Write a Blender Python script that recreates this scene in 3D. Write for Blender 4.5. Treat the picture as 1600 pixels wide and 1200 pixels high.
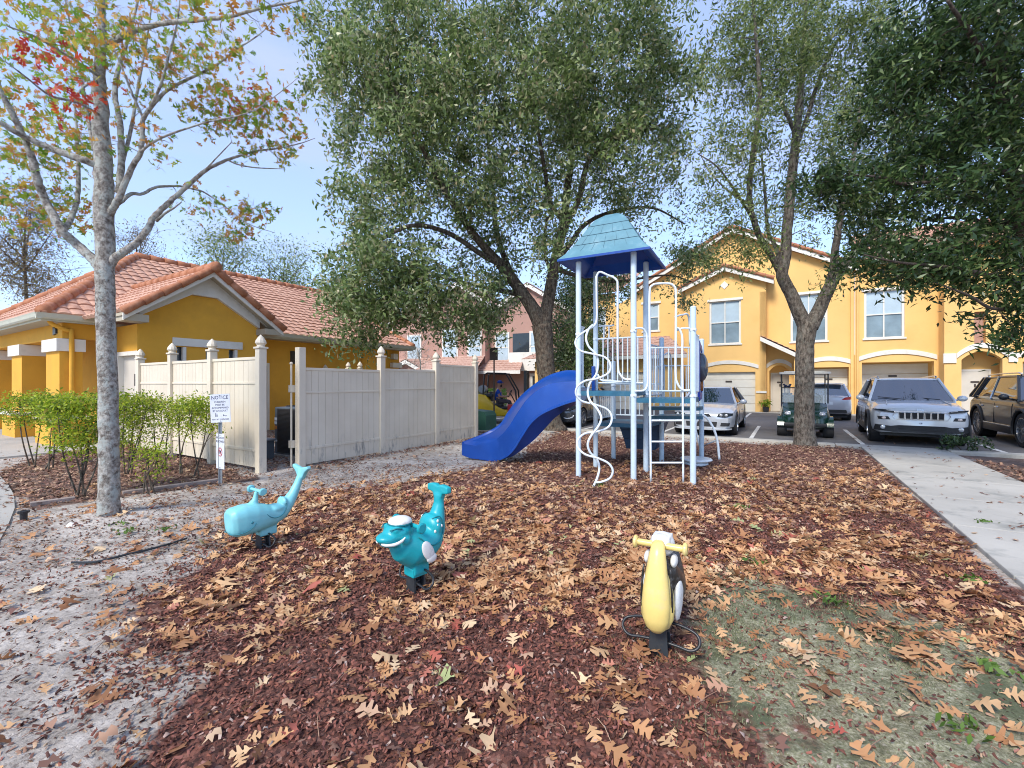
import bpy, bmesh, math, random
import numpy as np
from mathutils import Vector, Matrix
R = math.radians
PI = math.pi
random.seed(7); rng = np.random.default_rng(7)
SC = bpy.context.scene
for _o in list(bpy.data.objects): bpy.data.objects.remove(_o)
COL = SC.collection
# ---------------------------------------------------------------- camera, sky, sun, exposure
F = 700.0; EYE = 1.5
cd = bpy.data.cameras.new('camera'); cam = bpy.data.objects.new('camera', cd); COL.objects.link(cam)
cam.location = (0, 0, EYE); cam.rotation_euler = (R(90), 0, 0)
cd.sensor_width = 36.0; cd.lens = 36.0*F/1600.0; cd.clip_start = 0.05; cd.clip_end = 3000
SC.camera = cam
SUN_AZ, SUN_EL = R(215), R(44)          # azimuth clockwise from +Y
w = bpy.data.worlds.new('World'); SC.world = w; w.use_nodes = True
nt = w.node_tree; nt.nodes.clear()
sky = nt.nodes.new('ShaderNodeTexSky'); sky.sky_type = 'NISHITA'; sky.sun_disc = False
sky.sun_elevation = SUN_EL; sky.sun_rotation = SUN_AZ; sky.altitude = 0
sky.air_density = 1.0; sky.dust_density = 0.1; sky.ozone_density = 5.0
geo = nt.nodes.new('ShaderNodeTexCoord')
mp = nt.nodes.new('ShaderNodeMapping'); mp.inputs['Scale'].default_value = (1.0, 1.0, 4.5)
nt.links.new(geo.outputs['Generated'], mp.inputs[0])
nz = nt.nodes.new('ShaderNodeTexNoise'); nz.inputs['Scale'].default_value = 2.1; nz.inputs['Detail'].default_value = 8; nz.inputs['Roughness'].default_value = 0.58
nt.links.new(mp.outputs[0], nz.inputs['Vector'])
cr = nt.nodes.new('ShaderNodeMapRange'); cr.inputs[1].default_value = 0.46; cr.inputs[2].default_value = 0.80
cr.inputs[3].default_value = 0.50; cr.inputs[4].default_value = 0.90
nt.links.new(nz.outputs[0], cr.inputs[0])
mx = nt.nodes.new('ShaderNodeMix'); mx.data_type = 'RGBA'
nt.links.new(cr.outputs[0], mx.inputs[0]); nt.links.new(sky.outputs[0], mx.inputs[6]); mx.inputs[7].default_value = (1.75, 2.0, 2.95, 1)
bg = nt.nodes.new('ShaderNodeBackground'); bg.inputs[1].default_value = 0.15
wo = nt.nodes.new('ShaderNodeOutputWorld')
nt.links.new(mx.outputs[2], bg.inputs[0]); nt.links.new(bg.outputs[0], wo.inputs[0])
sd = bpy.data.lights.new('sun', 'SUN'); sd.energy = 1.7; sd.angle = R(18); sd.color = (1.0, 0.93, 0.82)
so = bpy.data.objects.new('sun', sd); COL.objects.link(so)
_sv = Vector((math.sin(SUN_AZ)*math.cos(SUN_EL), math.cos(SUN_AZ)*math.cos(SUN_EL), math.sin(SUN_EL)))
so.rotation_euler = _sv.to_track_quat('Z', 'Y').to_euler(); so.location = _sv*60
SC.view_settings.view_transform = 'Standard'; SC.view_settings.look = 'None'
SC.view_settings.exposure = 1.38; SC.view_settings.gamma = 1.0
SC.render.engine = 'CYCLES'
SC.cycles.filter_width = 1.0; SC.cycles.max_bounces = 6; SC.cycles.transparent_max_bounces = 6

# ---------------------------------------------------------------- frames
TH = -math.atan2(430.0, 700.0)            # the estate's street grid is turned against the view
GU = Vector((math.cos(TH), math.sin(TH), 0)); GV = Vector((-math.sin(TH), math.cos(TH), 0))
def GW(u, v, z=0.0): return GU*u + GV*v + Vector((0, 0, z))      # street grid -> world
def W2G(p): return (p[0]*GU.x + p[1]*GU.y, p[0]*GV.x + p[1]*GV.y)
def P(x, y, Y): return Vector(((x-800)*Y/F, Y, EYE-(y-600)*Y/F)) # point seen at a pixel, Y metres ahead
def G(x, y): d = EYE*F/(y-600.0); return Vector(((x-800)*d/F, d, 0))
MG = Matrix.Rotation(TH, 4, 'Z')

# ---------------------------------------------------------------- materials
MATS = {}
def _nodes(name):
    m = bpy.data.materials.new(name); m.use_nodes = True
    n = m.node_tree; n.nodes.clear()
    out = n.nodes.new('ShaderNodeOutputMaterial'); b = n.nodes.new('ShaderNodeBsdfPrincipled')
    n.links.new(b.outputs[0], out.inputs[0]); MATS[name] = m
    return m, n, b, out
def c4(c): return (c[0], c[1], c[2], 1)
def ramp(n, fac, stops):
    r = n.nodes.new('ShaderNodeValToRGB'); e = r.color_ramp.elements
    while len(e) < len(stops): e.new(0.5)
    for k, (p, c) in enumerate(stops): e[k].position = p; e[k].color = c4(c)
    n.links.new(fac, r.inputs[0]); return r.outputs[0]
def noise(n, scale, detail=4, rough=0.55, vec=None, dist=0.0):
    t = n.nodes.new('ShaderNodeTexNoise'); t.inputs['Scale'].default_value = scale; t.inputs['Detail'].default_value = detail
    t.inputs['Roughness'].default_value = rough; t.inputs['Distortion'].default_value = dist
    if vec is None:
        tc = n.nodes.new('ShaderNodeNewGeometry'); vec = tc.outputs['Position']
    n.links.new(vec, t.inputs['Vector']); return t.outputs[0]
def scaled(n, sx, sy, sz, rotz=0):
    tc = n.nodes.new('ShaderNodeNewGeometry'); m = n.nodes.new('ShaderNodeMapping')
    m.inputs['Scale'].default_value = (sx, sy, sz); m.inputs['Rotation'].default_value = (0, 0, rotz)
    n.links.new(tc.outputs['Position'], m.inputs[0]); return m.outputs[0]
def mixc(n, fac, a, b, mode='MIX'):
    m = n.nodes.new('ShaderNodeMix'); m.data_type = 'RGBA'; m.blend_type = mode
    for s, v in ((0, fac), (6, a), (7, b)):
        if isinstance(v, (int, float)): m.inputs[s].default_value = v
        elif isinstance(v, tuple): m.inputs[s].default_value = c4(v)
        else: n.links.new(v, m.inputs[s])
    return m.outputs[2]
def bump(n, b, h, strength=0.3, dist=0.02):
    k = n.nodes.new('ShaderNodeBump'); k.inputs['Strength'].default_value = strength; k.inputs['Distance'].default_value = dist
    n.links.new(h, k.inputs['Height']); n.links.new(k.outputs[0], b.inputs['Normal'])
def mat(name, col, rough=0.6, metal=0.0, var=0.12, vs=3.0, bs=0.0, bscale=60, coat=0.0, bd=0.01, spec=None, dirt=None):
    m, n, b, o = _nodes(name)
    lo = tuple(max(0, c*(1-var)) for c in col); hi = tuple(min(1, c*(1+var)) for c in col)
    f = noise(n, vs, 5)
    col_out = ramp(n, f, [(0.3, lo), (0.7, hi)])
    if dirt:
        f2 = noise(n, dirt[1], 7, 0.65); s = n.nodes.new('ShaderNodeMapRange')
        s.inputs[1].default_value = 0.52; s.inputs[2].default_value = 0.72; n.links.new(f2, s.inputs[0])
        ml = n.nodes.new('ShaderNodeMath'); ml.operation = 'MULTIPLY'; ml.inputs[1].default_value = dirt[2]; n.links.new(s.outputs[0], ml.inputs[0])
        col_out = mixc(n, ml.outputs[0], col_out, dirt[0])
    n.links.new(col_out, b.inputs['Base Color'])
    b.inputs['Roughness'].default_value = rough; b.inputs['Metallic'].default_value = metal
    if spec is not None: b.inputs['Specular IOR Level'].default_value = spec
    if coat: b.inputs['Coat Weight'].default_value = coat; b.inputs['Coat Roughness'].default_value = 0.05
    if bs: bump(n, b, noise(n, bscale, 6, 0.6), bs, bd)
    return m
def leafmat(name, stops, trans=0.35, rough=0.5):
    m, n, b, o = _nodes(name)
    g = n.nodes.new('ShaderNodeNewGeometry')
    c = ramp(n, g.outputs['Random Per Island'], stops)
    big = noise(n, 0.6, 2)
    c = mixc(n, 0.35, c, ramp(n, big, [(0.35, (0.35, 0.35, 0.35)), (0.65, (0.95, 0.95, 0.9))]), 'MULTIPLY')
    n.links.new(c, b.inputs['Base Color']); b.inputs['Roughness'].default_value = rough
    t = n.nodes.new('ShaderNodeBsdfTranslucent'); n.links.new(c, t.inputs[0])
    x = n.nodes.new('ShaderNodeMixShader'); x.inputs[0].default_value = trans
    n.links.new(b.outputs[0], x.inputs[1]); n.links.new(t.outputs[0], x.inputs[2]); n.links.new(x.outputs[0], o.inputs[0])
    return m
def M(n): return MATS[n]

mat('stucco_ochre', (0.70, 0.36, 0.04), 0.9, bs=0.5, bscale=55, var=0.07, vs=1.2, bd=0.006, dirt=((0.42, 0.22, 0.04), 1.1, 0.35))
mat('stucco_yellow', (0.80, 0.50, 0.18), 0.9, bs=0.4, bscale=40, var=0.05, vs=0.8, bd=0.006, dirt=((0.68, 0.40, 0.12), 0.6, 0.4))
mat('stucco_brown', (0.42, 0.25, 0.20), 0.9, bs=0.3, bscale=40, var=0.08, vs=0.6, dirt=((0.25, 0.14, 0.11), 0.5, 0.4))
mat('white_trim', (0.72, 0.69, 0.62), 0.6, var=0.05, vs=2, dirt=((0.5, 0.47, 0.4), 2.5, 0.5))
mat('cream_trim', (0.66, 0.62, 0.52), 0.5, var=0.05, dirt=((0.45, 0.42, 0.33), 3, 0.4))
mat('door_paint', (0.60, 0.56, 0.49), 0.5, var=0.04)
mat('garage_paint', (0.72, 0.68, 0.58), 0.5, var=0.04)
mat('gutter_paint', (0.50, 0.50, 0.40), 0.45, var=0.06, dirt=((0.32, 0.33, 0.27), 3, 0.5))
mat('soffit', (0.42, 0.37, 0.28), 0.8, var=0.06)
mat('dark_glass', (0.03, 0.04, 0.05), 0.05, var=0.1)
mat('window_glass', (0.20, 0.27, 0.31), 0.06, var=0.25, vs=1.5)
mat('window_blind', (0.42, 0.52, 0.58), 0.12, var=0.10, vs=2.0)
mat('concrete', (0.40, 0.38, 0.34), 0.9, var=0.10, vs=1.2, bs=0.35, bscale=80, dirt=((0.22, 0.22, 0.20), 1.8, 0.6))
mat('concrete_pale', (0.43, 0.41, 0.365), 0.9, var=0.14, vs=0.8, bs=0.4, bscale=70, dirt=((0.21, 0.215, 0.195), 2.2, 0.85))
mat('asphalt', (0.125, 0.12, 0.12), 0.88, var=0.18, vs=0.9, bs=0.5, bscale=140, dirt=((0.20, 0.19, 0.185), 0.7, 0.5))
mat('paint_line', (0.62, 0.62, 0.60), 0.8, var=0.08, dirt=((0.15, 0.15, 0.15), 8, 0.6))
mat('black_metal', (0.018, 0.019, 0.022), 0.38, var=0.2, bs=0.1)
mat('black_plastic', (0.02, 0.02, 0.022), 0.5, var=0.2)
mat('rubber', (0.022, 0.022, 0.023), 0.8, var=0.2, bs=0.3, bscale=90)
mat('chrome', (0.62, 0.63, 0.65), 0.18, 0.95, var=0.05)
mat('alloy', (0.42, 0.43, 0.45), 0.28, 0.85, var=0.08)
mat('tube_blue', (0.55, 0.67, 0.76), 0.42, var=0.06, vs=5, bs=0.05, dirt=((0.42, 0.46, 0.50), 6, 0.45))
mat('tube_white', (0.70, 0.78, 0.83), 0.4, var=0.05, vs=5, dirt=((0.48, 0.50, 0.52), 9, 0.4))
mat('roof_faded', (0.10, 0.24, 0.30), 0.65, var=0.14, vs=4, bs=0.2, bscale=30, dirt=((0.24, 0.35, 0.38), 4, 0.6))
mat('shingle_gap', (0.07, 0.15, 0.20), 0.7)
mat('plastic_blue', (0.002, 0.052, 0.29), 0.36, var=0.10, vs=3, bs=0.06, bscale=14, dirt=((0.02, 0.09, 0.34), 7, 0.4))
mat('plastic_deep', (0.006, 0.03, 0.30), 0.4, var=0.1)
mat('deck_teal', (0.02, 0.12, 0.20), 0.45, var=0.15, dirt=((0.08, 0.18, 0.24), 9, 0.5))
mat('steps_navy', (0.012, 0.05, 0.11), 0.5, var=0.15)
mat('clear_panel', (0.05, 0.07, 0.10), 0.08, var=0.2)
mat('panel_orange', (0.35, 0.13, 0.04), 0.5)
mat('whale_aqua', (0.20, 0.55, 0.60), 0.45, var=0.06, vs=9, bs=0.05, bscale=20, dirt=((0.32, 0.56, 0.58), 11, 0.45))
mat('whale_line', (0.03, 0.20, 0.25), 0.5)
mat('fish_teal', (0.008, 0.34, 0.39), 0.36, var=0.08, vs=7, bs=0.05, bscale=20, dirt=((0.08, 0.40, 0.43), 12, 0.35))
mat('fish_line', (0.004, 0.16, 0.19), 0.4)
mat('toy_white', (0.72, 0.72, 0.70), 0.45, var=0.05, dirt=((0.42, 0.41, 0.36), 22, 0.7))
mat('beak_yellow', (0.78, 0.60, 0.20), 0.30, var=0.08, vs=5, bs=0.04, bscale=20, dirt=((0.62, 0.52, 0.32), 9, 0.6))
mat('toy_black', (0.02, 0.02, 0.022), 0.35, var=0.3, dirt=((0.22, 0.22, 0.22), 45, 0.5))
mat('spring_steel', (0.05, 0.06, 0.07), 0.45, 0.5, var=0.25, dirt=((0.12, 0.11, 0.10), 25, 0.5))
mat('sign_face', (0.66, 0.69, 0.76), 0.5, var=0.03, dirt=((0.45, 0.47, 0.52), 14, 0.4))
mat('sign_ink', (0.03, 0.035, 0.10), 0.6)
mat('sign_red', (0.55, 0.03, 0.04), 0.6)
mat('galv', (0.28, 0.31, 0.34), 0.5, 0.5, var=0.15, dirt=((0.14, 0.13, 0.12), 12, 0.4))
mat('brown_metal', (0.06, 0.045, 0.035), 0.5)
mat('green_box', (0.02, 0.09, 0.065), 0.6, dirt=((0.05, 0.12, 0.09), 4, 0.5))
mat('ac_blue', (0.10, 0.13, 0.16), 0.5, var=0.1)
mat('ac_grille', (0.035, 0.037, 0.042), 0.6)
mat('paper_label', (0.62, 0.66, 0.70), 0.6)
mat('label_orange', (0.6, 0.22, 0.05), 0.6)
mat('wood_edging', (0.30, 0.24, 0.21), 0.9, var=0.2, vs=8, bs=0.4)
mat('silver_paint', (0.50, 0.53, 0.57), 0.28, 0.35, var=0.02, coat=0.8)
mat('suv_paint', (0.66, 0.68, 0.69), 0.25, 0.2, var=0.02, coat=0.8)
mat('pale_paint', (0.55, 0.57, 0.62), 0.3, 0.3, var=0.02, coat=0.8)
mat('charcoal_paint', (0.075, 0.085, 0.095), 0.25, 0.5, var=0.02, coat=0.9)
mat('black_paint', (0.022, 0.022, 0.023), 0.35, 0.0, var=0.02, coat=0.35)
mat('cart_green', (0.004, 0.030, 0.020), 0.25, 0.1, var=0.05, coat=0.8)
mat('fork_yellow', (0.80, 0.50, 0.01), 0.4, var=0.04, coat=0.3)
mat('toy_red', (0.55, 0.02, 0.02), 0.45)
mat('car_glass', (0.004, 0.015, 0.03), 0.03, var=0.05, spec=1.0); MATS['car_glass'].node_tree.nodes['Principled BSDF'].inputs['IOR'].default_value = 2.0
mat('lamp_glass', (0.55, 0.57, 0.60), 0.08, 0.4, var=0.1)
mat('lamp_warm', (0.85, 0.70, 0.62), 0.15, var=0.05)
mat('tail_red', (0.45, 0.03, 0.03), 0.2)
mat('seat_tan', (0.30, 0.27, 0.22), 0.7)
mat('bag_cloth', (0.05, 0.06, 0.11), 0.8, var=0.4, vs=15)
mat('towel', (0.13, 0.10, 0.22), 0.9, var=0.3, vs=14)
mat('skin', (0.42, 0.22, 0.15), 0.55)
mat('shirt_blue', (0.012, 0.075, 0.42), 0.85, var=0.15, vs=20)
mat('trousers', (0.075, 0.06, 0.07), 0.9)
mat('cap_blue', (0.01, 0.05, 0.30), 0.8)
mat('beard', (0.035, 0.02, 0.015), 0.9)
mat('pot', (0.02, 0.02, 0.025), 0.6)
mat('white_stone', (0.72, 0.70, 0.66), 0.8)
mat('hose', (0.025, 0.03, 0.035), 0.5)
mat('mulch_chip', (0.10, 0.035, 0.03), 0.9)

def m_vinyl():
    m, n, b, o = _nodes('vinyl')
    f = noise(n, 1.6, 5); base = ramp(n, f, [(0.3, (0.62, 0.54, 0.42)), (0.7, (0.71, 0.63, 0.50))])
    # mildew in vertical streaks low on the boards
    g = n.nodes.new('ShaderNodeNewGeometry'); s = n.nodes.new('ShaderNodeSeparateXYZ'); n.links.new(g.outputs['Position'], s.inputs[0])
    mr = n.nodes.new('ShaderNodeMapRange'); mr.inputs[1].default_value = 0.12; mr.inputs[2].default_value = 0.55; mr.inputs[3].default_value = 1; mr.inputs[4].default_value = 0
    n.links.new(s.outputs[2], mr.inputs[0])
    f2 = noise(n, 1.0, 6, 0.7, scaled(n, 9, 9, 2.6)); m2 = n.nodes.new('ShaderNodeMapRange'); m2.inputs[1].default_value = 0.54; m2.inputs[2].default_value = 0.70
    n.links.new(f2, m2.inputs[0])
    mm = n.nodes.new('ShaderNodeMath'); mm.operation = 'MULTIPLY'; n.links.new(mr.outputs[0], mm.inputs[0]); n.links.new(m2.outputs[0], mm.inputs[1])
    c = mixc(n, mm.outputs[0], base, (0.20, 0.20, 0.19))
    n.links.new(c, b.inputs['Base Color']); b.inputs['Roughness'].default_value = 0.5
m_vinyl()
def m_tile(name, stops):
    m, n, b, o = _nodes(name)
    f = noise(n, 6.0, 5, 0.65, scaled(n, 1, 1, 1)); g = noise(n, 0.9, 4)
    a = ramp(n, f, stops); c = mixc(n, 0.4, a, ramp(n, g, [(0.35, (0.72, 0.62, 0.6)), (0.65, (1, 1, 1))]), 'MULTIPLY')
    n.links.new(c, b.inputs['Base Color']); b.inputs['Roughness'].default_value = 0.85
    bump(n, b, noise(n, 40, 4), 0.3, 0.01)
m_tile('clay_tile', [(0.25, (0.36, 0.18, 0.12)), (0.5, (0.53, 0.30, 0.205)), (0.72, (0.66, 0.42, 0.31))])
m_tile('clay_cap', [(0.25, (0.30, 0.11, 0.055)), (0.5, (0.44, 0.18, 0.09)), (0.75, (0.52, 0.27, 0.17))])
m_tile('far_tile', [(0.25, (0.38, 0.22, 0.16)), (0.5, (0.50, 0.32, 0.25)), (0.72, (0.60, 0.42, 0.33))])
def m_bark(name, lo, mid, hi, spot, amt, sc=1.0, vz=0.6):
    m, n, b, o = _nodes(name)
    f = noise(n, 14*sc, 8, 0.7, scaled(n, 1.3, 1.3, vz)); c = ramp(n, f, [(0.38, lo), (0.5, mid), (0.62, hi)])
    v = noise(n, 9*sc, 6, 0.7, scaled(n, 1, 1, 0.8)); mr = n.nodes.new('ShaderNodeMapRange'); mr.inputs[1].default_value = 0.50; mr.inputs[2].default_value = 0.60; mr.inputs[4].default_value = amt
    n.links.new(v, mr.inputs[0]); c = mixc(n, mr.outputs[0], c, spot)
    n.links.new(c, b.inputs['Base Color']); b.inputs['Roughness'].default_value = 0.95
    bump(n, b, f, 0.9, 0.03)
m_bark('bark_pale', (0.11, 0.09, 0.075), (0.27, 0.245, 0.215), (0.46, 0.44, 0.40), (0.40, 0.43, 0.40), 0.8, 1.1, 1.2)
m_bark('bark_oak', (0.025, 0.018, 0.013), (0.085, 0.062, 0.045), (0.17, 0.135, 0.10), (0.15, 0.15, 0.12), 0.4)
m_bark('bark_grey', (0.03, 0.024, 0.02), (0.11, 0.09, 0.072), (0.21, 0.18, 0.15), (0.20, 0.20, 0.17), 0.4)
m_bark('bark_dark', (0.02, 0.014, 0.01), (0.06, 0.042, 0.032), (0.12, 0.09, 0.07), (0.09, 0.08, 0.07), 0.4)
leafmat('leaf_oak', [(0.0, (0.07, 0.12, 0.04)), (0.35, (0.19, 0.28, 0.085)), (0.65, (0.34, 0.44, 0.16)), (0.88, (0.55, 0.60, 0.34)), (1.0, (0.60, 0.48, 0.30))], 0.45, 0.36)
leafmat('leaf_mid', [(0.0, (0.07, 0.11, 0.03)), (0.4, (0.18, 0.26, 0.075)), (0.8, (0.33, 0.41, 0.14)), (1.0, (0.52, 0.52, 0.24))], 0.45, 0.35)
leafmat('leaf_dark', [(0.0, (0.018, 0.040, 0.014)), (0.5, (0.05, 0.10, 0.030)), (0.9, (0.12, 0.19, 0.06)), (1.0, (0.24, 0.30, 0.11))], 0.3, 0.3)
leafmat('leaf_autumn', [(0.0, (0.16, 0.32, 0.03)), (0.45, (0.34, 0.44, 0.05)), (0.6, (0.58, 0.46, 0.07)), (0.82, (0.66, 0.30, 0.07)), (1.0, (0.50, 0.22, 0.05))], 0.5)
leafmat('leaf_red', [(0.0, (0.45, 0.03, 0.02)), (0.6, (0.62, 0.09, 0.03)), (0.85, (0.60, 0.20, 0.05)), (1.0, (0.25, 0.30, 0.04))], 0.45)
leafmat('leaf_lime', [(0.0, (0.10, 0.20, 0.015)), (0.5, (0.24, 0.40, 0.02)), (1.0, (0.46, 0.58, 0.05))], 0.4)
leafmat('leaf_hedge', [(0.0, (0.03, 0.10, 0.012)), (0.5, (0.08, 0.22, 0.02)), (1.0, (0.16, 0.32, 0.04))], 0.3)
leafmat('leaf_brown', [(0.0, (0.16, 0.12, 0.05)), (0.5, (0.28, 0.19, 0.08)), (1.0, (0.22, 0.24, 0.10))], 0.4)
leafmat('litter', [(0.0, (0.27, 0.115, 0.05)), (0.3, (0.50, 0.235, 0.10)), (0.6, (0.64, 0.36, 0.17)), (0.85, (0.74, 0.48, 0.26)), (0.93, (0.78, 0.58, 0.36)), (0.975, (0.45, 0.08, 0.06)), (1.0, (0.42, 0.50, 0.22))], 0.15, 0.7)
leafmat('litter_dull', [(0.0, (0.13, 0.055, 0.045)), (0.5, (0.30, 0.16, 0.11)), (0.85, (0.48, 0.29, 0.19)), (1.0, (0.62, 0.44, 0.28))], 0.1, 0.8)
leafmat('chips', [(0.0, (0.055, 0.020, 0.014)), (0.45, (0.16, 0.056, 0.036)), (0.8, (0.28, 0.10, 0.065)), (0.95, (0.34, 0.13, 0.10)), (1.0, (0.55, 0.45, 0.38))], 0.0, 0.85)
leafmat('weed', [(0.0, (0.07, 0.15, 0.02)), (1.0, (0.18, 0.30, 0.05))], 0.3)

m_bark('bark_twig', (0.08, 0.07, 0.055), (0.20, 0.18, 0.15), (0.33, 0.31, 0.27), (0.30, 0.30, 0.26), 0.4)
# ---------------------------------------------------------------- mesh builder
def smooth_path(pts, n=6):
    p = [Vector(q) for q in pts]
    if len(p) < 3: return p
    out = []
    for i in range(len(p)-1):
        a = p[i-1] if i else p[0]*2-p[1]; b = p[i]; c = p[i+1]; d = p[i+2] if i+2 < len(p) else p[-1]*2-p[-2]
        for k in range(n):
            t = k/n
            out.append(0.5*((2*b)+(c-a)*t+(2*a-5*b+4*c-d)*t*t+(3*b-a-3*c+d)*t*t*t))
    out.append(p[-1]); return out
def smooth_vals(v, n=6):
    if len(v) < 3: return list(v)
    out = []
    for i in range(len(v)-1):
        for k in range(n): out.append(v[i]+(v[i+1]-v[i])*k/n)
    out.append(v[-1]); return out
class MB:
    def __init__(s): s.v = []; s.f = []
    def add(s, vs, fs):
        o = len(s.v); s.v.extend([tuple(q) for q in vs]); s.f.extend([tuple(i+o for i in f) for f in fs]); return s
    def box(s, a, b, m=None, bev=0.0):
        x0, y0, z0 = [min(a[i], b[i]) for i in range(3)]; x1, y1, z1 = [max(a[i], b[i]) for i in range(3)]
        if bev <= 0:
            vs = [(x0,y0,z0),(x1,y0,z0),(x1,y1,z0),(x0,y1,z0),(x0,y0,z1),(x1,y0,z1),(x1,y1,z1),(x0,y1,z1)]
            fs = [(0,3,2,1),(4,5,6,7),(0,1,5,4),(1,2,6,5),(2,3,7,6),(3,0,4,7)]
        else:
            bm = bmesh.new(); bmesh.ops.create_cube(bm, size=1)
            for q in bm.verts: q.co = Vector(((x0+x1)/2+q.co.x*(x1-x0), (y0+y1)/2+q.co.y*(y1-y0), (z0+z1)/2+q.co.z*(z1-z0)))
            bev = min(bev, 0.45*min(x1-x0, y1-y0, z1-z0))
            bmesh.ops.bevel(bm, geom=list(bm.edges), offset=bev, segments=2, affect='EDGES', profile=0.6)
            bm.verts.index_update(); vs = [q.co.copy() for q in bm.verts]; fs = [[q.index for q in f.verts] for f in bm.faces]; bm.free()
        if m is not None: vs = [m @ Vector(q) for q in vs]
        return s.add(vs, fs)
    def tube(s, pts, r, seg=8, smooth=0, caps=True, flat=1.0):
        rr = list(r) if isinstance(r, (list, tuple)) else [r]*len(pts)
        if smooth: rr = smooth_vals(rr, smooth); pts = smooth_path(pts, smooth)
        pts = [Vector(q) for q in pts]; rings = []; prev = None
        for i, q in enumerate(pts):
            t = (pts[min(i+1, len(pts)-1)]-pts[max(i-1, 0)])
            if t.length < 1e-9: t = Vector((0, 0, 1))
            t.normalize()
            if prev is None:
                a = Vector((0, 0, 1)) if abs(t.z) < 0.9 else Vector((1, 0, 0)); nrm = (a-t*a.dot(t)).normalized()
            else:
                nrm = prev-t*prev.dot(t)
                nrm = nrm.normalized() if nrm.length > 1e-6 else t.orthogonal().normalized()
            prev = nrm; bn = t.cross(nrm)
            rings.append([q+(nrm*math.cos(2*PI*k/seg)*flat+bn*math.sin(2*PI*k/seg))*rr[i] for k in range(seg)])
        return s.loft(rings, caps)
    def loft(s, rings, caps=True, closed=True):
        n = len(rings[0]); vs = [q for rg in rings for q in rg]; fs = []
        for i in range(len(rings)-1):
            for k in range(n if closed else n-1):
                k2 = (k+1) % n; fs.append((i*n+k, i*n+k2, (i+1)*n+k2, (i+1)*n+k))
        if caps and closed:
            fs.append(tuple(range(n-1, -1, -1))); fs.append(tuple((len(rings)-1)*n+k for k in range(n)))
        return s.add(vs, fs)
    def lathe(s, prof, c=(0,0,0), seg=20, axis='Z', caps=True, m=None):
        rings = []
        for (r, h) in prof:
            rg = []
            for k in range(seg):
                a = 2*PI*k/seg; x, y = r*math.cos(a), r*math.sin(a)
                q = {'Z': (x, y, h), 'Y': (x, h, -y), 'X': (h, x, y)}[axis]
                q = Vector((q[0]+c[0], q[1]+c[1], q[2]+c[2])); rg.append(m @ q if m is not None else q)
            rings.append(rg)
        return s.loft(rings, caps)
    def ell(s, c, r, seg=20, rows=12, m=None):
        rings = []
        for i in range(rows+1):
            a = -PI/2+PI*i/rows; ca = max(math.cos(a), 0.01); rg = []
            for k in range(seg):
                q = Vector((r[0]*ca*math.cos(2*PI*k/seg), r[1]*ca*math.sin(2*PI*k/seg), r[2]*math.sin(a)))
                q = (m @ q if m is not None else q)+Vector(c); rg.append(q)
            rings.append(rg)
        return s.loft(rings)
    def prism(s, poly, y0, y1, plane='XZ', m=None):
        def mk(a, b, d): return {'XZ': (a, d, b), 'XY': (a, b, d), 'YZ': (d, a, b)}[plane]
        n = len(poly); vs = [Vector(mk(a, b, y0)) for a, b in poly]+[Vector(mk(a, b, y1)) for a, b in poly]
        if m is not None: vs = [m @ q for q in vs]
        fs = [tuple(range(n-1, -1, -1)), tuple(range(n, 2*n))]+[(k, (k+1) % n, n+(k+1) % n, n+k) for k in range(n)]
        return s.add(vs, fs)
    def quad(s, a, b, c, d): return s.add([a, b, c, d], [(0, 1, 2, 3)])
def root(name, label, cat, loc=(0,0,0), rotz=0.0, group=None):
    o = bpy.data.objects.new(name, None); COL.objects.link(o); o.empty_display_size = 0.1
    o.location = loc; o.rotation_euler = (0, 0, rotz); o['label'] = label; o['category'] = cat
    if group: o['group'] = group
    return o
def tagt(o, label, cat, group=None):
    o['label'] = label; o['category'] = cat
    if group: o['group'] = group
    return o
def topmat(o):
    while o.parent: o = o.parent
    return Matrix.Translation(o.location) @ Matrix.Rotation(o.rotation_euler[2], 4, 'Z')
def build(name, mb, m, parent=None, space='L', smooth=False, loc=None, kind=None, fix=True):
    """space L: parent's own frame, W: world, G: street grid."""
    me = bpy.data.meshes.new(name)
    V = np.array([tuple(q) for q in mb.v], dtype=np.float64).reshape(-1, 3)
    T = Matrix.Identity(4)
    if space == 'G': T = MG.copy()
    if parent is not None and space in 'GW': T = topmat(parent).inverted() @ T
    if parent is None and loc is not None: T = Matrix.Translation(-Vector(loc)) @ T
    A = np.array(T); V = V @ A[:3, :3].T + A[:3, 3]
    me.from_pydata(V.tolist(), [], mb.f)
    if fix and len(mb.f) < 60000:
        bm = bmesh.new(); bm.from_mesh(me); bmesh.ops.recalc_face_normals(bm, faces=bm.faces); bm.to_mesh(me); bm.free()
    me.materials.append(M(m) if isinstance(m, str) else m)
    if smooth: me.polygons.foreach_set('use_smooth', [True]*len(me.polygons))
    me.update()
    o = bpy.data.objects.new(name, me); COL.objects.link(o)
    if parent is not None: o.parent = parent
    elif loc is not None: o.location = loc
    if kind: o['kind'] = kind
    if smooth == 'auto': sharp(o)
    return o
def sharp(o, ang=35):
    try: o.data.set_sharp_from_angle(angle=R(ang))
    except Exception: pass
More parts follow.
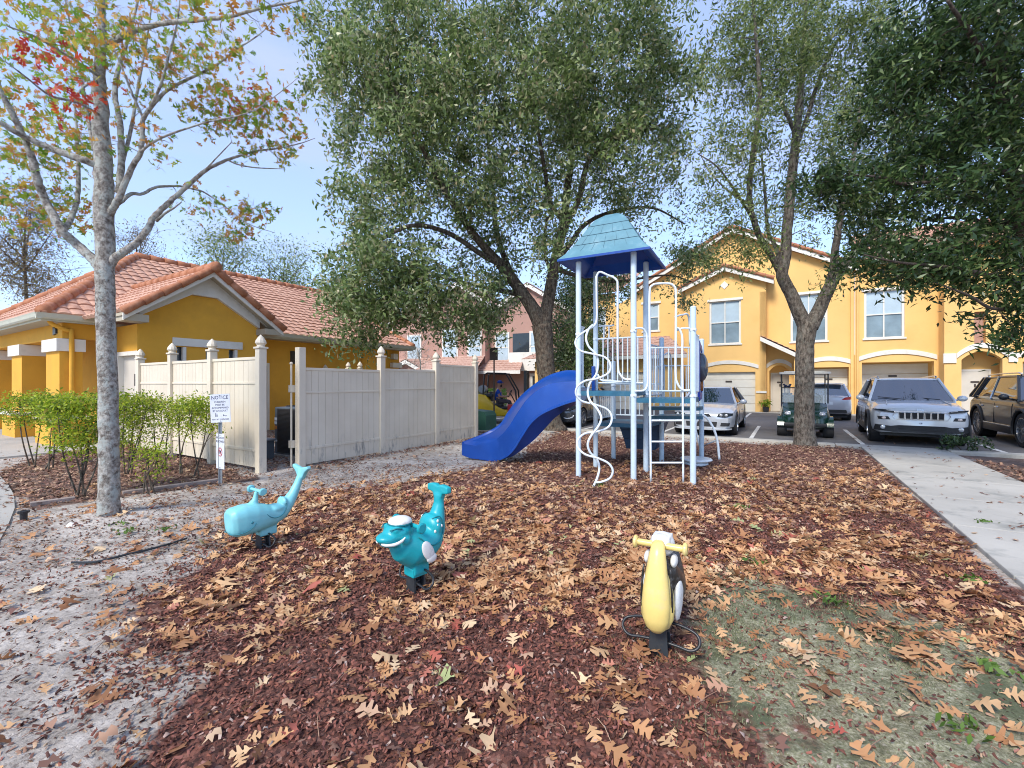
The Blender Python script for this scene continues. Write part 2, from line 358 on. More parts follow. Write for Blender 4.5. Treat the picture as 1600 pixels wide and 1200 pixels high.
def raw(name, V, Fc, m, parent=None, loc=None, kind=None):
    """big leaf meshes: V (n,3) world numpy, Fc (k,4) or (k,3)."""
    me = bpy.data.meshes.new(name); off = np.zeros(3)
    if parent is not None: off = np.array(parent.location)
    elif loc is not None: off = np.array(loc)
    V = (V-off).astype(np.float32); k = Fc.shape[1]
    me.vertices.add(len(V)); me.vertices.foreach_set('co', V.ravel())
    me.loops.add(Fc.size); me.loops.foreach_set('vertex_index', Fc.astype(np.int32).ravel())
    me.polygons.add(len(Fc)); me.polygons.foreach_set('loop_start', np.arange(0, Fc.size, k, dtype=np.int32))
    me.polygons.foreach_set('loop_total', np.full(len(Fc), k, dtype=np.int32))
    me.update(calc_edges=True); me.materials.append(M(m))
    o = bpy.data.objects.new(name, me); COL.objects.link(o)
    if parent is not None: o.parent = parent
    elif loc is not None: o.location = loc
    if kind: o['kind'] = kind
    return o
def bake(ob):
    """apply the modifiers of ob to its mesh"""
    dg = bpy.context.evaluated_depsgraph_get(); dg.update()
    me = bpy.data.meshes.new_from_object(ob.evaluated_get(dg)); ob.modifiers.clear(); ob.data = me
    return ob
def copy_tree(o, parent=None):
    c = o.copy(); COL.objects.link(c); c.parent = parent
    for ch in list(o.children): copy_tree(ch, c)
    return c
def text_mesh(txt, size, m, extrude=0.001, align='CENTER'):
    cu = bpy.data.curves.new('lettering', 'FONT'); cu.body = txt; cu.size = size; cu.align_x = align; cu.extrude = extrude
    cu.resolution_u = 2
    o = bpy.data.objects.new('lettering', cu); COL.objects.link(o)
    bpy.context.view_layer.update()
    dg = bpy.context.evaluated_depsgraph_get(); me = bpy.data.meshes.new_from_object(o.evaluated_get(dg))
    bpy.data.objects.remove(o); me.materials.clear(); me.materials.append(M(m))
    r = bpy.data.objects.new('lettering', me); COL.objects.link(r); return r
# ================================================================ GROUND
def poly_px(pts): return np.array([(G(x, y).x, G(x, y).y) for x, y in pts])
def sdf(poly, X, Y):
    """signed distance, positive inside"""
    d = np.full(X.shape, 1e9); ins = np.zeros(X.shape, bool); n = len(poly)
    for i in range(n):
        ax, ay = poly[i]; bx, by = poly[(i+1) % n]
        ex, ey = bx-ax, by-ay; t = np.clip(((X-ax)*ex+(Y-ay)*ey)/(ex*ex+ey*ey+1e-12), 0, 1)
        d = np.minimum(d, np.hypot(X-ax-t*ex, Y-ay-t*ey))
        c = ((ay > Y) != (by > Y)) & (X < (bx-ax)*(Y-ay)/((by-ay) if abs(by-ay) > 1e-9 else 1e-9)+ax)
        ins ^= c
    return np.where(ins, d, -d)
_ph = rng.uniform(0, 2*PI, (40, 2)); _kv = rng.normal(0, 1, (40, 2))
def wob(X, Y, s=1.0, o=0):
    r = 0
    for k in range(10):
        a = _kv[(k+o) % 40]*s*(1+0.35*k); r = r+np.sin(a[0]*X+a[1]*Y+_ph[(k+o) % 40, 0])/(1+0.3*k)
    return r/3.0
MULCH = np.vstack([poly_px([(1000, 688), (870, 672), (842, 690), (800, 712), (700, 742), (560, 758), (440, 768), (380, 800), (330, 860), (235, 930), (215, 1000), (262, 1090), (285, 1200)]),
                   np.array([(-0.75, 0.7), (-0.5, -3), (3, -3)]), np.array([tuple(GW(1.5, 1))[:2], tuple(GW(1.5, 13.45))[:2]])])
MOSS = np.vstack([poly_px([(1085, 905), (1170, 893), (1300, 925), (1440, 945), (1600, 985)]), np.array([(4.5, 1.6), (3.2, -1), (1.0, -0.5)]), poly_px([(1190, 1200), (1150, 1110), (1045, 1045), (1050, 985)])])
BED = poly_px([(-120, 748), (0, 737), (60, 712), (150, 697), (260, 690), (345, 728), (400, 748), (342, 756), (120, 786), (50, 793), (26, 775)])
def make_ground():
    def axis(lo, hi, st, far):
        core = np.arange(lo, hi+1e-6, st); out = []; x = hi; s = st
        while x < far: s *= 1.35; x += s; out.append(x)
        o2 = []; x = lo; s = st
        while x > -far: s *= 1.35; x -= s; o2.append(x)
        return np.array(o2[::-1]+list(core)+out)
    xs = axis(-9.0, 7.5, 0.055, 900); ys = axis(0.4, 11.0, 0.055, 900)
    X, Y = np.meshgrid(xs, ys); n, m_ = X.shape
    w1 = wob(X, Y, 3.0)*0.22+wob(X, Y, 9, 7)*0.10+wob(X, Y, 22, 3)*0.05
    mu = np.clip((sdf(MULCH, X, Y)+w1*1.3)/0.35+0.5, 0, 1); mo = np.clip((sdf(MOSS, X, Y)+w1*1.9)/0.9+0.42, 0, 1)
    bd = np.maximum(np.clip((sdf(BED, X, Y)+w1*0.5)/0.2+0.5, 0, 1), ((X*GU.x+Y*GU.y > 3.0) & (X*GV.x+Y*GV.y > 8.9+0.3*w1) & (X*GV.x+Y*GV.y < 13.5))*1.0)
    v = X*GV.x+Y*GV.y; u = X*GU.x+Y*GU.y
    near = (np.abs(X) < 10) & (Y < 11.5) & (Y > -1) & (v < 13.2) & (u < 1.35)
    Z = np.where(near, 0.012*wob(X, Y, 1.6, 5)+0.010*wob(X, Y, 6, 11)+rng.normal(0, 0.0035, X.shape)*(0.4+mu)-0.012, -0.02)
    Z = Z-0.02*(v > 13.2)-0.012*(u > 1.45)
    # root flare mounds round the left oak
    d = np.hypot(X+4.5, Y-5.0); Z += 0.07*np.exp(-(d/0.55)**2)
    V = np.stack([X, Y, Z], -1).reshape(-1, 3)
    idx = np.arange(n*m_).reshape(n, m_); Fq = np.stack([idx[:-1, :-1], idx[:-1, 1:], idx[1:, 1:], idx[1:, :-1]], -1).reshape(-1, 4)
    m, nd, b, o = _nodes('ground_soil')
    at = nd.nodes.new('ShaderNodeAttribute'); at.attribute_name = 'zone'; sp = nd.nodes.new('ShaderNodeSeparateColor'); nd.links.new(at.outputs['Color'], sp.inputs[0])
    fine = noise(nd, 70, 6, 0.7); mid = noise(nd, 9, 7, 0.7); big = noise(nd, 1.3, 5)
    sand = ramp(nd, mid, [(0.30, (0.28, 0.245, 0.205)), (0.48, (0.49, 0.44, 0.385)), (0.62, (0.64, 0.585, 0.52))])
    spk = noise(nd, 38, 5, 0.75); s2 = ramp(nd, spk, [(0.36, (0.20, 0.14, 0.12)), (0.46, (1, 1, 1))]); sand = mixc(nd, 0.7, sand, s2, 'MULTIPLY')
    sand = mixc(nd, 0.7, sand, ramp(nd, big, [(0.35, (0.45, 0.42, 0.40)), (0.6, (1, 1, 1))]), 'MULTIPLY')
    vo = nd.nodes.new('ShaderNodeTexVoronoi'); vo.inputs['Scale'].default_value = 55; g = nd.nodes.new('ShaderNodeNewGeometry'); nd.links.new(g.outputs['Position'], vo.inputs['Vector'])
    vs = nd.nodes.new('ShaderNodeSeparateColor'); nd.links.new(vo.outputs['Color'], vs.inputs[0])
    mulch = ramp(nd, vs.outputs[0], [(0.0, (0.045, 0.018, 0.013)), (0.5, (0.15, 0.056, 0.038)), (0.85, (0.24, 0.095, 0.065)), (1.0, (0.34, 0.20, 0.15))])
    mulch = mixc(nd, 0.55, mulch, ramp(nd, mid, [(0.35, (0.4, 0.38, 0.36)), (0.6, (1, 1, 1))]), 'MULTIPLY')
    moss = ramp(nd, fine, [(0.30, (0.10, 0.09, 0.045)), (0.5, (0.30, 0.295, 0.175)), (0.68, (0.56, 0.52, 0.40))])
    moss = mixc(nd, 0.75, moss, ramp(nd, mid, [(0.36, (0.38, 0.34, 0.32)), (0.6, (1, 1, 1))]), 'MULTIPLY'); moss = mixc(nd, ramp(nd, noise(nd, 1.5, 7, 0.7), [(0.50, (0, 0, 0)), (0.60, (.85, .85, .85))]), moss, (0.075, 0.095, 0.045))
    bed = ramp(nd, mid, [(0.3, (0.05, 0.03, 0.022)), (0.55, (0.16, 0.10, 0.075)), (0.7, (0.28, 0.20, 0.16))])
    def mask(ch, k=0.55):
        a = nd.nodes.new('ShaderNodeMath'); a.operation = 'MULTIPLY_ADD'; nd.links.new(mid, a.inputs[0]); a.inputs[1].default_value = k; nd.links.new(ch, a.inputs[2])
        r = nd.nodes.new('ShaderNodeMapRange'); r.inputs[1].default_value = 0.5+k*0.5-0.14; r.inputs[2].default_value = 0.5+k*0.5+0.14; nd.links.new(a.outputs[0], r.inputs[0]); return r.outputs[0]
    c = mixc(nd, mask(sp.outputs[0]), sand, mulch); c = mixc(nd, mask(sp.outputs[1], 0.9), c, moss); c = mixc(nd, mask(sp.outputs[2]), c, bed)
    nd.links.new(c, b.inputs['Base Color']); b.inputs['Roughness'].default_value = 0.95
    bump(nd, b, spk, 0.8, 0.02)
    ob = raw('ground', V, Fq, 'ground_soil', loc=(0, 0, 0), kind='structure')
    ca = ob.data.color_attributes.new('zone', 'FLOAT_COLOR', 'POINT')
    ca.data.foreach_set('color', np.stack([mu, mo, bd, np.ones_like(mu)], -1).astype(np.float32).ravel())
make_ground()

def slab(name, poly, z0, z1, m, space='G'):
    mb = MB(); mb.prism(poly, z0, z1, 'XY'); return build(name, mb, m, None, space, kind='structure')
# parking court, kerb, pavements
slab('parking_lot', [(-120, 13.72), (60, 13.72), (60, 26.6), (-9.6, 26.6), (-12, 31), (-120, 31)], -0.03, 0.004, 'asphalt')
for a, b in ((-14, 1.5), (3.05, 20)):
    mb = MB(); x = a
    while x < b-0.1:
        mb.box((x+0.006, 13.42, -0.08), (min(x+3.0, b)-0.006, 13.72, 0.035), bev=0.02); x += 3.0
    build('kerb', mb, 'concrete_pale', None, 'G', kind='structure')
mb = MB(); v_ = -4.0
while v_ < 13.7:
    mb.box((1.5, v_+0.008, -0.1), (3.05, min(v_+1.5, 13.95)-0.008, 0.012), bev=0.012); v_ += 1.5
build('sidewalk', mb, 'concrete_pale', None, 'G', kind='structure')
mb = MB()
for k in range(-14, 8):
    mb.box((-0.85+2.45*k-0.05, 13.75, 0.0), (-0.85+2.45*k+0.05, 18.2, 0.008))
build('stall_markings', mb, 'paint_line', None, 'G', kind='structure')
mb = MB()
for k in (-3, -1, 0, 2, 5): mb.box((-1.6+2.9*k-0.05, 22.6, 0.0), (-1.6+2.9*k+0.05, 26.2, 0.008))
build('driveway_markings', mb, 'paint_line', None, 'G', kind='structure')
slab('building_apron', [(-12, 26.5), (30, 26.5), (30, 28), (-12, 28)], -0.03, 0.02, 'concrete_pale')
slab('front_walk', [(-30, -4), (-8.05, -2.0), (-8.1, -0.6), (-8.6, 0.35), (-9.6, 1.55), (-11.1, 1.9), (-30, 1.9)], -0.05, 0.012, 'concrete') if False else None
_w = [G(-700, 715), G(-120, 727), G(0, 745), G(14, 760), G(22, 775), G(23, 795), G(14, 818), G(0, 845), G(-60, 930), G(-300, 1300)]
slab('curved_walk', [(p.x, p.y) for p in _w]+[(-9, 0.5), (-30, 0.5)], -0.05, 0.012, 'concrete', 'W')
slab('service_path', [(-16, 12.3), (-6.2, 12.3), (-6.2, 13.41), (-16, 13.41)], -0.05, 0.010, 'concrete_pale')
slab('porch_slab', [(-13.6, 2.1), (-13.6, 4.2), (-24, 4.2), (-24, 2.1)], -0.05, 0.015, 'concrete')
slab('lawn_strip', [(-60, 30.9), (-10, 30.9), (-10, 34), (-60, 34)], -0.03, 0.03, 'moss_strip' if 'moss_strip' in MATS else 'green_box') if False else None

# ---------------------------------------------------------------- leaf litter, wood chips, weeds
def rot_xyz(n, tilt):
    az = rng.uniform(0, 2*PI, n); ax = rng.normal(0, tilt, n); ay = rng.normal(0, tilt, n)
    ca, sa = np.cos(az), np.sin(az); cx, sx = np.cos(ax), np.sin(ax); cy, sy = np.cos(ay), np.sin(ay)
    Rz = np.zeros((n, 3, 3)); Rz[:, 0, 0] = ca; Rz[:, 0, 1] = -sa; Rz[:, 1, 0] = sa; Rz[:, 1, 1] = ca; Rz[:, 2, 2] = 1
    Rx = np.zeros((n, 3, 3)); Rx[:, 0, 0] = 1; Rx[:, 1, 1] = cx; Rx[:, 1, 2] = -sx; Rx[:, 2, 1] = sx; Rx[:, 2, 2] = cx
    Ry = np.zeros((n, 3, 3)); Ry[:, 1, 1] = 1; Ry[:, 0, 0] = cy; Ry[:, 0, 2] = sy; Ry[:, 2, 0] = -sy; Ry[:, 2, 2] = cy
    return Rx @ Ry @ Rz
def lobed(kind=0):
    """oak leaf: midrib strip, three blunt forked lobes a side, a little lopsided"""
    ys = np.array([0, .14, .24, .30, .36, .42, .50, .57, .64, .70, .77, .84, .90, 1.0])
    ws = np.array([.012, .02, .05, .25, .22, .055, .065, .40, .34, .06, .065, .24, .17, .03])
    fw = np.array([0, 0, .0, .06, .10, .02, .0, .10, .15, .02, 0, .10, .13, .0])
    wr = ws*np.array([1, 1, 1, .8, 1.1, 1, 1, .95, 1.15, 1, 1, 1.1, .8, 1]); yo = np.array([0, 0, .02, .03, .03, .02, .03, .03, .02, .02, .02, 0, .01, 0])
    arch = 0.10*np.cos(ys*4.2)
    L = np.stack([-ws, ys+fw-0.5, arch-0.10*np.sin(ws*4)+0.03*np.sin(ys*23)], -1); Rr = np.stack([wr, ys+fw+yo-0.5, arch+0.16*np.sin(wr*3)+0.03*np.cos(ys*19)], -1)
    C = np.stack([0.03*np.sin(ys*5), ys-0.5, arch], -1)
    V = np.concatenate([C, L, Rr]); k = len(ys); f = []
    for i in range(k-1): f += [(i, i+1, k+i+1, k+i), (i, 2*k+i, 2*k+i+1, i+1)]
    return V, np.array(f)
def scatter(name, pos, size, tilt, base, m, parent=None, loc=(0, 0, 0), kind='stuff', aspect=None, Rm=None):
    Vb, Fb = base; n = len(pos); Rm = rot_xyz(n, tilt) if Rm is None else Rm
    B = np.repeat(Vb[None], n, 0)*size[:, None, None]
    if aspect is not None: B[:, :, 0] *= aspect[:, None]
    B[:, :, 2] *= rng.uniform(-1.2, 2.2, n)[:, None]
    W = np.einsum('nij,nkj->nki', Rm, B)+pos[:, None, :]
    Fc = (Fb[None]+(np.arange(n)*len(Vb))[:, None, None]).reshape(-1, Fb.shape[1])
    return raw(name, W.reshape(-1, 3), Fc, m, parent, loc, kind)
def sample(n, x0, x1, y0, y1, dens):
    out = np.zeros((0, 2))
    while len(out) < n:
        q = rng.uniform((x0, y0), (x1, y1), (n*3, 2)); keep = rng.uniform(0, 1, len(q)) < dens(q[:, 0], q[:, 1]); out = np.vstack([out, q[keep]])
    return out[:n]
def grid_uv(X, Y): return X*GU.x+Y*GU.y, X*GV.x+Y*GV.y
def base_z(X, Y): return 0.012*wob(X, Y, 1.6, 5)+0.010*wob(X, Y, 6, 11)-0.012+0.07*np.exp(-(np.hypot(X+4.5, Y-5.0)/0.55)**2)
def infield(X, Y):
    u, v = grid_uv(X, Y); return (u < 1.42) & (v < 13.35) & (np.abs(X) < Y*1.35+0.6)
def fence_ok(X, Y):
    u, v = grid_uv(X, Y); return ~((u < -7.45) & (v > 4.35))
def d_lit(X, Y):
    mu = np.clip(sdf(MULCH, X, Y)/0.5+0.6, 0, 1); mo = np.clip(sdf(MOSS, X, Y)/0.3+0.5, 0, 1)
    cl = np.clip(0.55+0.65*wob(X, Y, 2.6, 9)+0.3*wob(X, Y, 7, 2), 0.06, 1)
    d = (0.09+0.75*mu)*cl*(1-0.45*mo)
    d = d*np.clip(1.15-(Y-5.0)*0.28, 0.10, 1)*np.clip((Y-1.2)/2.0, 0.36, 1)
    band = np.clip(1-np.abs(np.hypot((X-1.0)*0.55, Y-3.6)-0.2)/1.5, 0, 1); d = np.clip(d*(0.72+0.7*band), 0, 1)
    return d*infield(X, Y)*fence_ok(X, Y)
q = sample(9600, -7, 7.5, 0.75, 8.5, d_lit)
pos = np.stack([q[:, 0], q[:, 1], base_z(q[:, 0], q[:, 1])+rng.uniform(0.006, 0.03, len(q))], -1)
sz = np.clip(rng.lognormal(math.log(0.080), 0.38, len(q)), 0.03, 0.17)
scatter('fallen_leaves', pos, sz, 0.22, lobed(0), 'litter', aspect=rng.uniform(0.8, 1.25, len(q)))
def d_dull(X, Y):
    u, v = grid_uv(X, Y); mu = np.clip(sdf(MULCH, X, Y)/0.5+0.6, 0, 1); bd = np.clip(sdf(BED, X, Y)/0.2+0.5, 0, 1); mo = np.clip(sdf(MOSS, X, Y)/0.3+0.5, 0, 1)
    strip = ((u > -7.5) & (u < -7.15+0.15*wob(X, Y, 4)) & (v > 4.9))*0.9+((u < -7.6) & (v > 4.3) & (u > -13))*0.8
    far = np.clip((Y-4.4)/1.8, 0.03, 1)
    d = 0.025*(1-mu)+0.02+0.08*np.clip((Y-2.5)/2, 0, 1)+mu*far*(0.70+0.35*wob(X, Y, 3, 4))+bd*0.9+strip; d = d*(1-0.8*mo)
    d = np.where((u > 3.1) & (v > 9.0), 0.8, d); return np.clip(d, 0, 1)*(((u < 1.45) | (u > 3.1)) & (v < 13.35) & (np.abs(X) < Y*1.3+1.0))
q = sample(46000, -11, 9.2, 1.2, 15.2, d_dull)
pos = np.stack([q[:, 0], q[:, 1], np.where(q[:, 1] < 10.5, base_z(q[:, 0], q[:, 1]), -0.015)+rng.uniform(0.004, 0.03, len(q))], -1)
small = (np.array([(0, -.5, 0), (.06, -.15, .08), (.34, -.12, 0.02), (.12, .12, .10), (.30, .38, .02), (0, .5, .1), (-.26, .30, .04), (-.08, .08, .10), (-.32, -.18, .0), (-.05, -.2, .08)]), np.array([(0, 1, 9), (1, 2, 3), (1, 3, 7), (1, 7, 9), (3, 4, 5), (3, 5, 7), (7, 5, 6), (9, 7, 8)]))
scatter('leaf_litter', pos, rng.uniform(0.025, 0.095, len(q)), 0.35, small, 'litter_dull')
q = sample(230, 1.5, 14, 2.2, 14.5, lambda X, Y: ((grid_uv(X, Y)[0] > 1.5) & (grid_uv(X, Y)[0] < 3.1) & (grid_uv(X, Y)[1] < 17))*1.0)
scatter('path_leaves', np.stack([q[:, 0], q[:, 1], np.full(len(q), .022)], -1), rng.uniform(.03, .09, len(q)), .2, small, 'litter_dull')
# wood chips over the near mulch
def d_chip(X, Y):
    mu = np.clip((sdf(MULCH, X, Y)+0.3*wob(X, Y, 5))/0.5+0.5, 0, 1); mo = np.clip((sdf(MOSS, X, Y)+0.2*wob(X, Y, 6))/0.3+0.5, 0, 1)
    return (0.07+0.93*mu)*(1-0.90*mo)*infield(X, Y)*np.clip(1.4-Y*0.16, 0.15, 1)
q = sample(95000, -4.5, 5.2, 0.8, 6.6, d_chip)
pos = np.stack([q[:, 0], q[:, 1], base_z(q[:, 0], q[:, 1])+rng.uniform(0.0, 0.012, len(q))], -1)
chip = (np.array([(-.5, -.18, 0), (.5, -.14, .05), (.42, .2, 0.04), (-.45, .16, .1), (0, 0, .30)]), np.array([(0, 1, 4), (1, 2, 4), (2, 3, 4), (3, 0, 4)]))
scatter('wood_chips', pos, rng.uniform(0.012, 0.034, len(q)), 0.5, chip, 'chips')
# clods and crumbs on the bare sand
def d_crumb(X, Y):
    mu = np.clip((sdf(MULCH, X, Y)+0.3*wob(X, Y, 5))/0.5+0.5, 0, 1); mo = np.clip(sdf(MOSS, X, Y)/0.3+0.5, 0, 1)
    return (np.clip(0.45+0.6*wob(X, Y, 3, 6), 0.04, 1)*(1-mu)+0.35*mo)*infield(X, Y)*fence_ok(X, Y)
q = sample(11000, -7, 5.2, 0.9, 8.5, d_crumb)
pos = np.stack([q[:, 0], q[:, 1], base_z(q[:, 0], q[:, 1])+rng.uniform(0.0, 0.01, len(q))], -1)
scatter('bark_crumbs', pos, rng.uniform(0.010, 0.034, len(q)), 0.4, chip, 'litter_dull')
# twigs and pine needles
mb = MB()
for k in range(420):
    x = random.uniform(-4, 4.5); y = random.uniform(1.3, 7); a = random.uniform(0, PI); L = random.uniform(0.05, 0.2)
    if abs(x) > y*1.2: continue
    z = float(base_z(np.array(x), np.array(y)))+0.014
    mb.tube([(x, y, z), (x+L*.5*math.cos(a)+random.uniform(-.01, .01), y+L*.5*math.sin(a), z+0.008), (x+L*math.cos(a), y+L*math.sin(a), z)], 0.0016, 4)
build('fallen_twigs', mb, 'litter_dull', kind='stuff', fix=False)
# moss tufts and weeds
def d_moss(X, Y): return np.clip((sdf(MOSS, X, Y)+0.4*wob(X, Y, 6, 3))/0.9+0.3, 0, 1)*np.clip(0.3+1.1*wob(X, Y, 4, 1), 0.03, 1)*infield(X, Y)
q = sample(26000, -0.5, 5.5, 0.8, 5.0, d_moss)
pos = np.stack([q[:, 0], q[:, 1], base_z(q[:, 0], q[:, 1])+0.003], -1)
blade = (np.array([(-.12, 0, 0), (.12, 0, 0), (.02, .35, .9)]), np.array([(0, 1, 2)]))
leafmat('moss_blade', [(0.0, (0.09, 0.11, 0.045)), (0.5, (0.22, 0.25, 0.12)), (1.0, (0.42, 0.43, 0.28))], 0.1, 0.8)
scatter('moss', pos, rng.uniform(0.006, 0.018, len(q)), 0.3, blade, 'moss_blade')
# ================================================================ BUILDINGS
def wall_holes(mb, a0, a1, z0, ztop, holes, pos, t=0.25, axis='u', brk=(), face=-1):
    """wall in the street grid along u (at v=pos) or along v (at u=pos), thickness t behind it; holes (a0,a1,z0,z1,rise)"""
    zf = ztop if callable(ztop) else (lambda a: ztop)
    cuts = {a0, a1, *brk}
    for h in holes:
        cuts |= {h[0], h[1]}
        if len(h) > 4 and h[4] > 0: cuts |= {h[0]+(h[1]-h[0])*k/16 for k in range(17)}
    cuts = sorted(c for c in cuts if a0-1e-6 <= c <= a1+1e-6)
    def top(h, a):
        if len(h) > 4 and h[4] > 0:
            x = 2*(a-h[0])/(h[1]-h[0])-1; return h[3]+h[4]*math.sqrt(max(0, 1-x*x)) if h[4] > 0.45*(h[1]-h[0]) else h[3]+h[4]*(1-x*x)
        return h[3]
    def p(a, z, d): return (a, pos-face*0+d*(-face), z) if axis == 'u' else (pos+d*(-face), a, z)
    for i in range(len(cuts)-1):
        a, b = cuts[i], cuts[i+1]; c = (a+b)/2
        hs = sorted([h for h in holes if h[0] < c < h[1]], key=lambda h: h[2]); za, zb = z0, z0
        for h in hs:
            if h[2] > z0+1e-4:
                mb.add([p(a, za, 0), p(b, zb, 0), p(b, h[2], 0), p(a, h[2], 0)], [(0, 1, 2, 3)])
                mb.add([p(a, h[2], 0), p(b, h[2], 0), p(b, h[2], t), p(a, h[2], t)], [(0, 1, 2, 3)])
            ta, tb = top(h, a), top(h, b)
            mb.add([p(a, ta, 0), p(b, tb, 0), p(b, tb, t), p(a, ta, t)], [(0, 1, 2, 3)])
            za, zb = ta, tb
            for e in (h[0], h[1]):
                if abs(e-a) < 1e-6: mb.add([p(e, h[2], 0), p(e, h[2], t), p(e, top(h, e), t), p(e, top(h, e), 0)], [(0, 1, 2, 3)])
                if abs(e-b) < 1e-6: mb.add([p(e, h[2], 0), p(e, h[2], t), p(e, top(h, e), t), p(e, top(h, e), 0)], [(0, 1, 2, 3)])
        mb.add([p(a, za, 0), p(b, zb, 0), p(b, zf(b), 0), p(a, zf(a), 0)], [(0, 1, 2, 3)])
    return mb
def tiles(mb, A, B, C, D, course=0.36, wid=0.27, amp=0.034, step=0.030, sub=6):
    """barrel tile slope: eave A->B, top edge D->C (A below D)"""
    A, B, C, D = map(Vector, (A, B, C, D)); e = (B-A).normalized(); n = e.cross((D-A) if (D-A).length > 0.01 else (C-A)).normalized()
    if n.z < 0: n = -n
    up = n.cross(e); up = up if up.z > 0 else -up
    H = max((D-A).dot(up), (C-A).dot(up)); a0, a1 = 0.0, (B-A).dot(e); d0, c1 = (D-A).dot(e), (C-A).dot(e)
    rows = max(1, round(H/course)); st = wid/sub
    def lim(s): t = s/H; return a0+(d0-a0)*t, a1+(c1-a1)*t
    for r in range(rows):
        s0, s1 = H*r/rows, H*(r+1)/rows
        l0, r0 = lim(s0); l1, r1 = lim(s1); lo, hi = min(l0, l1), max(r0, r1)
        k0, k1 = math.floor(lo/st), math.ceil(hi/st); prev = None
        jit = random.uniform(-0.006, 0.006)
        for k in range(k0, k1+1):
            a = k*st; ph = (k % sub)/sub; h = amp*abs(math.sin(PI*ph))**0.7 if ph < 0.999 else 0
            b0 = min(max(a, l0), r0); b1 = min(max(a, l1), r1)
            cur = (A+e*b0+up*s0+n*(h+step+jit), A+e*b1+up*s1+n*(h*0.85+0.004), A+e*b0+up*s0+n*(-0.03 if r == 0 else 0.0))
            if prev and ((cur[0]-prev[0]).length > 1e-5 or (cur[1]-prev[1]).length > 1e-5):
                mb.add([prev[0], cur[0], cur[1], prev[1]], [(0, 1, 2, 3)]); mb.add([prev[2], cur[2], cur[0], prev[0]], [(0, 1, 2, 3)])
            prev = cur
def caps(mb, a, b, r=0.11, seg=0.42):
    a, b = Vector(a), Vector(b); L = (b-a).length; n = max(1, int(L/seg)); d = (b-a)/n
    for k in range(n):
        p = a+d*k; mb.tube([p-d*0.06, p+d*0.5, p+d*1.04], [r*1.12, r*1.0, r*0.86], 10)
def band_arch(mb, a0, a1, z, rise, w, pos, axis='u', proj=0.05, face=-1):
    """raised white arch band above an opening"""
    N = 16; P0 = []
    for k in range(N+1):
        x = -1+2*k/N; zz = z+rise*(1-x*x); P0.append((a0+(a1-a0)*k/N, zz))
    def p(a, zz, d): return (a, pos+face*d, zz) if axis == 'u' else (pos+face*d, a, zz)
    for k in range(N):
        (a, za), (b, zb) = P0[k], P0[k+1]
        q = [p(a, za+0.006, -0.02), p(b, zb+0.006, -0.02), p(b, zb+w, -0.02), p(a, za+w, -0.02), p(a, za+0.006, proj), p(b, zb+0.006, proj), p(b, zb+w, proj), p(a, za+w, proj)]
        mb.add(q, [(4, 5, 6, 7), (0, 1, 5, 4), (3, 2, 6, 7)]+([(0, 4, 7, 3)] if k == 0 else [])+([(1, 5, 6, 2)] if k == N-1 else []))
def window(par, a0, a1, z0, z1, pos, nx=2, ny=2, sillh=0.08, head=0.13, blind=0.5, axis='u', face=-1, fr=0.05):
    """recessed window in a wall: frame part with pane, sill and lintel as sub-parts. Blind behind part of it."""
    def bx(mb, A0, A1, d0, d1, Z0, Z1):
        if axis == 'u': mb.box((A0, pos+face*d0, Z0), (A1, pos+face*d1, Z1))
        else: mb.box((pos+face*d0, A0, Z0), (pos+face*d1, A1, Z1))
    f = MB(); D = -0.07
    for k in range(nx+1):
        x = a0+(a1-a0)*k/nx; h = fr/2 if 0 < k < nx else fr; x = min(max(x, a0+h), a1-h); bx(f, x-h, x+h, D-0.05, D+0.02, z0, z1)
    for k in range(ny+1):
        z = z0+(z1-z0)*k/ny; h = fr/2; z = min(max(z, z0+h), z1-h); bx(f, a0+fr+0.002, a1-fr-0.002, D-0.045, D+0.016, z-h, z+h)
    w_ = build('window_frame', f, 'white_trim', par, 'G')
    g = MB(); bx(g, a0, a1, D-0.06, D-0.03, z0, z0+(z1-z0)*(1-blind) if 0 < blind < 1 else z1); build('pane', g, 'window_glass' if blind < 1 else 'window_blind', w_, 'G')
    if 0 < blind < 1: g = MB(); bx(g, a0, a1, D-0.06, D-0.029, z0+(z1-z0)*(1-blind)+0.001, z1); build('blind', g, 'window_blind', w_, 'G')
    if head: h = MB(); bx(h, a0-0.10, a1+0.10, -0.02, 0.05, z1+0.003, z1+0.003+head); build('lintel', h, 'white_trim', w_, 'G')
    if sillh: h = MB(); bx(h, a0-0.06, a1+0.06, -0.02, 0.06, z0-sillh-0.003, z0-0.003); build('sill', h, 'white_trim', w_, 'G')
    return w_
def gutter(mb, a, b, out, r=0.075):
    """K-profile gutter from a to b, out = outward unit vector"""
    a, b, o = Vector(a), Vector(b), Vector(out)
    prof = [(0, 0), (0.07, -0.005), (0.10, 0.03), (0.115, 0.09), (0.13, 0.13), (0.118, 0.13), (0.10, 0.10), (0.01, 0.10)]
    rings = [[q+o*x+Vector((0, 0, z-0.13)) for x, z in prof] for q in (a, b)]; mb.loft(rings)

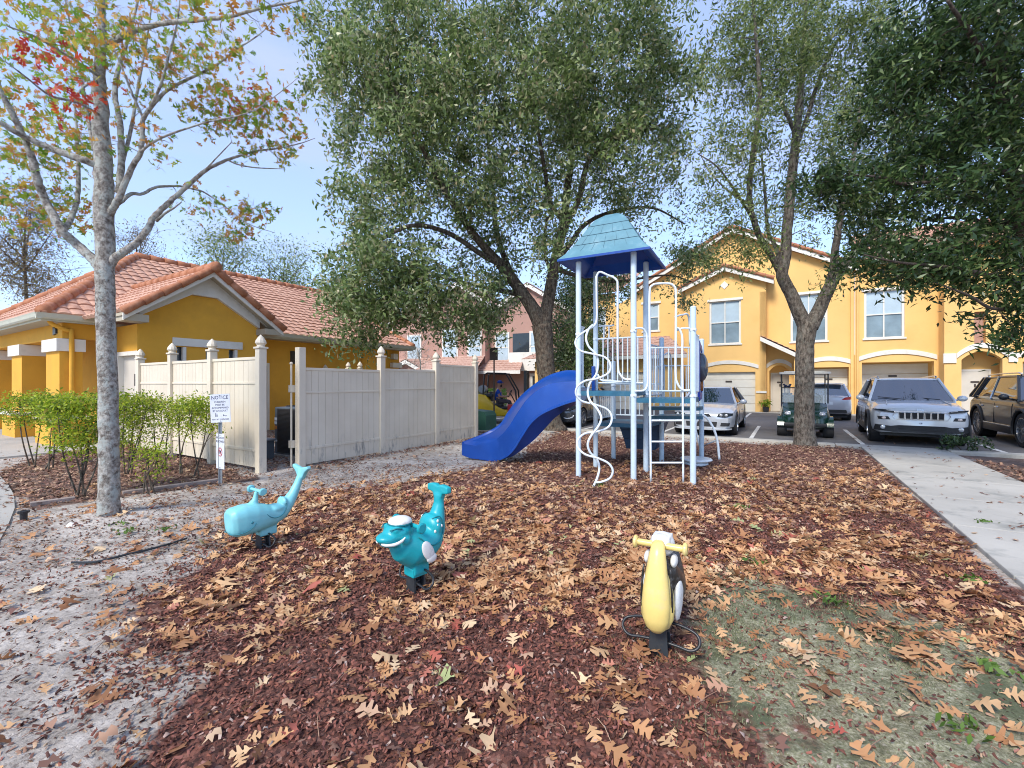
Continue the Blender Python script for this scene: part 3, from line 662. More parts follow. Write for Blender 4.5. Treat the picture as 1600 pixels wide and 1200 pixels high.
# ---------------------------------------------------------------- ochre clubhouse, left
def clubhouse():
    t = root('clubhouse', 'ochre single storey building with clay tile roof and square porch piers, left of playground', 'building', tuple(GW(-15, 5.6)), TH)
    # gable block: wall facing the playground at u=-12.8
    ug, v0, v1, ze = -12.8, 4.29, 7.05, 3.02
    vm = (v0+v1)/2; sl = 0.83
    ztop = lambda a: 3.72+0.02 if abs(a-vm) < 0.3 else 3.74-(abs(a-vm)-0.3)*0.62
    w_ = MB()
    slots = [(5.08, 5.24, 2.08, 2.42), (5.72, 5.92, 2.08, 2.42), (6.28, 6.46, 2.08, 2.42)]
    wall_holes(w_, v0, v1, 0, ztop, slots, ug, 0.22, 'v', brk=(vm-0.3, vm+0.3), face=1)
    build('gable_wall', w_, 'stucco_ochre', t, 'G')
    for s in slots:
        g = MB(); g.box((ug-0.14, s[0], s[2]), (ug-0.10, s[1], s[3])); f = build('slot_window', g, 'dark_glass', t, 'G')
        g = MB(); g.box((ug-0.09, s[1]-0.035, s[2]), (ug+0.03, s[1]+0.03, s[3])); g.box((ug-0.09, s[0]-0.02, s[2]-0.04), (ug+0.04, s[1]+0.03, s[2]-0.002)); build('window_frame', g, 'white_trim', f, 'G')
    g = MB(); g.box((ug-0.01, 4.98, 2.44), (ug+0.05, 6.62, 2.64), bev=0.008); build('lintel', g, 'white_trim', t, 'G')
    # big boxed gable overhang
    uo = ug+0.52; ap = (vm, 4.40); L = (v0-0.42, 3.10); Rr = (v1+0.45, 3.08)
    g = MB()
    for (a, b) in ((L, ap), (ap, Rr)):
        g.prism([(a[0], a[1]-0.02), (b[0], b[1]-0.02), (b[0], b[1]-0.20), (a[0], a[1]-0.20)], uo-0.045, uo, 'YZ')
    build('bargeboard', g, 'white_trim', t, 'G')
    g = MB()
    for (a, b) in ((L, ap), (ap, Rr)):
        g.prism([(a[0], a[1]-0.035), (b[0], b[1]-0.035), (b[0], b[1]-0.10), (a[0], a[1]-0.10)], ug-0.3, uo-0.048, 'YZ')
    g.box((ug+0.003, L[0]+0.03, 2.90), (uo-0.05, v0+0.06, 3.06)); g.box((ug+0.003, v1-0.04, 2.88), (uo-0.05, Rr[0]-0.03, 3.04))
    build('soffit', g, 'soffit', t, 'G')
    g = MB()
    for s in (-1, 1):
        a = vm+s*0.3; b = v0 if s < 0 else v1
        g.prism([(a, ztop(a)-0.0), (b, ztop(b)-0.0), (b, ztop(b)+0.22), (a, ztop(a)+0.25)], ug-0.003, ug+0.11, 'YZ')
    g.box((ug-0.003, vm-0.3, 3.745), (ug+0.11, vm+0.3, 3.99)); g.prism([(L[0]+0.05, 3.06), (vm, ap[1]-0.1), (Rr[0]-0.05, 3.04), (v1, ztop(v1)+0.2), (vm+0.3, 3.98), (vm-0.3, 3.98), (v0, ztop(v0)+0.2)], ug+0.004, ug+0.10, 'YZ')
    build('gable_frieze', g, 'white_trim', t, 'G')
    # gable roof slopes run back into the main roof
    ub = -17.6
    r = MB()
    tiles(r, (uo+0.05, L[0]-0.02, L[1]), (ub, L[0]-0.02, L[1]), (ub, vm, ap[1]), (uo+0.05, vm, ap[1]), 0.34, 0.24)
    tiles(r, (ub, Rr[0]+0.02, Rr[1]), (uo+0.05, Rr[0]+0.02, Rr[1]), (uo+0.05, vm, ap[1]), (ub, vm, ap[1]), 0.34, 0.24)
    rf = build('gable_roof', r, 'clay_tile', t, 'G', fix=False)
    r = MB(); caps(r, (uo+0.12, vm, ap[1]+0.03), (-18.2, vm, ap[1]+0.03), 0.12)
    caps(r, (uo+0.04, L[0], L[1]+0.0), (uo+0.04, vm, ap[1]), 0.085, 0.38); caps(r, (uo+0.04, Rr[0], Rr[1]), (uo+0.04, vm, ap[1]), 0.085, 0.38)
    build('ridge_tiles', r, 'clay_cap', rf, 'G', smooth=True)
    # main roof: ridge along v at u=-19.8
    zr, ur = 6.02, -19.8; vA = 6.6; vE = 14.3; eL = -14.8; vL = 3.15; eR = -13.8; ue = -24.8; zE = 3.16
    r = MB()
    tiles(r, (eL, vL, zE), (eL, 7.3, zE), (ur, 7.3, zr), (ur, vA, zr))
    tiles(r, (eR, 7.3, zE-0.06), (eR, vE, zE-0.06), (ur, vE, zr), (ur, 7.3, zr))
    tiles(r, (ue, vL, zE), (eL, vL, zE), (ur, vA, zr), (ur, vA, zr))
    tiles(r, (ue, vE, zE), (ue, vL, zE), (ur, vA, zr), (ur, vE, zr), 0.5, 0.4)
    rf = build('main_roof', r, 'clay_tile', t, 'G', fix=False)
    r = MB(); caps(r, (ur, vA, zr+0.05), (ur, vE, zr+0.05), 0.13); caps(r, (eL-0.04, vL+0.04, zE+0.05), (ur, vA, zr+0.03), 0.13); caps(r, (ue, vL, zE+0.05), (ur, vA, zr+0.03), 0.13)
    caps(r, (eR, vE-0.03, zE), (ur, vE-0.03, zr), 0.10, 0.38)
    build('ridge_tiles', r, 'clay_cap', rf, 'G', smooth=True)
    # eaves, soffit boards, gutters
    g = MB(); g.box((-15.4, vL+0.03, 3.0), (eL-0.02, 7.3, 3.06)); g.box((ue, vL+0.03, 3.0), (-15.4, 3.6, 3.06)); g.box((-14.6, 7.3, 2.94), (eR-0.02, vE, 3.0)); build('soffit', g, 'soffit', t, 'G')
    g = MB(); g.box((eL-0.02, vL, 2.985), (eL, v0+0.0, 3.155)); g.box((ue, vL-0.0, 2.985), (eL-0.021, vL+0.02, 3.155)); g.box((eR-0.02, 7.45, 2.93), (eR, vE, 3.10)); build('fascia', g, 'gutter_paint', t, 'G')
    g = MB(); gutter(g, (eL, vL-0.1, 3.16), (eL, v0+0.05, 3.16), (1, 0, 0)); build('gutter', g, 'gutter_paint', t, 'G')
    g = MB(); gutter(g, (eL+0.1, vL, 3.16), (-26, vL, 3.16), (0, -1, 0)); build('gutter', g, 'gutter_paint', t, 'G')
    g = MB(); gutter(g, (eR, 7.5, 3.11), (eR, vE+0.05, 3.11), (1, 0, 0)); build('gutter', g, 'gutter_paint', t, 'G')
    # porch beam and piers
    g = MB(); g.box((-15.42, vL+0.42, 2.62), (-15.07, v0+0.32, 3.0)); g.box((-25, vL+0.42, 2.62), (-15.422, vL+0.8, 3.0)); build('porch_beam', g, 'stucco_ochre', t, 'G')
    for (pu, wv) in ((-15.07, 0.42), (-18.35, 0.62), (-22.2, 0.6)):
        g = MB(); g.box((pu-1.05, 3.52, 0.72), (pu, 3.52+wv, 2.3)); c = build('porch_pier', g, 'stucco_ochre', t, 'G')
        g = MB(); g.box((pu-1.13, 3.45, 2.302), (pu+0.06, 3.57+wv, 2.61), bev=0.01); build('capital', g, 'white_trim', c, 'G')
        g = MB(); g.box((pu-1.22, 3.36, 0), (pu+0.14, 3.68+wv, 0.62)); build('plinth', g, 'stucco_ochre', c, 'G')
        g = MB(); g.box((pu-1.26, 3.32, 0.622), (pu+0.18, 3.72+wv, 0.70), bev=0.01); build('plinth_cap', g, 'white_trim', c, 'G')
    g = MB(); g.tube([(-15.02, 3.36, 3.06), (-15.0, 3.36, 2.95), (-15.02, 3.66, 2.80), (-15.0, 3.72, 2.68), (-15.0, 3.72, 0.72)], 0.05, 8, smooth=3); build('downspout', g, 'stucco_ochre', t, 'G', smooth=True)
    # porch back wall, door
    g = MB(); wall_holes(g, -26, -16.0, 0, 3.0, [], 5.5, 0.2, 'u', face=-1); wall_holes(g, -16.0, -12.95, 0, 3.0, [(-14.78, -13.62, 0, 2.25)], 4.62, 0.2, 'u', face=-1); g.box((-16.2, 4.62, 0), (-16.0, 5.5, 3.0)); build('porch_wall', g, 'stucco_ochre', t, 'G')
    g = MB()
    g.box((-14.84, 4.54, 0), (-14.74, 4.70, 2.32)); g.box((-13.66, 4.54, 0), (-13.56, 4.70, 2.32)); g.box((-14.738, 4.54, 2.22), (-13.662, 4.70, 2.32)); build('door_frame', g, 'white_trim', t, 'G')
    g = MB(); g.box((-14.738, 4.66, 0.02), (-13.662, 4.71, 2.218)); d = build('door', g, 'door_paint', t, 'G')
    g = MB(); g.box((-14.0, 4.63, 1.45), (-13.82, 4.658, 1.75)); build('restroom_sign', g, 'black_plastic', d, 'G')
    g = MB(); g.tube([(-14.6, 4.65, 1.0), (-14.6, 4.58, 1.0), (-14.48, 4.58, 1.0)], 0.015, 6); g.box((-14.63, 4.64, 0.92), (-14.57, 4.658, 1.10)); build('door_handle', g, 'black_metal', d, 'G')
    # wing wall with door, louvre, conduit
    uw = -14.35
    g = MB(); wall_holes(g, 7.05, vE-0.3, 0, 3.0, [(7.35, 8.25, 0, 2.12)], uw, 0.22, 'v', face=1); g.box((uw-0.22, 7.05, 0), (ug-0.3, 7.06, 2.9)); g.box((uw-9.5, vE-0.5, 0), (uw-0.222, vE-0.3, 3.0)); build('wing_wall', g, 'stucco_ochre', t, 'G')
    g = MB(); g.prism([(-14.4, 2.9), (ue+0.5, 2.9), (ur, zr-0.1)], vE-0.35, vE-0.302, 'XZ'); build('end_gable', g, 'stucco_ochre', t, 'G')
    g = MB(); g.box((uw-0.12, 7.40, 0.02), (uw-0.07, 8.20, 2.08)); d = build('service_door', g, 'door_paint', t, 'G')
    g = MB(); g.box((uw-0.09, 7.32, 0), (uw+0.02, 7.40, 2.18)); g.box((uw-0.09, 8.20, 0), (uw+0.02, 8.28, 2.18)); g.box((uw-0.09, 7.402, 2.09), (uw+0.02, 8.198, 2.18)); build('door_frame', g, 'white_trim', d, 'G')
    g = MB(); g.box((uw-0.065, 7.5, 0.9), (uw-0.04, 8.1, 1.95)); build('door_glass', g, 'dark_glass', d, 'G')
    g = MB()
    g.box((uw+0.0, 9.0, 2.18), (uw+0.02, 9.5, 2.62))
    for k in range(9): g.box((uw+0.02, 9.03, 2.2+0.046*k), (uw+0.045, 9.47, 2.215+0.046*k))
    build('wall_louvre', g, 'brown_metal', t, 'G')
    g = MB(); g.tube([(uw+0.03, 12.0, 1.9), (uw+0.05, 12.0, 2.55), (uw+0.05, 12.1, 2.65), (uw+0.05, 12.7, 2.65), (uw+0.05, 12.8, 2.55), (uw+0.03, 12.8, 1.9)], 0.022, 6); build('conduit', g, 'stucco_ochre', t, 'G')
    g = MB(); g.box((uw+0.02, 13.5, 2.55), (uw+0.2, 13.75, 2.78)); g.box((uw+0.03, 13.45, 2.2), (uw+0.22, 13.95, 2.4)); build('wall_lamp', g, 'cream_trim', t, 'G')
    g = MB(); g.prism([(0, 0), (0.22, 0.03), (0.22, 0.14), (0.03, 0.20), (0, 0.2)], 3.2, 3.5, 'XZ', Matrix.Translation((-15.05-0.6, 0.33, 2.72))); l = build('floodlight', g, 'black_metal', t, 'G')
    g = MB(); g.box((-15.66, 3.54, 2.74), (-15.44, 3.57, 2.86)); build('lens', g, 'lamp_glass', l, 'G')
    return t
clubhouse()

# ---------------------------------------------------------------- yellow townhouse block, right
def townhouse():
    VF = 27.8
    t = root('townhouse_block', 'long yellow two storey townhouse row with cream garage doors behind the parked cars', 'building', tuple(GW(2, VF)), TH)
    # ---- section A (gabled bay, stands 0.6 forward)
    vA = VF-0.6; A0, A1 = -5.0, -0.95; am = -2.95
    zt = lambda a: 7.75-abs(a-am)*0.42
    g = MB(); wall_holes(g, A0, A1, 0, zt, [(-3.72, -2.14, 3.72, 6.08), (-4.05, -1.45, 0, 2.15)], vA, 0.3, brk=(am,)); g.box((A1-0.3, vA, 0), (A1, VF+0.1, 6.4)); g.box((A0, vA+0.002, 0), (A0+0.3, VF+3, 6.4)); build('bay_wall', g, 'stucco_yellow', t, 'G')
    window(t, -3.72, -2.14, 3.72, 6.08, vA, 2, 2, blind=0.5)
    g = MB(); band_arch(g, -4.2, -1.3, 2.32, 0.28, 0.2, vA); build('arch_trim', g, 'white_trim', t, 'G')
    def garage(a0, a1, z, v):
        d = MB()
        for k in range(5): d.box((a0, v, z*k/5+0.008), (a1, v+0.05, z*(k+1)/5-0.008), bev=0.012)
        o = build('garage_door', d, 'garage_paint', t, 'G')
        h = MB(); h.box(((a0+a1)/2-0.16, v-0.02, z*0.74), ((a0+a1)/2+0.16, v-0.002, z*0.74+0.09)); build('number_plate', h, 'brown_metal', o, 'G')
    garage(-4.05, -1.45, 2.15, vA+0.15)
    g = MB(); g.add([(am-0.22, vA-0.03, 6.95), (am, vA-0.03, 6.73), (am+0.22, vA-0.03, 6.95), (am, vA-0.03, 7.17), (am-0.22, vA+0.05, 6.95), (am, vA+0.05, 6.73), (am+0.22, vA+0.05, 6.95), (am, vA+0.05, 7.17)], [(0, 1, 2, 3), (0, 1, 5, 4), (1, 2, 6, 5), (2, 3, 7, 6), (3, 0, 4, 7)]); build('gable_diamond', g, 'white_trim', t, 'G')
    def gable_roof(am, a0, a1, zap, slope, v, depth, ov=0.35):
        r = MB(); zl, zr_ = zap-(am-a0)*slope, zap-(a1-am)*slope
        tiles(r, (a0, v+depth, zl), (a0, v-ov, zl), (am, v-ov, zap), (am, v+depth, zap), 0.4, 0.36, sub=4)
        tiles(r, (a1, v-ov, zr_), (a1, v+depth, zr_), (am, v+depth, zap), (am, v-ov, zap), 0.4, 0.36, sub=4)
        o = build('gable_roof', r, 'clay_tile', t, 'G', fix=False)
        r = MB(); caps(r, (a0, v-ov, zl+0.02), (am, v-ov, zap+0.02), 0.09); caps(r, (a1, v-ov, zr_+0.02), (am, v-ov, zap+0.02), 0.09); build('verge_tiles', r, 'clay_cap', o, 'G')
        r = MB()
        for (p, q, zp, zq) in ((a0, am, zl, zap), (am, a1, zap, zr_)):
            r.prism([(p, zp-0.06), (q, zq-0.06), (q, zq-0.30), (p, zp-0.30)], v-ov+0.01, v-ov+0.06, 'XZ'); r.prism([(p, zp-0.10), (q, zq-0.10), (q, zq-0.16), (p, zp-0.16)], v-ov+0.062, v+0.1, 'XZ')
        build('bargeboard', r, 'white_trim', o, 'G')
    gable_roof(am, A0-0.35, A1+0.35, 7.98, 0.42, vA, 3.5)
    # ---- section B (plain recess with entry and garage), C, D, E
    zt2 = lambda a: 9.95-abs(a+2.6)*0.52
    holesB = [(-0.82, 0.08, 0, 2.2, 0.3), (1.05, 2.62, 0, 2.35), (0.15, 1.75, 3.72, 6.15), (-7.6, -6.6, 4.75, 6.4)]
    holesC = [(3.12, 5.75, 0, 2.55), (3.2, 4.72, 3.72, 6.0)]
    g = MB(); wall_holes(g, -9.5, 2.85, 0, zt2, holesB, VF, 0.3, brk=(-2.6, 0.5)); build('recess_wall', g, 'stucco_yellow', t, 'G')
    g = MB(); wall_holes(g, 2.85, 5.9, 0, 7.6, holesC, VF-0.12, 0.42); build('middle_wall', g, 'stucco_yellow', t, 'G')
    g = MB(); wall_holes(g, 5.9, 8.1, 0, 7.6, [(6.45, 7.7, 0, 2.55, 0.35), (6.85, 7.2, 3.15, 4.6)], VF-1.0, 0.3); g.box((5.9, VF-0.998, 0), (5.902, VF-0.1, 7.6)); g.box((8.098, VF-0.998, 0), (8.1, VF-0.1, 7.6)); build('entry_tower', g, 'stucco_yellow', t, 'G')
    g = MB(); g.box((6.5, VF-0.1, 2.6), (7.6, VF-0.05, 5)); g.box((6.8, VF-0.74, 3.1), (7.25, VF-0.69, 4.65)); build('stair_recess', g, 'stucco_brown', t, 'G')
    g = MB(); wall_holes(g, 8.1, 26, 0, 7.6, [(8.5, 11.2, 0, 2.45), (8.7, 10.3, 3.72, 6.0), (12.2, 13.2, 0, 2.2, 0.3), (14, 16.6, 0, 2.35), (14.2, 16, 3.72, 6)], VF-0.3, 0.3); build('far_wall', g, 'stucco_yellow', t, 'G')
    window(t, 0.15, 1.75, 3.72, 6.15, VF, 2, 2, blind=0.55)
    window(t, 3.2, 4.72, 3.72, 6.0, VF-0.12, 2, 2, blind=0.5)
    window(t, 8.7, 10.3, 3.72, 6.0, VF-0.3, 2, 2, blind=0.5); window(t, 14.2, 16, 3.72, 6.0, VF-0.3, 2, 2, blind=0.5)
    for (a0, a1, z, r_, v) in ((-0.95, 0.2, 2.34, 0.28, VF), (0.85, 2.7, 2.5, 0.18, VF), (3.0, 5.85, 2.62, 0.30, VF-0.12), (6.3, 7.85, 2.62, 0.42, VF-1.0), (8.3, 11.4, 2.6, 0.28, VF-0.3)):
        g = MB(); band_arch(g, a0, a1, z, r_, 0.22, v); build('arch_trim', g, 'white_trim', t, 'G')
    for a_, b_ in (((5.86, VF-1.06, 2.42), (6.28, VF-0.98, 2.84)), ((7.87, VF-1.06, 2.42), (8.14, VF-0.98, 2.84)), ((-1.42, vA-0.04, 1.02), (-0.93, vA+0.2, 1.12))):
        g = MB(); g.box(a_, b_); build('string_course', g, 'white_trim', t, 'G')
    garage(1.05, 2.62, 2.3, VF+0.6); garage(3.12, 5.75, 2.5, VF+0.9); garage(8.5, 11.2, 2.4, VF+0.4); garage(14, 16.6, 2.3, VF+0.3)
    for (a0, a1, z, v) in ((-0.72, 0.05, 2.05, VF+0.7), (6.62, 7.5, 2.08, VF-0.25), (12.3, 13.1, 2.05, VF+0.3)):
        d = MB(); d.box((a0, v, 0.02), (a1, v+0.05, z), bev=0.01); o = build('front_door', d, 'door_paint', t, 'G')
        h = MB(); h.box((a0-0.06, v-0.02, 0), (a0-0.002, v+0.06, z+0.07)); h.box((a1+0.002, v-0.02, 0), (a1+0.06, v+0.06, z+0.07)); h.box((a0, v-0.02, z+0.003), (a1, v+0.06, z+0.07)); build('door_frame', h, 'white_trim', o, 'G')
        h = MB(); h.box(((a0+a1)/2-0.14, v-0.02, 1.55), ((a0+a1)/2+0.14, v-0.001, 1.63)); h.box(((a0+a1)/2-0.03, v-0.02, 1.36), ((a0+a1)/2+0.03, v-0.001, 1.50)); build('number_plate', h, 'brown_metal', o, 'G')
        h = MB(); h.ell((a1-0.08, v-0.04, 1.0), (0.03, 0.03, 0.03), 8, 6); build('door_knob', h, 'chrome', o, 'G')
    g = MB(); g.box((-0.9, VF+0.76, 0), (2.8, VF+0.8, 3)) ; g.box((0.3, VF+0.3, 0), (0.32, VF+0.76, 3)); g.box((2.95, VF+0.96, 0), (5.9, VF+1.0, 3)); g.box((6.0, VF-0.19, 0), (8.0, VF-0.15, 3)); g.box((8.2, VF+0.46, 0), (26, VF+0.5, 3)); build('porch_back_wall', g, 'stucco_yellow', t, 'G')
    g = MB(); g.box((2.68, VF-0.12, 0), (2.80, VF-0.002, 7.2)); g.tube([(2.95, VF-0.2, 7.1), (2.95, VF-0.2, 0.1)], 0.05, 6); build('downspout', g, 'stucco_yellow', t, 'G')
    # shed roof over the entry
    r = MB(); tiles(r, (0.55, VF-1.1, 3.02), (0.55, VF+0.02, 3.02), (-1.2, VF+0.02, 4.02), (-1.2, VF-1.1, 4.02), 0.3, 0.28, sub=4); o = build('entry_roof', r, 'clay_tile', t, 'G', fix=False)
    r = MB(); r.prism([(-1.2, 3.97), (0.6, 2.94), (0.6, 2.72), (-1.2, 3.75)], VF-1.14, VF-1.08, 'XZ'); r.prism([(-1.2, 3.93), (0.6, 2.90), (0.6, 2.86), (-1.2, 3.89)], VF-1.078, VF, 'XZ'); build('bargeboard', r, 'white_trim', o, 'G')
    g = MB(); g.box((0.30, VF-0.95, 0), (0.62, VF-0.002, 2.8)); build('entry_pier', g, 'stucco_yellow', t, 'G')
    # big gable behind, and main roof
    gable_roof(-2.6, -8.2, 3.0, 10.2, 0.52, VF, 5.5, 0.4)
    r = MB(); tiles(r, (3.2, VF-0.55, 7.5), (26, VF-0.55, 7.5), (26, VF+6, 10.4), (3.2, VF+6, 10.4), 0.42, 0.36, sub=4); o = build('main_roof', r, 'clay_tile', t, 'G', fix=False)
    r = MB(); r.box((3.2, VF-0.5, 7.22), (26, VF-0.45, 7.5)); build('fascia', r, 'white_trim', o, 'G')
    r = MB(); tiles(r, (5.6, VF-1.4, 7.5), (8.4, VF-1.4, 7.5), (7.0, VF-0.2, 8.1), (7.0, VF-0.2, 8.1), 0.42, 0.36, sub=4); build('tower_roof', r, 'clay_tile', o, 'G', fix=False)
    # low garage wing left of the bay with its own tiled roof
    g = MB(); wall_holes(g, -14.2, A0-0.02, 0, 3.1, [(-12.9, -10.3, 0, 2.2), (-9.6, -7.0, 0, 2.2)], vA-1.2, 0.3); g.box((-14.2, vA-1.198, 0), (-13.9, VF+4, 3.1)); build('garage_wing', g, 'stucco_yellow', t, 'G')
    garage(-12.9, -10.3, 2.2, vA-1.05); garage(-9.6, -7.0, 2.2, vA-1.05)
    r = MB(); tiles(r, (-14.9, vA-1.75, 3.12), (-4.6, vA-1.75, 3.12), (-6.2, VF+0.3, 4.5), (-12.6, VF+0.3, 4.5), 0.4, 0.34, sub=4); o = build('low_roof', r, 'far_tile', t, 'G', fix=False)
    r = MB(); r.box((-14.9, vA-1.8, 2.92), (-4.6, vA-1.74, 3.12)); build('fascia', r, 'white_trim', o, 'G')
    g = MB(); wall_holes(g, -12.2, -9.5, 2.8, 7.4, [(-11.3, -10.1, 4.8, 6.4)], VF+0.4, 0.3); g.box((-12.2, VF+0.402, 2.8), (-11.9, VF+5, 7.4)); build('upper_wall', g, 'stucco_yellow', t, 'G')
    window(t, -11.3, -10.1, 4.8, 6.4, VF+0.4, 2, 2, blind=0.5)
    window(t, -7.6, -6.6, 4.75, 6.4, VF-0.0, 1, 2, blind=0.5)
    r = MB(); tiles(r, (-12.7, VF-0.1, 7.4), (-9.0, VF-0.1, 7.4), (-9.0, VF+5, 9.6), (-11.5, VF+5, 9.6), 0.42, 0.36, sub=4); build('left_roof', r, 'clay_tile', t, 'G', fix=False)
    return t
townhouse()

# ---------------------------------------------------------------- brown townhouse far behind the fence
def brownhouse():
    Y0 = 36.0
    th = R(-22); c, s = math.cos(th), math.sin(th)
    org = P(700, 600, Y0); org.z = 0
    t = root('brown_townhouse', 'dusty brown two storey townhouse with pale tile roofs, far behind the cream fence', 'building', tuple(org), th)
    def wl(a0, a1, z0, z1, y, m='stucco_brown', name='wall', d=5):
        g = MB(); g.box((a0, y, z0), (a1, y+d, z1)); return build(name, g, m, t)
    def win(a0, a1, z0, z1, y):
        g = MB(); g.box((a0-0.12, y-0.06, z0-0.12), (a1+0.12, y+0.02, z1+0.14)); f = build('window_frame', g, 'white_trim', t)
        g = MB(); g.box((a0, y-0.08, z0), (a1, y-0.062, z1)); build('pane', g, 'window_blind', f)
        g = MB(); g.box((a0, y-0.10, (z0+z1)/2-0.04), (a1, y-0.082, (z0+z1)/2+0.04)); build('window_bar', g, 'white_trim', f)
    wl(-6.5, -1.2, 0, 6.6, 1.2); wl(-1.2, 3.3, 0, 7.6, 0.0); wl(3.3, 9.8, 0, 6.9, 0.8); wl(-16, -6.5, 0, 6.4, 1.5)
    for (a0, a1, z0, z1, y) in ((1.9, 2.9, 3.3, 5.6, 0), (-0.4, 0.8, 3.3, 5.8, 0), (3.9, 4.9, 3.3, 5.4, 0.8), (-4.6, -3.4, 3.4, 5.6, 1.2), (-9, -7.8, 3.4, 5.5, 1.5), (6.8, 7.8, 3.3, 5.4, 0.8)): win(a0, a1, z0, z1, y)
    g = MB(); g.box((5.2, 0.2, 2.5), (8.6, 0.8, 3.9)); b_ = build('balcony', g, 'white_trim', t)
    g = MB(); g.box((5.3, 0.75, 3.9), (8.5, 0.79, 5.4)); build('balcony_opening', g, 'dark_glass', b_)
    def gab(am, hw, z0, rise, y, d):
        r = MB(); tiles(r, (am-hw, y+d, z0), (am-hw, y-0.4, z0), (am, y-0.4, z0+rise), (am, y+d, z0+rise), 0.5, 0.4, sub=4); tiles(r, (am+hw, y-0.4, z0), (am+hw, y+d, z0), (am, y+d, z0+rise), (am, y-0.4, z0+rise), 0.5, 0.4, sub=4)
        o = build('gable_roof', r, 'far_tile', t, fix=False)
        r = MB()
        for sg in (-1, 1): r.prism([(am+sg*hw, z0-0.05), (am, z0+rise-0.05), (am, z0+rise-0.35), (am+sg*hw, z0-0.35)], y-0.42, y-0.36, 'XZ')
        build('bargeboard', r, 'white_trim', o)
        r = MB(); r.prism([(am-hw+0.3, z0-0.05), (am, z0+rise-0.3), (am+hw-0.3, z0-0.05)], y, y+0.1, 'XZ'); build('gable_wall', r, 'stucco_brown', o)
    gab(1.05, 3.0, 7.5, 2.1, 0, 6); gab(-3.8, 3.2, 6.6, 2.0, 1.2, 6); gab(6.6, 3.6, 6.9, 2.3, 0.8, 6); gab(-11, 4.8, 6.4, 2.6, 1.5, 6)
    def lowroof(a0, a1, y, z, d=2.2, rise=1.1):
        r = MB(); tiles(r, (a0-0.4, y-d, z), (a1+0.4, y-d, z), (a1, y+0.02, z+rise), (a0, y+0.02, z+rise), 0.4, 0.36, sub=4); o = build('porch_roof', r, 'far_tile', t, fix=False)
        r = MB(); r.box((a0-0.4, y-d-0.05, z-0.25), (a1+0.4, y-d+0.02, z)); build('fascia', r, 'white_trim', o)
    lowroof(-1.2, 3.3, 0, 2.6); lowroof(3.3, 6.2, 0.8, 2.5, 1.8, 0.9); lowroof(-6.5, -1.4, 1.2, 2.6)
    wl(-1.0, 3.1, 0, 2.4, -1.8, d=0.3); wl(-6.3, -1.6, 0, 2.4, -0.6, d=0.3)
    gab(-3.2, 1.6, 2.7, 0.8, -0.9, 2)
    g = MB()
    for a in (-0.9, 0.6, 1.4): g.box((a, -2.1, 0), (a+0.35, -1.81, 2.35))
    g.box((-0.5, -1.86, 0.1), (0.4, -1.81, 2.0)); g.box((1.8, -1.86, 0), (3.0, -1.81, 2.1)); build('porch_columns', g, 'white_trim', t)
    g = MB(); g.box((6.7, 0.72, 0), (8.0, 0.79, 2.3)); build('entry_trim', g, 'white_trim', t); g = MB(); g.box((6.95, 0.68, 0), (7.75, 0.715, 2.1)); build('entry_recess', g, 'dark_glass', t)
brownhouse()
# ================================================================ FENCES, SIGNS, SMALL THINGS
def fence(label, pts, ptop, panels, caps_on, post_r=0.065, extra=None):
    """pts: grid points of the posts; panels: (z0,z1) between successive posts or None"""
    t = root('vinyl_fence', label, 'fence', tuple(GW(*pts[0])), TH, None)
    for (u, v), zt, cp in zip(pts, ptop, caps_on):
        g = MB(); zb = zt-0.24 if cp else zt
        g.box((u-post_r, v-post_r, -0.05), (u+post_r, v+post_r, zb), bev=0.008)
        o = build('fence_post', g, 'vinyl', t, 'G')
        if cp:
            g = MB(); g.box((u-post_r-0.02, v-post_r-0.02, zb+0.001), (u+post_r+0.02, v+post_r+0.02, zb+0.035), bev=0.008)
            sq = [(0.060, zb+0.03), (0.052, zb+0.06), (0.078, zb+0.10), (0.070, zb+0.14), (0.045, zb+0.19), (0.012, zb+0.235), (0.0005, zb+0.245)]
            g.lathe([(r*1.15, z) for r, z in sq], (u, v, 0), 10); build('finial', g, 'vinyl', o, 'G')
    for k, pz in enumerate(panels):
        if not pz: continue
        (ua, va), (ub, vb) = pts[k], pts[k+1]; d = Vector((ub-ua, vb-va, 0)); L = d.length; d.normalize(); n = Vector((-d.y, d.x, 0)); z0, z1 = pz
        M_ = Matrix.Translation(Vector((ua, va, 0))) @ Matrix(((d.x, n.x, 0, 0), (d.y, n.y, 0, 0), (0, 0, 1, 0), (0, 0, 0, 1)))
        g = MB(); a = post_r+0.004; nb = round((L-2*a)/0.145); bw = (L-2*a)/nb
        for i in range(nb): g.box((a+i*bw+0.003, -0.012, z0), (a+(i+1)*bw-0.003, 0.012, z1-0.03), M_)
        g.box((a, -0.006, z0), (L-a, 0.006, z1-0.04), M_)
        o = build('fence_panel', g, 'vinyl', t, 'G')
        for zr, h in ((z1-0.05, 0.05), (z1-0.47, 0.035), (z0+0.27, 0.05)):
            g = MB(); g.box((a-0.002, -0.028, zr), (L-a+0.002, 0.028, zr+h), M_, bev=0.006); build('fence_rail', g, 'vinyl', o, 'G')
    return t
fence('cream vinyl fence section from ochre gable wall to corner post, behind the notice sign', [(-7.67, 4.28), (-9.33, 4.28), (-11.0, 4.28), (-12.6, 4.28)], [2.34, 2.36, 2.36, 2.3], [(0.06, 1.97)]*3, [1, 1, 1, 1])
fr_ = fence('cream vinyl fence section with mildewed foot, running from the gap back to the blue slide', [(-7.5, 4.9), (-7.5, 6.79), (-7.5, 8.57), (-7.5, 10.22)], [2.16, 2.32, 2.30, 2.33], [(0.03, 1.80), (0.0, 1.84), (0.02, 2.0)], [0, 1, 1, 1])
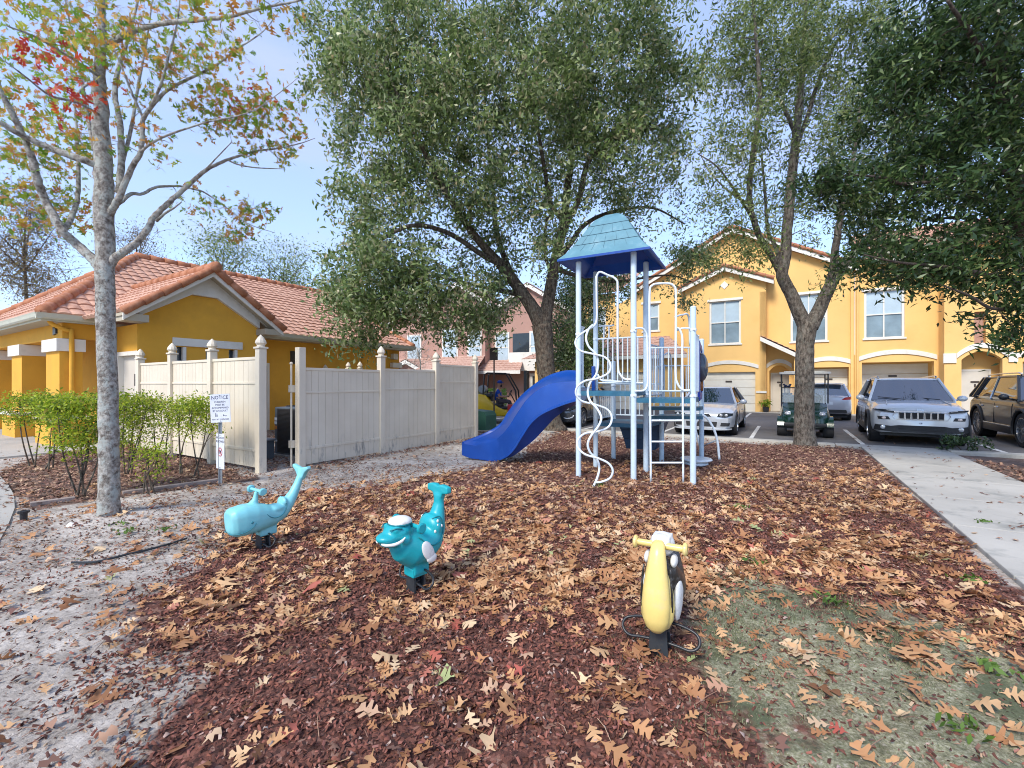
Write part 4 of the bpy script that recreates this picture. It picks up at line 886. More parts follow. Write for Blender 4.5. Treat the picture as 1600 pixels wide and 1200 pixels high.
g = MB(); g.tube([(-7.62, 4.80, 0), (-7.62, 4.80, 1.86)], 0.018, 8); g.box((-7.66, 4.77, 1.35), (-7.57, 4.86, 1.48)); g.box((-7.66, 4.77, 0.35), (-7.57, 4.86, 0.48)); g.ell((-7.62, 4.80, 1.87), (0.03, 0.03, 0.03), 8, 6); build('gate_rod', g, 'vinyl', fr_, 'G')
fence('far side of the cream fence enclosure, only two pointed caps showing over the near fence', [(-7.8, 10.25), (-12.35, 10.25), (-12.95, 10.25), (-14.2, 10.25)], [1.7, 2.26, 2.26, 2.2], [(0.0, 1.45), (0, 1.7), (0, 1.7)], [0, 1, 1, 1], 0.055)

def ac_unit(u, v, label, lab=True):
    t = root('air_conditioner', label, 'air conditioner', tuple(GW(u, v)), TH, 'air conditioners inside the fence')
    g = MB(); g.box((-0.45, -0.4, -0.02), (0.45, 0.4, 0.05)); build('base_pad', g, 'concrete', t)
    g = MB(); g.box((-0.40, -0.36, 0.05), (0.40, 0.36, 1.02), bev=0.03); c = build('casing', g, 'ac_blue', t)
    g = MB()
    for k in range(34): g.box((-0.28, -0.375, 0.10+0.026*k), (0.385, -0.362, 0.112+0.026*k)); g.box((0.402, -0.33, 0.10+0.026*k), (0.412, 0.33, 0.112+0.026*k))
    g.box((-0.28, -0.368, 0.09), (0.39, -0.361, 0.99)); g.box((0.4005, -0.33, 0.09), (0.404, 0.33, 0.99)); build('side_grille', g, 'ac_grille', t)
    g = MB()
    for r in (0.08, 0.14, 0.2, 0.26, 0.31): g.tube([(r*math.cos(a), r*math.sin(a), 1.04) for a in [2*PI*k/20 for k in range(21)]], 0.006, 4)
    build('fan_guard', g, 'black_metal', t)
    if lab:
        g = MB(); g.box((-0.385, -0.369, 0.74), (-0.30, -0.362, 0.80)); g.box((-0.385, -0.369, 0.66), (-0.30, -0.362, 0.72)); g.box((-0.385, -0.369, 0.30), (-0.29, -0.362, 0.34)); build('sticker', g, 'paper_label', c)
        g = MB(); g.box((-0.385, -0.369, 0.56), (-0.30, -0.362, 0.63)); build('sticker', g, 'label_orange', c)
    return t
ac_unit(-8.75, 5.75, 'dark blue grey air conditioner with side stickers, seen through the gap in the cream fence')
ac_unit(-9.9, 7.2, 'air conditioner farther back inside the fence enclosure, mostly hidden by the near one', False)
t = root('meter_box', 'small grey box with an orange label standing against the nearer air conditioner', 'utility box', tuple(GW(-8.95, 5.1)), TH)
g = MB(); g.box((-0.14, -0.09, 0.0), (0.14, 0.09, 0.36), bev=0.01); build('casing', g, 'ac_blue', t)
g = MB(); g.box((-0.17, -0.12, 0.362), (0.17, 0.12, 0.40), bev=0.01); build('lid', g, 'galv', t)
g = MB(); g.box((-0.03, -0.095, 0.12), (0.07, -0.091, 0.28)); l = build('sticker', g, 'paper_label', t); g = MB(); g.box((-0.03, -0.098, 0.21), (0.07, -0.0955, 0.275)); build('warning_label', g, 'label_orange', l)

# ---- notice sign on its steel post
def notice():
    b = G(345, 757); t = root('notice_signpost', 'two small white signs on one steel post in front of the cream fence', 'sign', tuple(b), 0)
    g = MB(); g.prism([(-0.03, -0.012), (-0.012, 0.012), (0.012, 0.012), (0.03, -0.012), (0.022, -0.016), (0.008, 0.004), (-0.008, 0.004), (-0.022, -0.016)], -0.1, 1.34, 'XY'); build('post', g, 'galv', t)
    def plate(cz, w_, h, yaw, roll, lines, extra, nm):
        Mx = Matrix.Translation((0.01, -0.03, cz)) @ Matrix.Rotation(R(yaw), 4, 'Z') @ Matrix.Rotation(R(roll), 4, 'Y')
        g = MB(); g.box((-w_/2, 0, -h/2), (w_/2, 0.003, h/2), Mx); p = build(nm, g, 'sign_face', t)
        mt = Mx @ Matrix.Rotation(R(90), 4, 'X')
        for (s, size, z, m) in lines:
            o = text_mesh(s, size, m, 0.0006); o.data.transform(mt @ Matrix.Translation((0, z, 0.0012))); o.parent = p
        extra(p, Mx)
        g = MB()
        for sz in (-1, 1): g.lathe([(0.008, -0.004), (0.006, -0.008), (0.001, -0.009)], (0, 0, sz*(h/2-0.02)), 8, 'Y', m=Mx)
        build('bolt', g, 'galv', p)
    def ex1(p, Mx):
        g = MB()
        for (x, s) in ((-0.075, 1.0), (-0.055, 0.75)):
            g.box((x-0.006, -0.0016, -0.125), (x+0.006, -0.0006, -0.125+0.04*s), Mx); g.lathe([(0.006, -0.0016), (0.006, -0.0006)], (x, 0, -0.118+0.045*s), 8, 'Y', m=Mx)
        g.prism([(0.04, -0.112), (0.06, -0.10), (0.085, -0.115), (0.10, -0.11), (0.10, -0.118), (0.083, -0.123), (0.06, -0.108), (0.042, -0.12)], -0.0016, -0.0006, 'XZ', Mx)
        g.box((0.045, -0.0016, -0.108), (0.05, -0.0006, -0.09), Mx); build('pictogram', g, 'sign_ink', p)
    def ex2(p, Mx):
        g = MB(); N = 28
        for k in range(N):
            a, b = 2*PI*k/N, 2*PI*(k+1)/N; r1, r2 = 0.058, 0.048
            g.prism([(r1*math.cos(a), r1*math.sin(a)*1.15-0.01), (r1*math.cos(b), r1*math.sin(b)*1.15-0.01), (r2*math.cos(b), r2*math.sin(b)*1.15-0.01), (r2*math.cos(a), r2*math.sin(a)*1.15-0.01)], -0.0030, -0.0018, 'XZ', Mx)
        g.prism([(-0.040, 0.036), (-0.034, 0.044), (0.040, -0.056), (0.034, -0.064)], -0.0030, -0.0018, 'XZ', Mx); build('prohibition_ring', g, 'sign_red', p)
        g = MB(); g.prism([(-0.034, 0.002), (-0.028, 0.020), (-0.018, 0.012), (0.018, 0.010), (0.030, 0.024), (0.034, 0.020), (0.024, 0.0), (0.024, -0.038), (0.017, -0.038), (0.012, -0.012), (-0.010, -0.012), (-0.014, -0.038), (-0.021, -0.038), (-0.020, 0.0)], -0.0016, -0.0006, 'XZ', Mx); build('pictogram', g, 'sign_ink', p)
    plate(1.14, 0.32, 0.42, -6, -3, [('NOTICE', 0.075, 0.135, 'sign_ink'), ('CHILDREN', 0.038, 0.082, 'sign_ink'), ('MUST BE', 0.038, 0.038, 'sign_ink'), ('ACCOMPANIED', 0.038, -0.006, 'sign_ink'), ('BY AN ADULT', 0.038, -0.050, 'sign_ink'), ('PLAY AT OWN RISK', 0.030, -0.175, 'sign_ink')], ex1, 'notice_plate')
    plate(0.50, 0.22, 0.52, -30, 0, [('NO DOGS', 0.048, 0.185, 'sign_ink'), ('ALLOWED', 0.048, 0.130, 'sign_ink')], ex2, 'dog_sign_plate')
notice()

for (a, b, lab) in ((G(47, 791), G(117, 781), 'short weathered timber edging board half buried by the curved walk'), (G(192, 773), G(341, 752), 'long weathered timber edging board between the oak trunk and the notice sign')):
    t = root('edging_board', lab, 'timber edging', tuple(a), 0)
    g = MB(); d = (b-a); n = Vector((-d.y, d.x, 0)).normalized()*0.06
    g.add([a-n*0.6+Vector((0, 0, -.05)), b-n*0.6+Vector((0, 0, -.05)), b+n+Vector((0, 0, -.05)), a+n+Vector((0, 0, -.05)), a-n*0.6+Vector((0, 0, .045)), b-n*0.6+Vector((0, 0, .04)), b+n+Vector((0, 0, .04)), a+n+Vector((0, 0, .045))], [(0, 3, 2, 1), (4, 5, 6, 7), (0, 1, 5, 4), (1, 2, 6, 5), (2, 3, 7, 6), (3, 0, 4, 7)]); build('board', g, 'wood_edging', t, 'W')
b = G(37, 813); t = root('garden_light', 'small black cylinder garden light stub beside the curved walk', 'garden light', tuple(b), 0)
g = MB(); g.lathe([(0.03, 0), (0.032, 0.08), (0.048, 0.082), (0.05, 0.105), (0.03, 0.106), (0.028, 0.09)], (0, 0, 0), 14); build('housing', g, 'black_plastic', t)
g = MB(); g.lathe([(0.027, 0.094), (0.001, 0.098)], (0, 0, 0), 12); build('lens', g, 'dark_glass', t)
b = G(112, 826); g = MB(); g.ell((0, 0, 0.03), (0.055, 0.035, 0.025), 12, 8); g.ell((-0.02, 0.01, 0.045), (0.025, 0.02, 0.018), 10, 6); tagt(build('pebble', g, 'white_stone', None, smooth=True, loc=None), 'white pebble on the dark soil left of the oak trunk', 'pebble').location = b
def hose(pts, r, lab):
    P_ = [G(x, y)+Vector((0, 0, 0.012)) for x, y in pts]; g = MB(); g.tube(P_, r, 6, smooth=5); tagt(build('irrigation_hose', g, 'hose', None, 'W', loc=tuple(P_[0])), lab, 'hose')
hose([(112, 881), (150, 880), (200, 868), (250, 856), (292, 843)], 0.010, 'thin black hose lying across the sand left of the whale rider')
# utility box, sign pole, flower pot
b = G(754, 672); t = root('utility_cabinet', 'dark green utility box on the ground at the far end of the cream fence', 'utility box', tuple(b), TH)
g = MB(); g.prism([(-0.3, 0), (0.34, 0), (0.34, 0.50), (0.26, 0.62), (-0.3, 0.66)], -0.3, 0.3, 'XZ'); build('casing', g, 'green_box', t)
g = MB(); g.box((-0.36, -0.36, -0.03), (0.42, 0.36, 0.035)); build('pad', g, 'concrete', t)
b = P(772, 600, 16.6); b.z = 0; t = root('parking_sign', 'brown sign seen from behind on a thin brown pole between fence and forklift', 'sign', tuple(b), R(-12))
g = MB(); g.tube([(0, 0, -0.1), (0, 0, 2.85)], 0.028, 8); build('post', g, 'brown_metal', t)
g = MB(); g.box((-0.15, -0.04, 2.38), (0.15, -0.03, 2.84)); build('sign_plate', g, 'brown_metal', t)
t = root('plant_pot', 'small black pot with green plant by the door between two cream garages', 'potted plant', tuple(GW(-0.95, 27.0)), 0)
g = MB(); g.lathe([(0.12, 0.02), (0.16, 0.30), (0.17, 0.31), (0.15, 0.27)], seg=12); build('pot', g, 'pot', t)
V_, F_ = (np.array([(-.06, -.5, 0), (.06, -.5, 0), (.1, 0, .05), (0, .5, 0), (-.1, 0, .05)]), np.array([(0, 1, 2), (0, 2, 3), (0, 3, 4)]))
n_ = 90; q = rng.normal(0, 1, (n_, 3))*np.array([.13, .13, .10])+np.array(tuple(GW(-0.95, 27.0)))+np.array([0, 0, .50])
scatter('leaves', q, rng.uniform(.15, .28, n_), 0.9, (V_, F_), 'leaf_lime', parent=t, kind=None)

# ================================================================ PLAY STRUCTURE
A_ = Vector((0.879, -0.477, 0)); B_ = Vector((0.477, 0.879, 0)); Z_ = Vector((0, 0, 1))
def playset():
    P1 = Vector((1.096, 7.38, 0)); P2 = Vector((1.886, 6.95, 0)); P3 = Vector((2.32, 7.76, 0)); P4 = Vector((1.53, 8.19, 0))
    P5 = Vector((2.74, 6.78, 0)); P6 = Vector((3.69, 8.72, 0)); P7 = Vector((2.05, 9.05, 0)); P8 = Vector((2.90, 8.68, 0)); P9 = Vector((3.2, 7.62, 0))
    cen = (P1+P2+P3+P4)/4
    t = root('playground_tower', 'pale blue tube climbing tower with teal decks, faded blue roof and wavy climber', 'playground tower', tuple(cen), 0)
    def post(p, h, r=0.045, top=True):
        g = MB(); g.tube([p-Z_*0.1, p+Z_*(h-0.01)], r, 14); o = build('post', g, 'tube_blue', t, 'W', smooth='auto')
        g = MB(); g.lathe([(r*1.04, h-0.012), (r*1.04, h), (r*0.7, h+0.018), (0.001, h+0.024)], tuple(p), 14); build('post_cap', g, 'tube_blue', o, 'W', smooth='auto')
        for zc in ((1.30, 2.30) if h > 2.5 else (0.78, 1.45)):
            g = MB(); g.lathe([(r*1.02, zc), (r*1.16, zc+.004), (r*1.16, zc+.036), (r*1.02, zc+.04)], tuple(p), 14); g.box((p.x-r*.4, p.y-r*1.5, zc+.01), (p.x-r*.1, p.y-r*1.05, zc+.03)); build('clamp', g, 'tube_white', o, 'W', smooth='auto')
    for p, h in ((P1, 3.50), (P2, 3.54), (P3, 3.60), (P4, 3.54), (P5, 2.66), (P6, 2.36), (P7, 1.95), (P8, 2.38)): post(p, h)
    # roof: concave pyramid with flat ridge, shingle courses, deep blue underside
    h0 = 0.735; za = 3.54; prof = [(h0, 0.0), (h0*0.86, 0.10), (h0*0.72, 0.235), (h0*0.72-0.004, 0.25), (h0*0.585, 0.40), (h0*0.58-.004, 0.415), (h0*0.45, 0.57), (h0*0.445-.004, 0.585), (h0*0.33, 0.70), (h0*0.14, 0.80), (0.05, 0.815)]
    g = MB(); rings = []
    for i, (s, z) in enumerate(prof):
        wb = s if i < 8 else s*1.0; la = s; lb = s*0.9
        rings.append([cen+A_*(sx*la)+B_*(sy*lb)+Z_*(za+z) for sx, sy in ((-1, -1), (0, -1), (1, -1), (1, 0), (1, 1), (0, 1), (-1, 1), (-1, 0))])
    g.loft(rings, caps=False); k = len(g.v); g.f.append(tuple(range(k-8, k))); rf = build('tower_roof', g, 'roof_faded', t, 'W', smooth='auto')
    g = MB()
    for (s, z) in ((0.60, 0.245), (0.472, 0.41), (0.362, 0.58)):
        s2 = h0*s/h0*1.0; s2 = {0.60: h0*0.722, 0.472: h0*0.588, 0.362: h0*0.452}[s]
        c_ = [cen+A_*(sx*s2*1.004)+B_*(sy*s2*0.904)+Z_*(za+z-0.004) for sx, sy in ((-1, -1), (1, -1), (1, 1), (-1, 1), (-1, -1))]; g.tube(c_, 0.0035, 4)
    for row, (s0, z0, s1, z1) in enumerate(((0.735*.72, .25, .735*.585, .40), (.735*.58, .415, .735*.45, .57), (.735*.86, .11, .735*.725, .235))):
        for j in range(-2, 3):
            f = (j+0.5*(row % 2))*0.19
            if abs(f) < s1: g.tube([cen+A_*f-B_*(s0*.902)+Z_*(za+z0), cen+A_*(f*s1/s0)-B_*(s1*.902)+Z_*(za+z1)], 0.0018, 4); g.tube([cen+B_*f*.9+A_*(s0*1.002)+Z_*(za+z0), cen+B_*(f*.9*s1/s0)+A_*(s1*1.002)+Z_*(za+z1)], 0.0018, 4)
    build('shingle_joint', g, 'shingle_gap', rf, 'W')
    g = MB(); rr = []
    for (s, z) in ((h0+0.006, 0.0), (h0+0.006, -0.035), (h0-0.03, -0.035), (h0-0.05, 0.0), (h0*0.7, 0.12), (h0*.4, .42), (0.08, 0.62)):
        rr.append([cen+A_*(sx*s)+B_*(sy*(s*0.9+0.003))+Z_*(za+z-0.002) for sx, sy in ((-1, -1), (1, -1), (1, 1), (-1, 1))])
    g.loft(rr, caps=False); build('roof_underside', g, 'plastic_blue', rf, 'W')
    # decks
    def deck(ps, z, th=0.055, m='deck_teal'):
        g = MB(); c = sum(ps, Vector())/len(ps); ps = [p+(p-c).normalized()*(-0.0) for p in ps]
        g.prism([(p.x, p.y) for p in ps], z-th, z, 'XY'); build('deck', g, m, t, 'W')
    deck([P1+A_*-.01-B_*.01, P2+A_*.01-B_*.01, P3, P4], 1.385, 0.075)
    deck([P2, P5, P9, P3], 1.28, 0.07)
    deck([P3+B_*.02, P9+B_*.02, P9+B_*.48, P3+B_*.5], 1.10, 0.055); deck([P3+B_*.45, P9+B_*.45, P6, P8], 0.92, 0.055)
    deck([P4+B_*.02, P3+B_*.02, P8, P7], 0.80, 0.07)
    # rail panels
    def rails(p, q, z0, z1, n, bow=False, r=0.012):
        g = MB(); d = q-p
        if bow: g.tube([p+Z_*z0, p+Z_*(z1-.05), p+d*0.06+Z_*z1, p+d*.94+Z_*z1, q+Z_*(z1-.05), q+Z_*z0], r*1.25, 8, smooth=3)
        else: g.tube([p+Z_*z1, q+Z_*z1], r*1.25, 8)
        g.tube([p+Z_*z0, q+Z_*z0], r*1.25, 8)
        for k in range(1, n+1): c = p+d*(k/(n+1)); g.tube([c+Z_*z0, c+Z_*z1], r, 6)
        build('guard_rail', g, 'tube_white', t, 'W', smooth='auto')
    rails(P4+A_*.05, P3-A_*.05, 1.52, 2.32, 8); rails(P4+B_*.05, P7-B_*.05, 0.86, 1.32, 7); rails(P4+B_*.05+Z_*0, P7-B_*.05, 1.45, 1.95, 6) if False else None
    rails(P7+A_*.05, P8-A_*.05, 0.88, 1.50, 8); rails(P3+B_*.06, P8-B_*.06, 1.30, 2.20, 6, True); rails(P3+A_*.05, P9-A_*.08, 1.38, 2.12, 6, True)
    rails(P5+B_*.06, P5+B_*.72, 1.38, 2.28, 5, True); rails(P8+A_*.05, P6-A_*.08, 1.0, 1.85, 5, True); rails(P1+B_*0.04+A_*.02, P1+B_*.22+A_*.02, 1.45, 2.45, 2)
    rails(P4-B_*.0+A_*.06, P4+A_*.34, 2.32, 2.55, 2)
    # hoops on the tower front and the ladder
    def px(*l): return [P(x, y, Y) for x, y, Y in l]
    def hoop(pts, r=0.017, nm='hoop', m='tube_white'):
        g = MB(); g.tube(px(*pts), r, 10, smooth=6); return build(nm, g, m, t, 'W', smooth=True)
    hoop([(932, 440, 7.18), (933, 430, 7.16), (938, 425, 7.14), (950, 430, 7.12), (958, 433, 7.10), (963.5, 438, 7.08), (965, 447, 7.08), (965, 500, 7.08), (965.5, 570, 7.08), (969, 585, 7.06), (976, 592, 7.03), (989, 593, 6.97)])
    hoop([(934, 585, 7.45), (940, 594, 7.4), (960, 596, 7.25), (985, 597, 7.05)])
    hoop([(992, 513, 6.9), (1003, 513, 6.93), (1008, 518, 6.95), (1011, 530, 6.96), (1012, 590, 6.96), (1011, 603, 6.95), (1006, 610, 6.93), (992, 611, 6.9)])
    lad = hoop([(1017, 755, 6.82), (1016, 650, 6.80), (1015, 520, 6.78), (1015, 458, 6.78), (1019, 446, 6.77), (1030, 443, 6.76), (1045, 443, 6.75), (1053, 447, 6.74), (1056, 458, 6.74), (1056, 510, 6.74), (1055.5, 580, 6.74), (1058, 598, 6.74), (1066, 609, 6.74), (1078, 610, 6.74)], 0.017, 'ladder_rail')
    hoop([(1067.5, 755, 6.80), (1067, 650, 6.78), (1066, 560, 6.76), (1066, 528, 6.76), (1062, 515, 6.76), (1058, 512, 6.76)], 0.016, 'ladder_rail')
    hoop([(1058, 516, 6.80), (1066, 513, 6.78), (1078, 513, 6.76)], 0.014)
    for y in (657, 690, 723):
        g = MB(); g.tube([P(1016.5, y, 6.81), P(1067, y, 6.79)], 0.014, 8); build('rung', g, 'tube_white', t, 'W', smooth='auto')
    # snake climber, two wavy tubes
    z3 = lambda L, ph: [((700+a/2.61), (320+b/2.61), 7.22-0.72*max(0, (320+b/2.61-430))/332.0+0.09*math.sin(b/60.0+ph)) for a, b in L]
    hoop(z3([(605, 290), (606, 380), (607, 455), (598, 490), (560, 515), (528, 540), (520, 568), (540, 595), (590, 608), (640, 622), (662, 650), (655, 685), (610, 708), (560, 718), (528, 742), (522, 772), (545, 800), (600, 815), (650, 835), (668, 868), (655, 905), (610, 925), (560, 932), (530, 958), (530, 990), (560, 1018), (615, 1035), (655, 1055), (672, 1085), (660, 1115), (625, 1130), (600, 1132)], 0), 0.0165, 'wavy_climber')
    hoop(z3([(590, 490), (572, 510), (563, 545), (575, 580), (600, 605), (612, 640), (605, 690), (580, 725), (570, 765), (580, 800), (607, 830), (625, 868), (612, 905), (585, 940), (570, 975), (580, 1010), (608, 1040), (617, 1075), (608, 1115), (590, 1155)], 2), 0.0175, 'wavy_climber')
    # arched ladder at the far right side
    hoop([(1098, 648, 8.4), (1106, 655, 8.35), (1115, 670, 8.3), (1121, 690, 8.3), (1124, 718, 8.3)], 0.022, 'arch_climber'); hoop([(1098, 648, 9.3), (1090, 655, 9.3), (1087, 670, 9.3), (1094, 700, 9.3), (1095, 712, 9.3)], 0.02, 'arch_climber')
    hoop([(1098, 697, 9.0), (1121, 687, 8.3)], 0.014, 'rung')
    # round stepping pod at the foot of the far post
    g = MB(); g.lathe([(0.001, 0.0), (0.20, 0.0), (0.215, 0.02), (0.205, 0.045), (0.17, 0.05), (0.17, 0.075), (0.27, 0.08), (0.285, 0.10), (0.27, 0.12), (0.001, 0.125)], (3.43, 8.35, 0), 26); build('stepping_pod', g, 'tube_white', t, 'W', smooth='auto')
    # navy step block under the lower deck
    g = MB(); c = P8-A_*.42+B_*.06
    for (w0, w1, z0, z1) in ((0.40, 0.46, 0.58, 0.74), (0.34, 0.395, 0.40, 0.575), (0.28, 0.335, 0.20, 0.395)):
        g.add([c+A_*sx*(w1 if zz == z1 else w0)+B_*yy+Z_*zz for zz in (z0, z1) for sx, yy in ((-1, 0), (1, 0), (1, .5), (-1, .5))], [(0, 1, 2, 3), (4, 5, 6, 7), (0, 1, 5, 4), (1, 2, 6, 5), (2, 3, 7, 6), (3, 0, 4, 7)])
    build('step_block', g, 'steps_navy', t, 'W')
    # play panel on the right side: blue frame, bubble, small items
    pa, pb = P5+B_*1.22, P6-B_*.08
    pa = P5+B_*0.78
    g = MB(); d = (pb-pa); L = d.length; d.normalize(); n = Vector((d.y, -d.x, 0)); Mx = Matrix.Translation(pa) @ Matrix(((d.x, n.x, 0, 0), (d.y, n.y, 0, 0), (0, 0, 1, 0), (0, 0, 0, 1)))
    g.box((0, -0.02, 1.22), (0.10, 0.02, 2.22), Mx, 0.01); g.box((L-0.10, -0.02, 1.22), (L, 0.02, 2.22), Mx, 0.01); g.box((0.101, -0.02, 2.12), (L-0.101, 0.02, 2.22), Mx, 0.01); g.box((0.101, -0.02, 1.22), (L-0.101, 0.02, 1.34), Mx, 0.01); pf = build('play_panel', g, 'plastic_deep', t, 'W')
    g = MB(); g.box((0.102, -0.006, 1.342), (L-0.102, 0.006, 2.118), Mx); build('panel_window', g, 'clear_panel', pf, 'W')
    g = MB(); g.ell((0, 0, 0), (0.26, 0.12, 0.26), 18, 10, m=None); g.v = [tuple(Mx @ Vector((q[0]+L/2, q[1]+0.02, q[2]+1.80))) for q in g.v]; build('panel_bubble', g, 'clear_panel', pf, 'W', smooth=True)
    g = MB(); g.lathe([(0.09, 0.01), (0.09, 0.05), (0.001, 0.055)], (L/2, 0, 1.46), 14, 'Y', m=Mx); build('panel_dial', g, 'panel_orange', pf, 'W')
    # small rails beyond
    hoop([(1026, 625, 8.6), (1026, 585, 8.6), (1026, 574, 8.6), (1034, 573, 8.65)], 0.02)
    hoop([(1034, 556, 8.7), (1048, 556, 9.2), (1049, 620, 9.2)], 0.014)
    hoop([(1055, 495, 7.0), (1066, 492, 7.2), (1076, 495, 7.5), (1078, 540, 7.55)], 0.015)
    # blue shrouds at the top of the slide
    g = MB(); g.tube([P4-B_*.06+Z_*1.35, P4-B_*.06+Z_*1.80], 0.03, 8); g.box((0, 0, 0), (0.001, 0.001, 0.001)); 
    # ---------------- slide
    bo = [(905, 622.5, 7.50), (885, 628.5, 7.62), (865, 636, 7.75), (845, 646, 7.86), (829, 660, 7.97), (815, 681, 8.10), (803, 700, 8.24), (790, 712, 8.42), (769, 720.5, 8.66)]
    nt_ = [(905, 594, 7.50), (885, 594.5, 7.62), (862, 598, 7.75), (843, 607, 7.86), (826, 622, 7.97), (811, 644, 8.10), (798, 665, 8.24), (787, 680, 8.42), (770, 697, 8.70)]
    fa = [(905, 580, 8.15), (882, 580, 8.35), (856, 588, 8.6), (833, 602.5, 8.8), (811, 622, 9.0), (793, 645, 9.15), (781, 663, 9.2), (758, 677, 9.18), (723, 691, 9.02)]
    un = [(905, 630, 7.80), (885, 640, 7.90), (867, 653, 8.00), (851, 670, 8.10), (836, 686, 8.20), (819, 700, 8.30), (804, 711, 8.40), (790, 716.5, 8.50), (770, 721, 8.68)]
    n_ = 5
    BO, NT, FA, UN = [smooth_path(px(*q), n_) for q in (bo, nt_, fa, un)]
    rings = []; N_ = len(BO)
    for i in range(N_):
        a, c, f, u_ = BO[i].copy(), NT[i].copy(), FA[i].copy(), UN[i].copy()
        cr_ = (f-a); cr_.z = 0; cr_.normalize(); c = c+cr_*.12; low = max(0.02, 0.0)
        a.z = max(a.z, 0.035); tr = a*.55+c*.45-Z_*.055; tr.z = max(tr.z, .03); md = c*.55+f*.45-Z_*.035; md.z = max(md.z, .035); c.z = max(c.z-.02, .035)
        u_.z = max(u_.z, 0.0); uf = u_+(f-u_)*.75; uf.z = max(0.0, min(u_.z+.02, c.z-.04)); fb = f+cr_*.02; fb.z = max(.0, f.z-.26)
        lo = a-cr_*.018; lo.z -= .03; lo.z = max(lo.z, 0.004); lin = a+cr_*.01; lin.z = lo.z
        rings.append([u_, lin, lo, a-cr_*.018, a+Z_*.010, a+cr_*.03, tr, c, md, f-cr_*.05-Z_*.03, f-cr_*.02+Z_*.008, f+Z_*.012, f+cr_*.022, fb, uf])
    g = MB(); g.loft(rings); sl = build('slide', g, 'plastic_blue', t, 'W', smooth='auto')
    for p in sl.data.polygons: p.use_smooth = True
    sharp(sl, 34)
    g = MB(); g.tube([Vector((-0.12, 8.8, -0.05)), Vector((-0.12, 8.8, 0.25))], 0.03, 8); build('slide_leg', g, 'tube_blue', t, 'W')
    g = MB()
    for s_ in (0.04, 0.78): g.box((s_-0.03, -0.03, 1.38), (s_+0.03, 0.03, 1.82), Matrix.Translation(P1) @ Matrix(((B_.x, A_.x, 0, 0), (B_.y, A_.y, 0, 0), (0, 0, 1, 0), (0, 0, 0, 1))), 0.01)
    build('slide_hood', g, 'plastic_blue', t, 'W')
playset()

# ================================================================ SPRING RIDERS
def remesh(o, vox=0.008, it=6):
    m = o.modifiers.new('r', 'REMESH'); m.mode = 'VOXEL'; m.voxel_size = vox
    s = o.modifiers.new('s', 'SMOOTH'); s.iterations = it; s.factor = 0.6
    bake(o)
    o.data.polygons.foreach_set('use_smooth', [True]*len(o.data.polygons)); o.data.update(); return o
def sring(c, d, ry, rz, ex=2.0, seg=24):
    """superellipse ring round centre c, perpendicular to direction d in the xz plane"""
    d = Vector(d).normalized(); n = Vector((-d.z, 0, d.x)) if abs(d.x)+abs(d.z) > 0 else Vector((0, 0, 1))
    if n.z < 0 and abs(n.z) > 0.2: n = -n
    out = []
    for k in range(seg):
        a = 2*PI*k/seg; ca, sa = math.cos(a), math.sin(a); x = math.copysign(abs(ca)**(2/ex), ca); y = math.copysign(abs(sa)**(2/ex), sa)
        out.append(Vector(c)+Vector((0, 1, 0))*x*ry+n*y*rz)
    return out
def body_loft(g, st):
    pts = [Vector((a[0], 0, a[1])) for a in st]; rings = []
    for i, a in enumerate(st):
        d = pts[min(i+1, len(pts)-1)]-pts[max(i-1, 0)]; 
        if d.x > 0: d = -d
        n = Vector((-d.z, 0, d.x)); d = -d if False else d
        rings.append(sring(pts[i], d, a[2], a[3], a[4] if len(a) > 4 else 2.0))
        # keep rings oriented alike
        if i and (rings[i][6]-pts[i]).dot(rings[i-1][6]-pts[i-1]) < 0: rings[i] = [2*pts[i]-q+Vector((0, 0, 0)) for q in rings[i]]; rings[i] = [Vector((q.x, -q.y, q.z)) for q in rings[i]]
    return g.loft(rings)
def rider_base(t, ped=None, pw=0.07, zt=0.15, loop=0.23, drop=0.0, steel='spring_steel'):
    g = MB(); g.prism([(-0.055, -0.02), (0.055, -0.02), (0.042, zt), (-0.042, zt)], -0.05, -0.035, 'YZ'); g.prism([(-0.055, -0.02), (0.055, -0.02), (0.042, zt), (-0.042, zt)], 0.035, 0.05, 'YZ'); g.box((-0.05, -0.042, zt-0.012), (0.05, 0.042, zt)); build('spring_bracket', g, steel, t)
    g = MB(); n = 44; g.tube([(0.03*math.cos(k*0.75), 0.03*math.sin(k*0.75), zt*(k/n)) for k in range(n+1)], 0.007, 6); build('coil_spring', g, 'black_metal', t, smooth=True)
    for s in (-1, 1):
        g = MB(); pts = []
        x0, x1, hw = 0.045, loop, 0.055
        pts = [(-hw*.5, s*x0, zt+.0), (-hw*.5, s*(x0+.06), zt-.005), (-hw*.5, s*(x1-.05), zt-.018), (-hw*.3, s*(x1-.014), zt-.032), (0, s*x1, zt-.060), (hw*.3, s*(x1-.014), zt-.088), (hw*.5, s*(x1-.05), zt-.102), (hw*.5, s*(x0+.06), zt-.095), (hw*.5, s*x0, zt-.09)]
        g.tube(pts, 0.0085, 8, smooth=5); build('foot_rest', g, 'black_metal', t, smooth=True)
def grips(t, x, z, hw, m, r=0.014, disc=0.032, thick=0.011, yoke=True):
    g = MB(); g.tube([(x, -hw, z), (x, hw, z)], [r, r], 12); h = build('handlebar', g, m, t, smooth='auto')
    for s in (-1, 1):
        g = MB(); y = s*hw; g.lathe([(0.001, y-thick), (disc*.75, y-thick), (disc, y-thick*.4), (disc, y+thick*.4), (disc*.75, y+thick), (0.001, y+thick)], (x, 0, z), 20, 'Y'); build('grip_disc', g, m, h, smooth='auto')
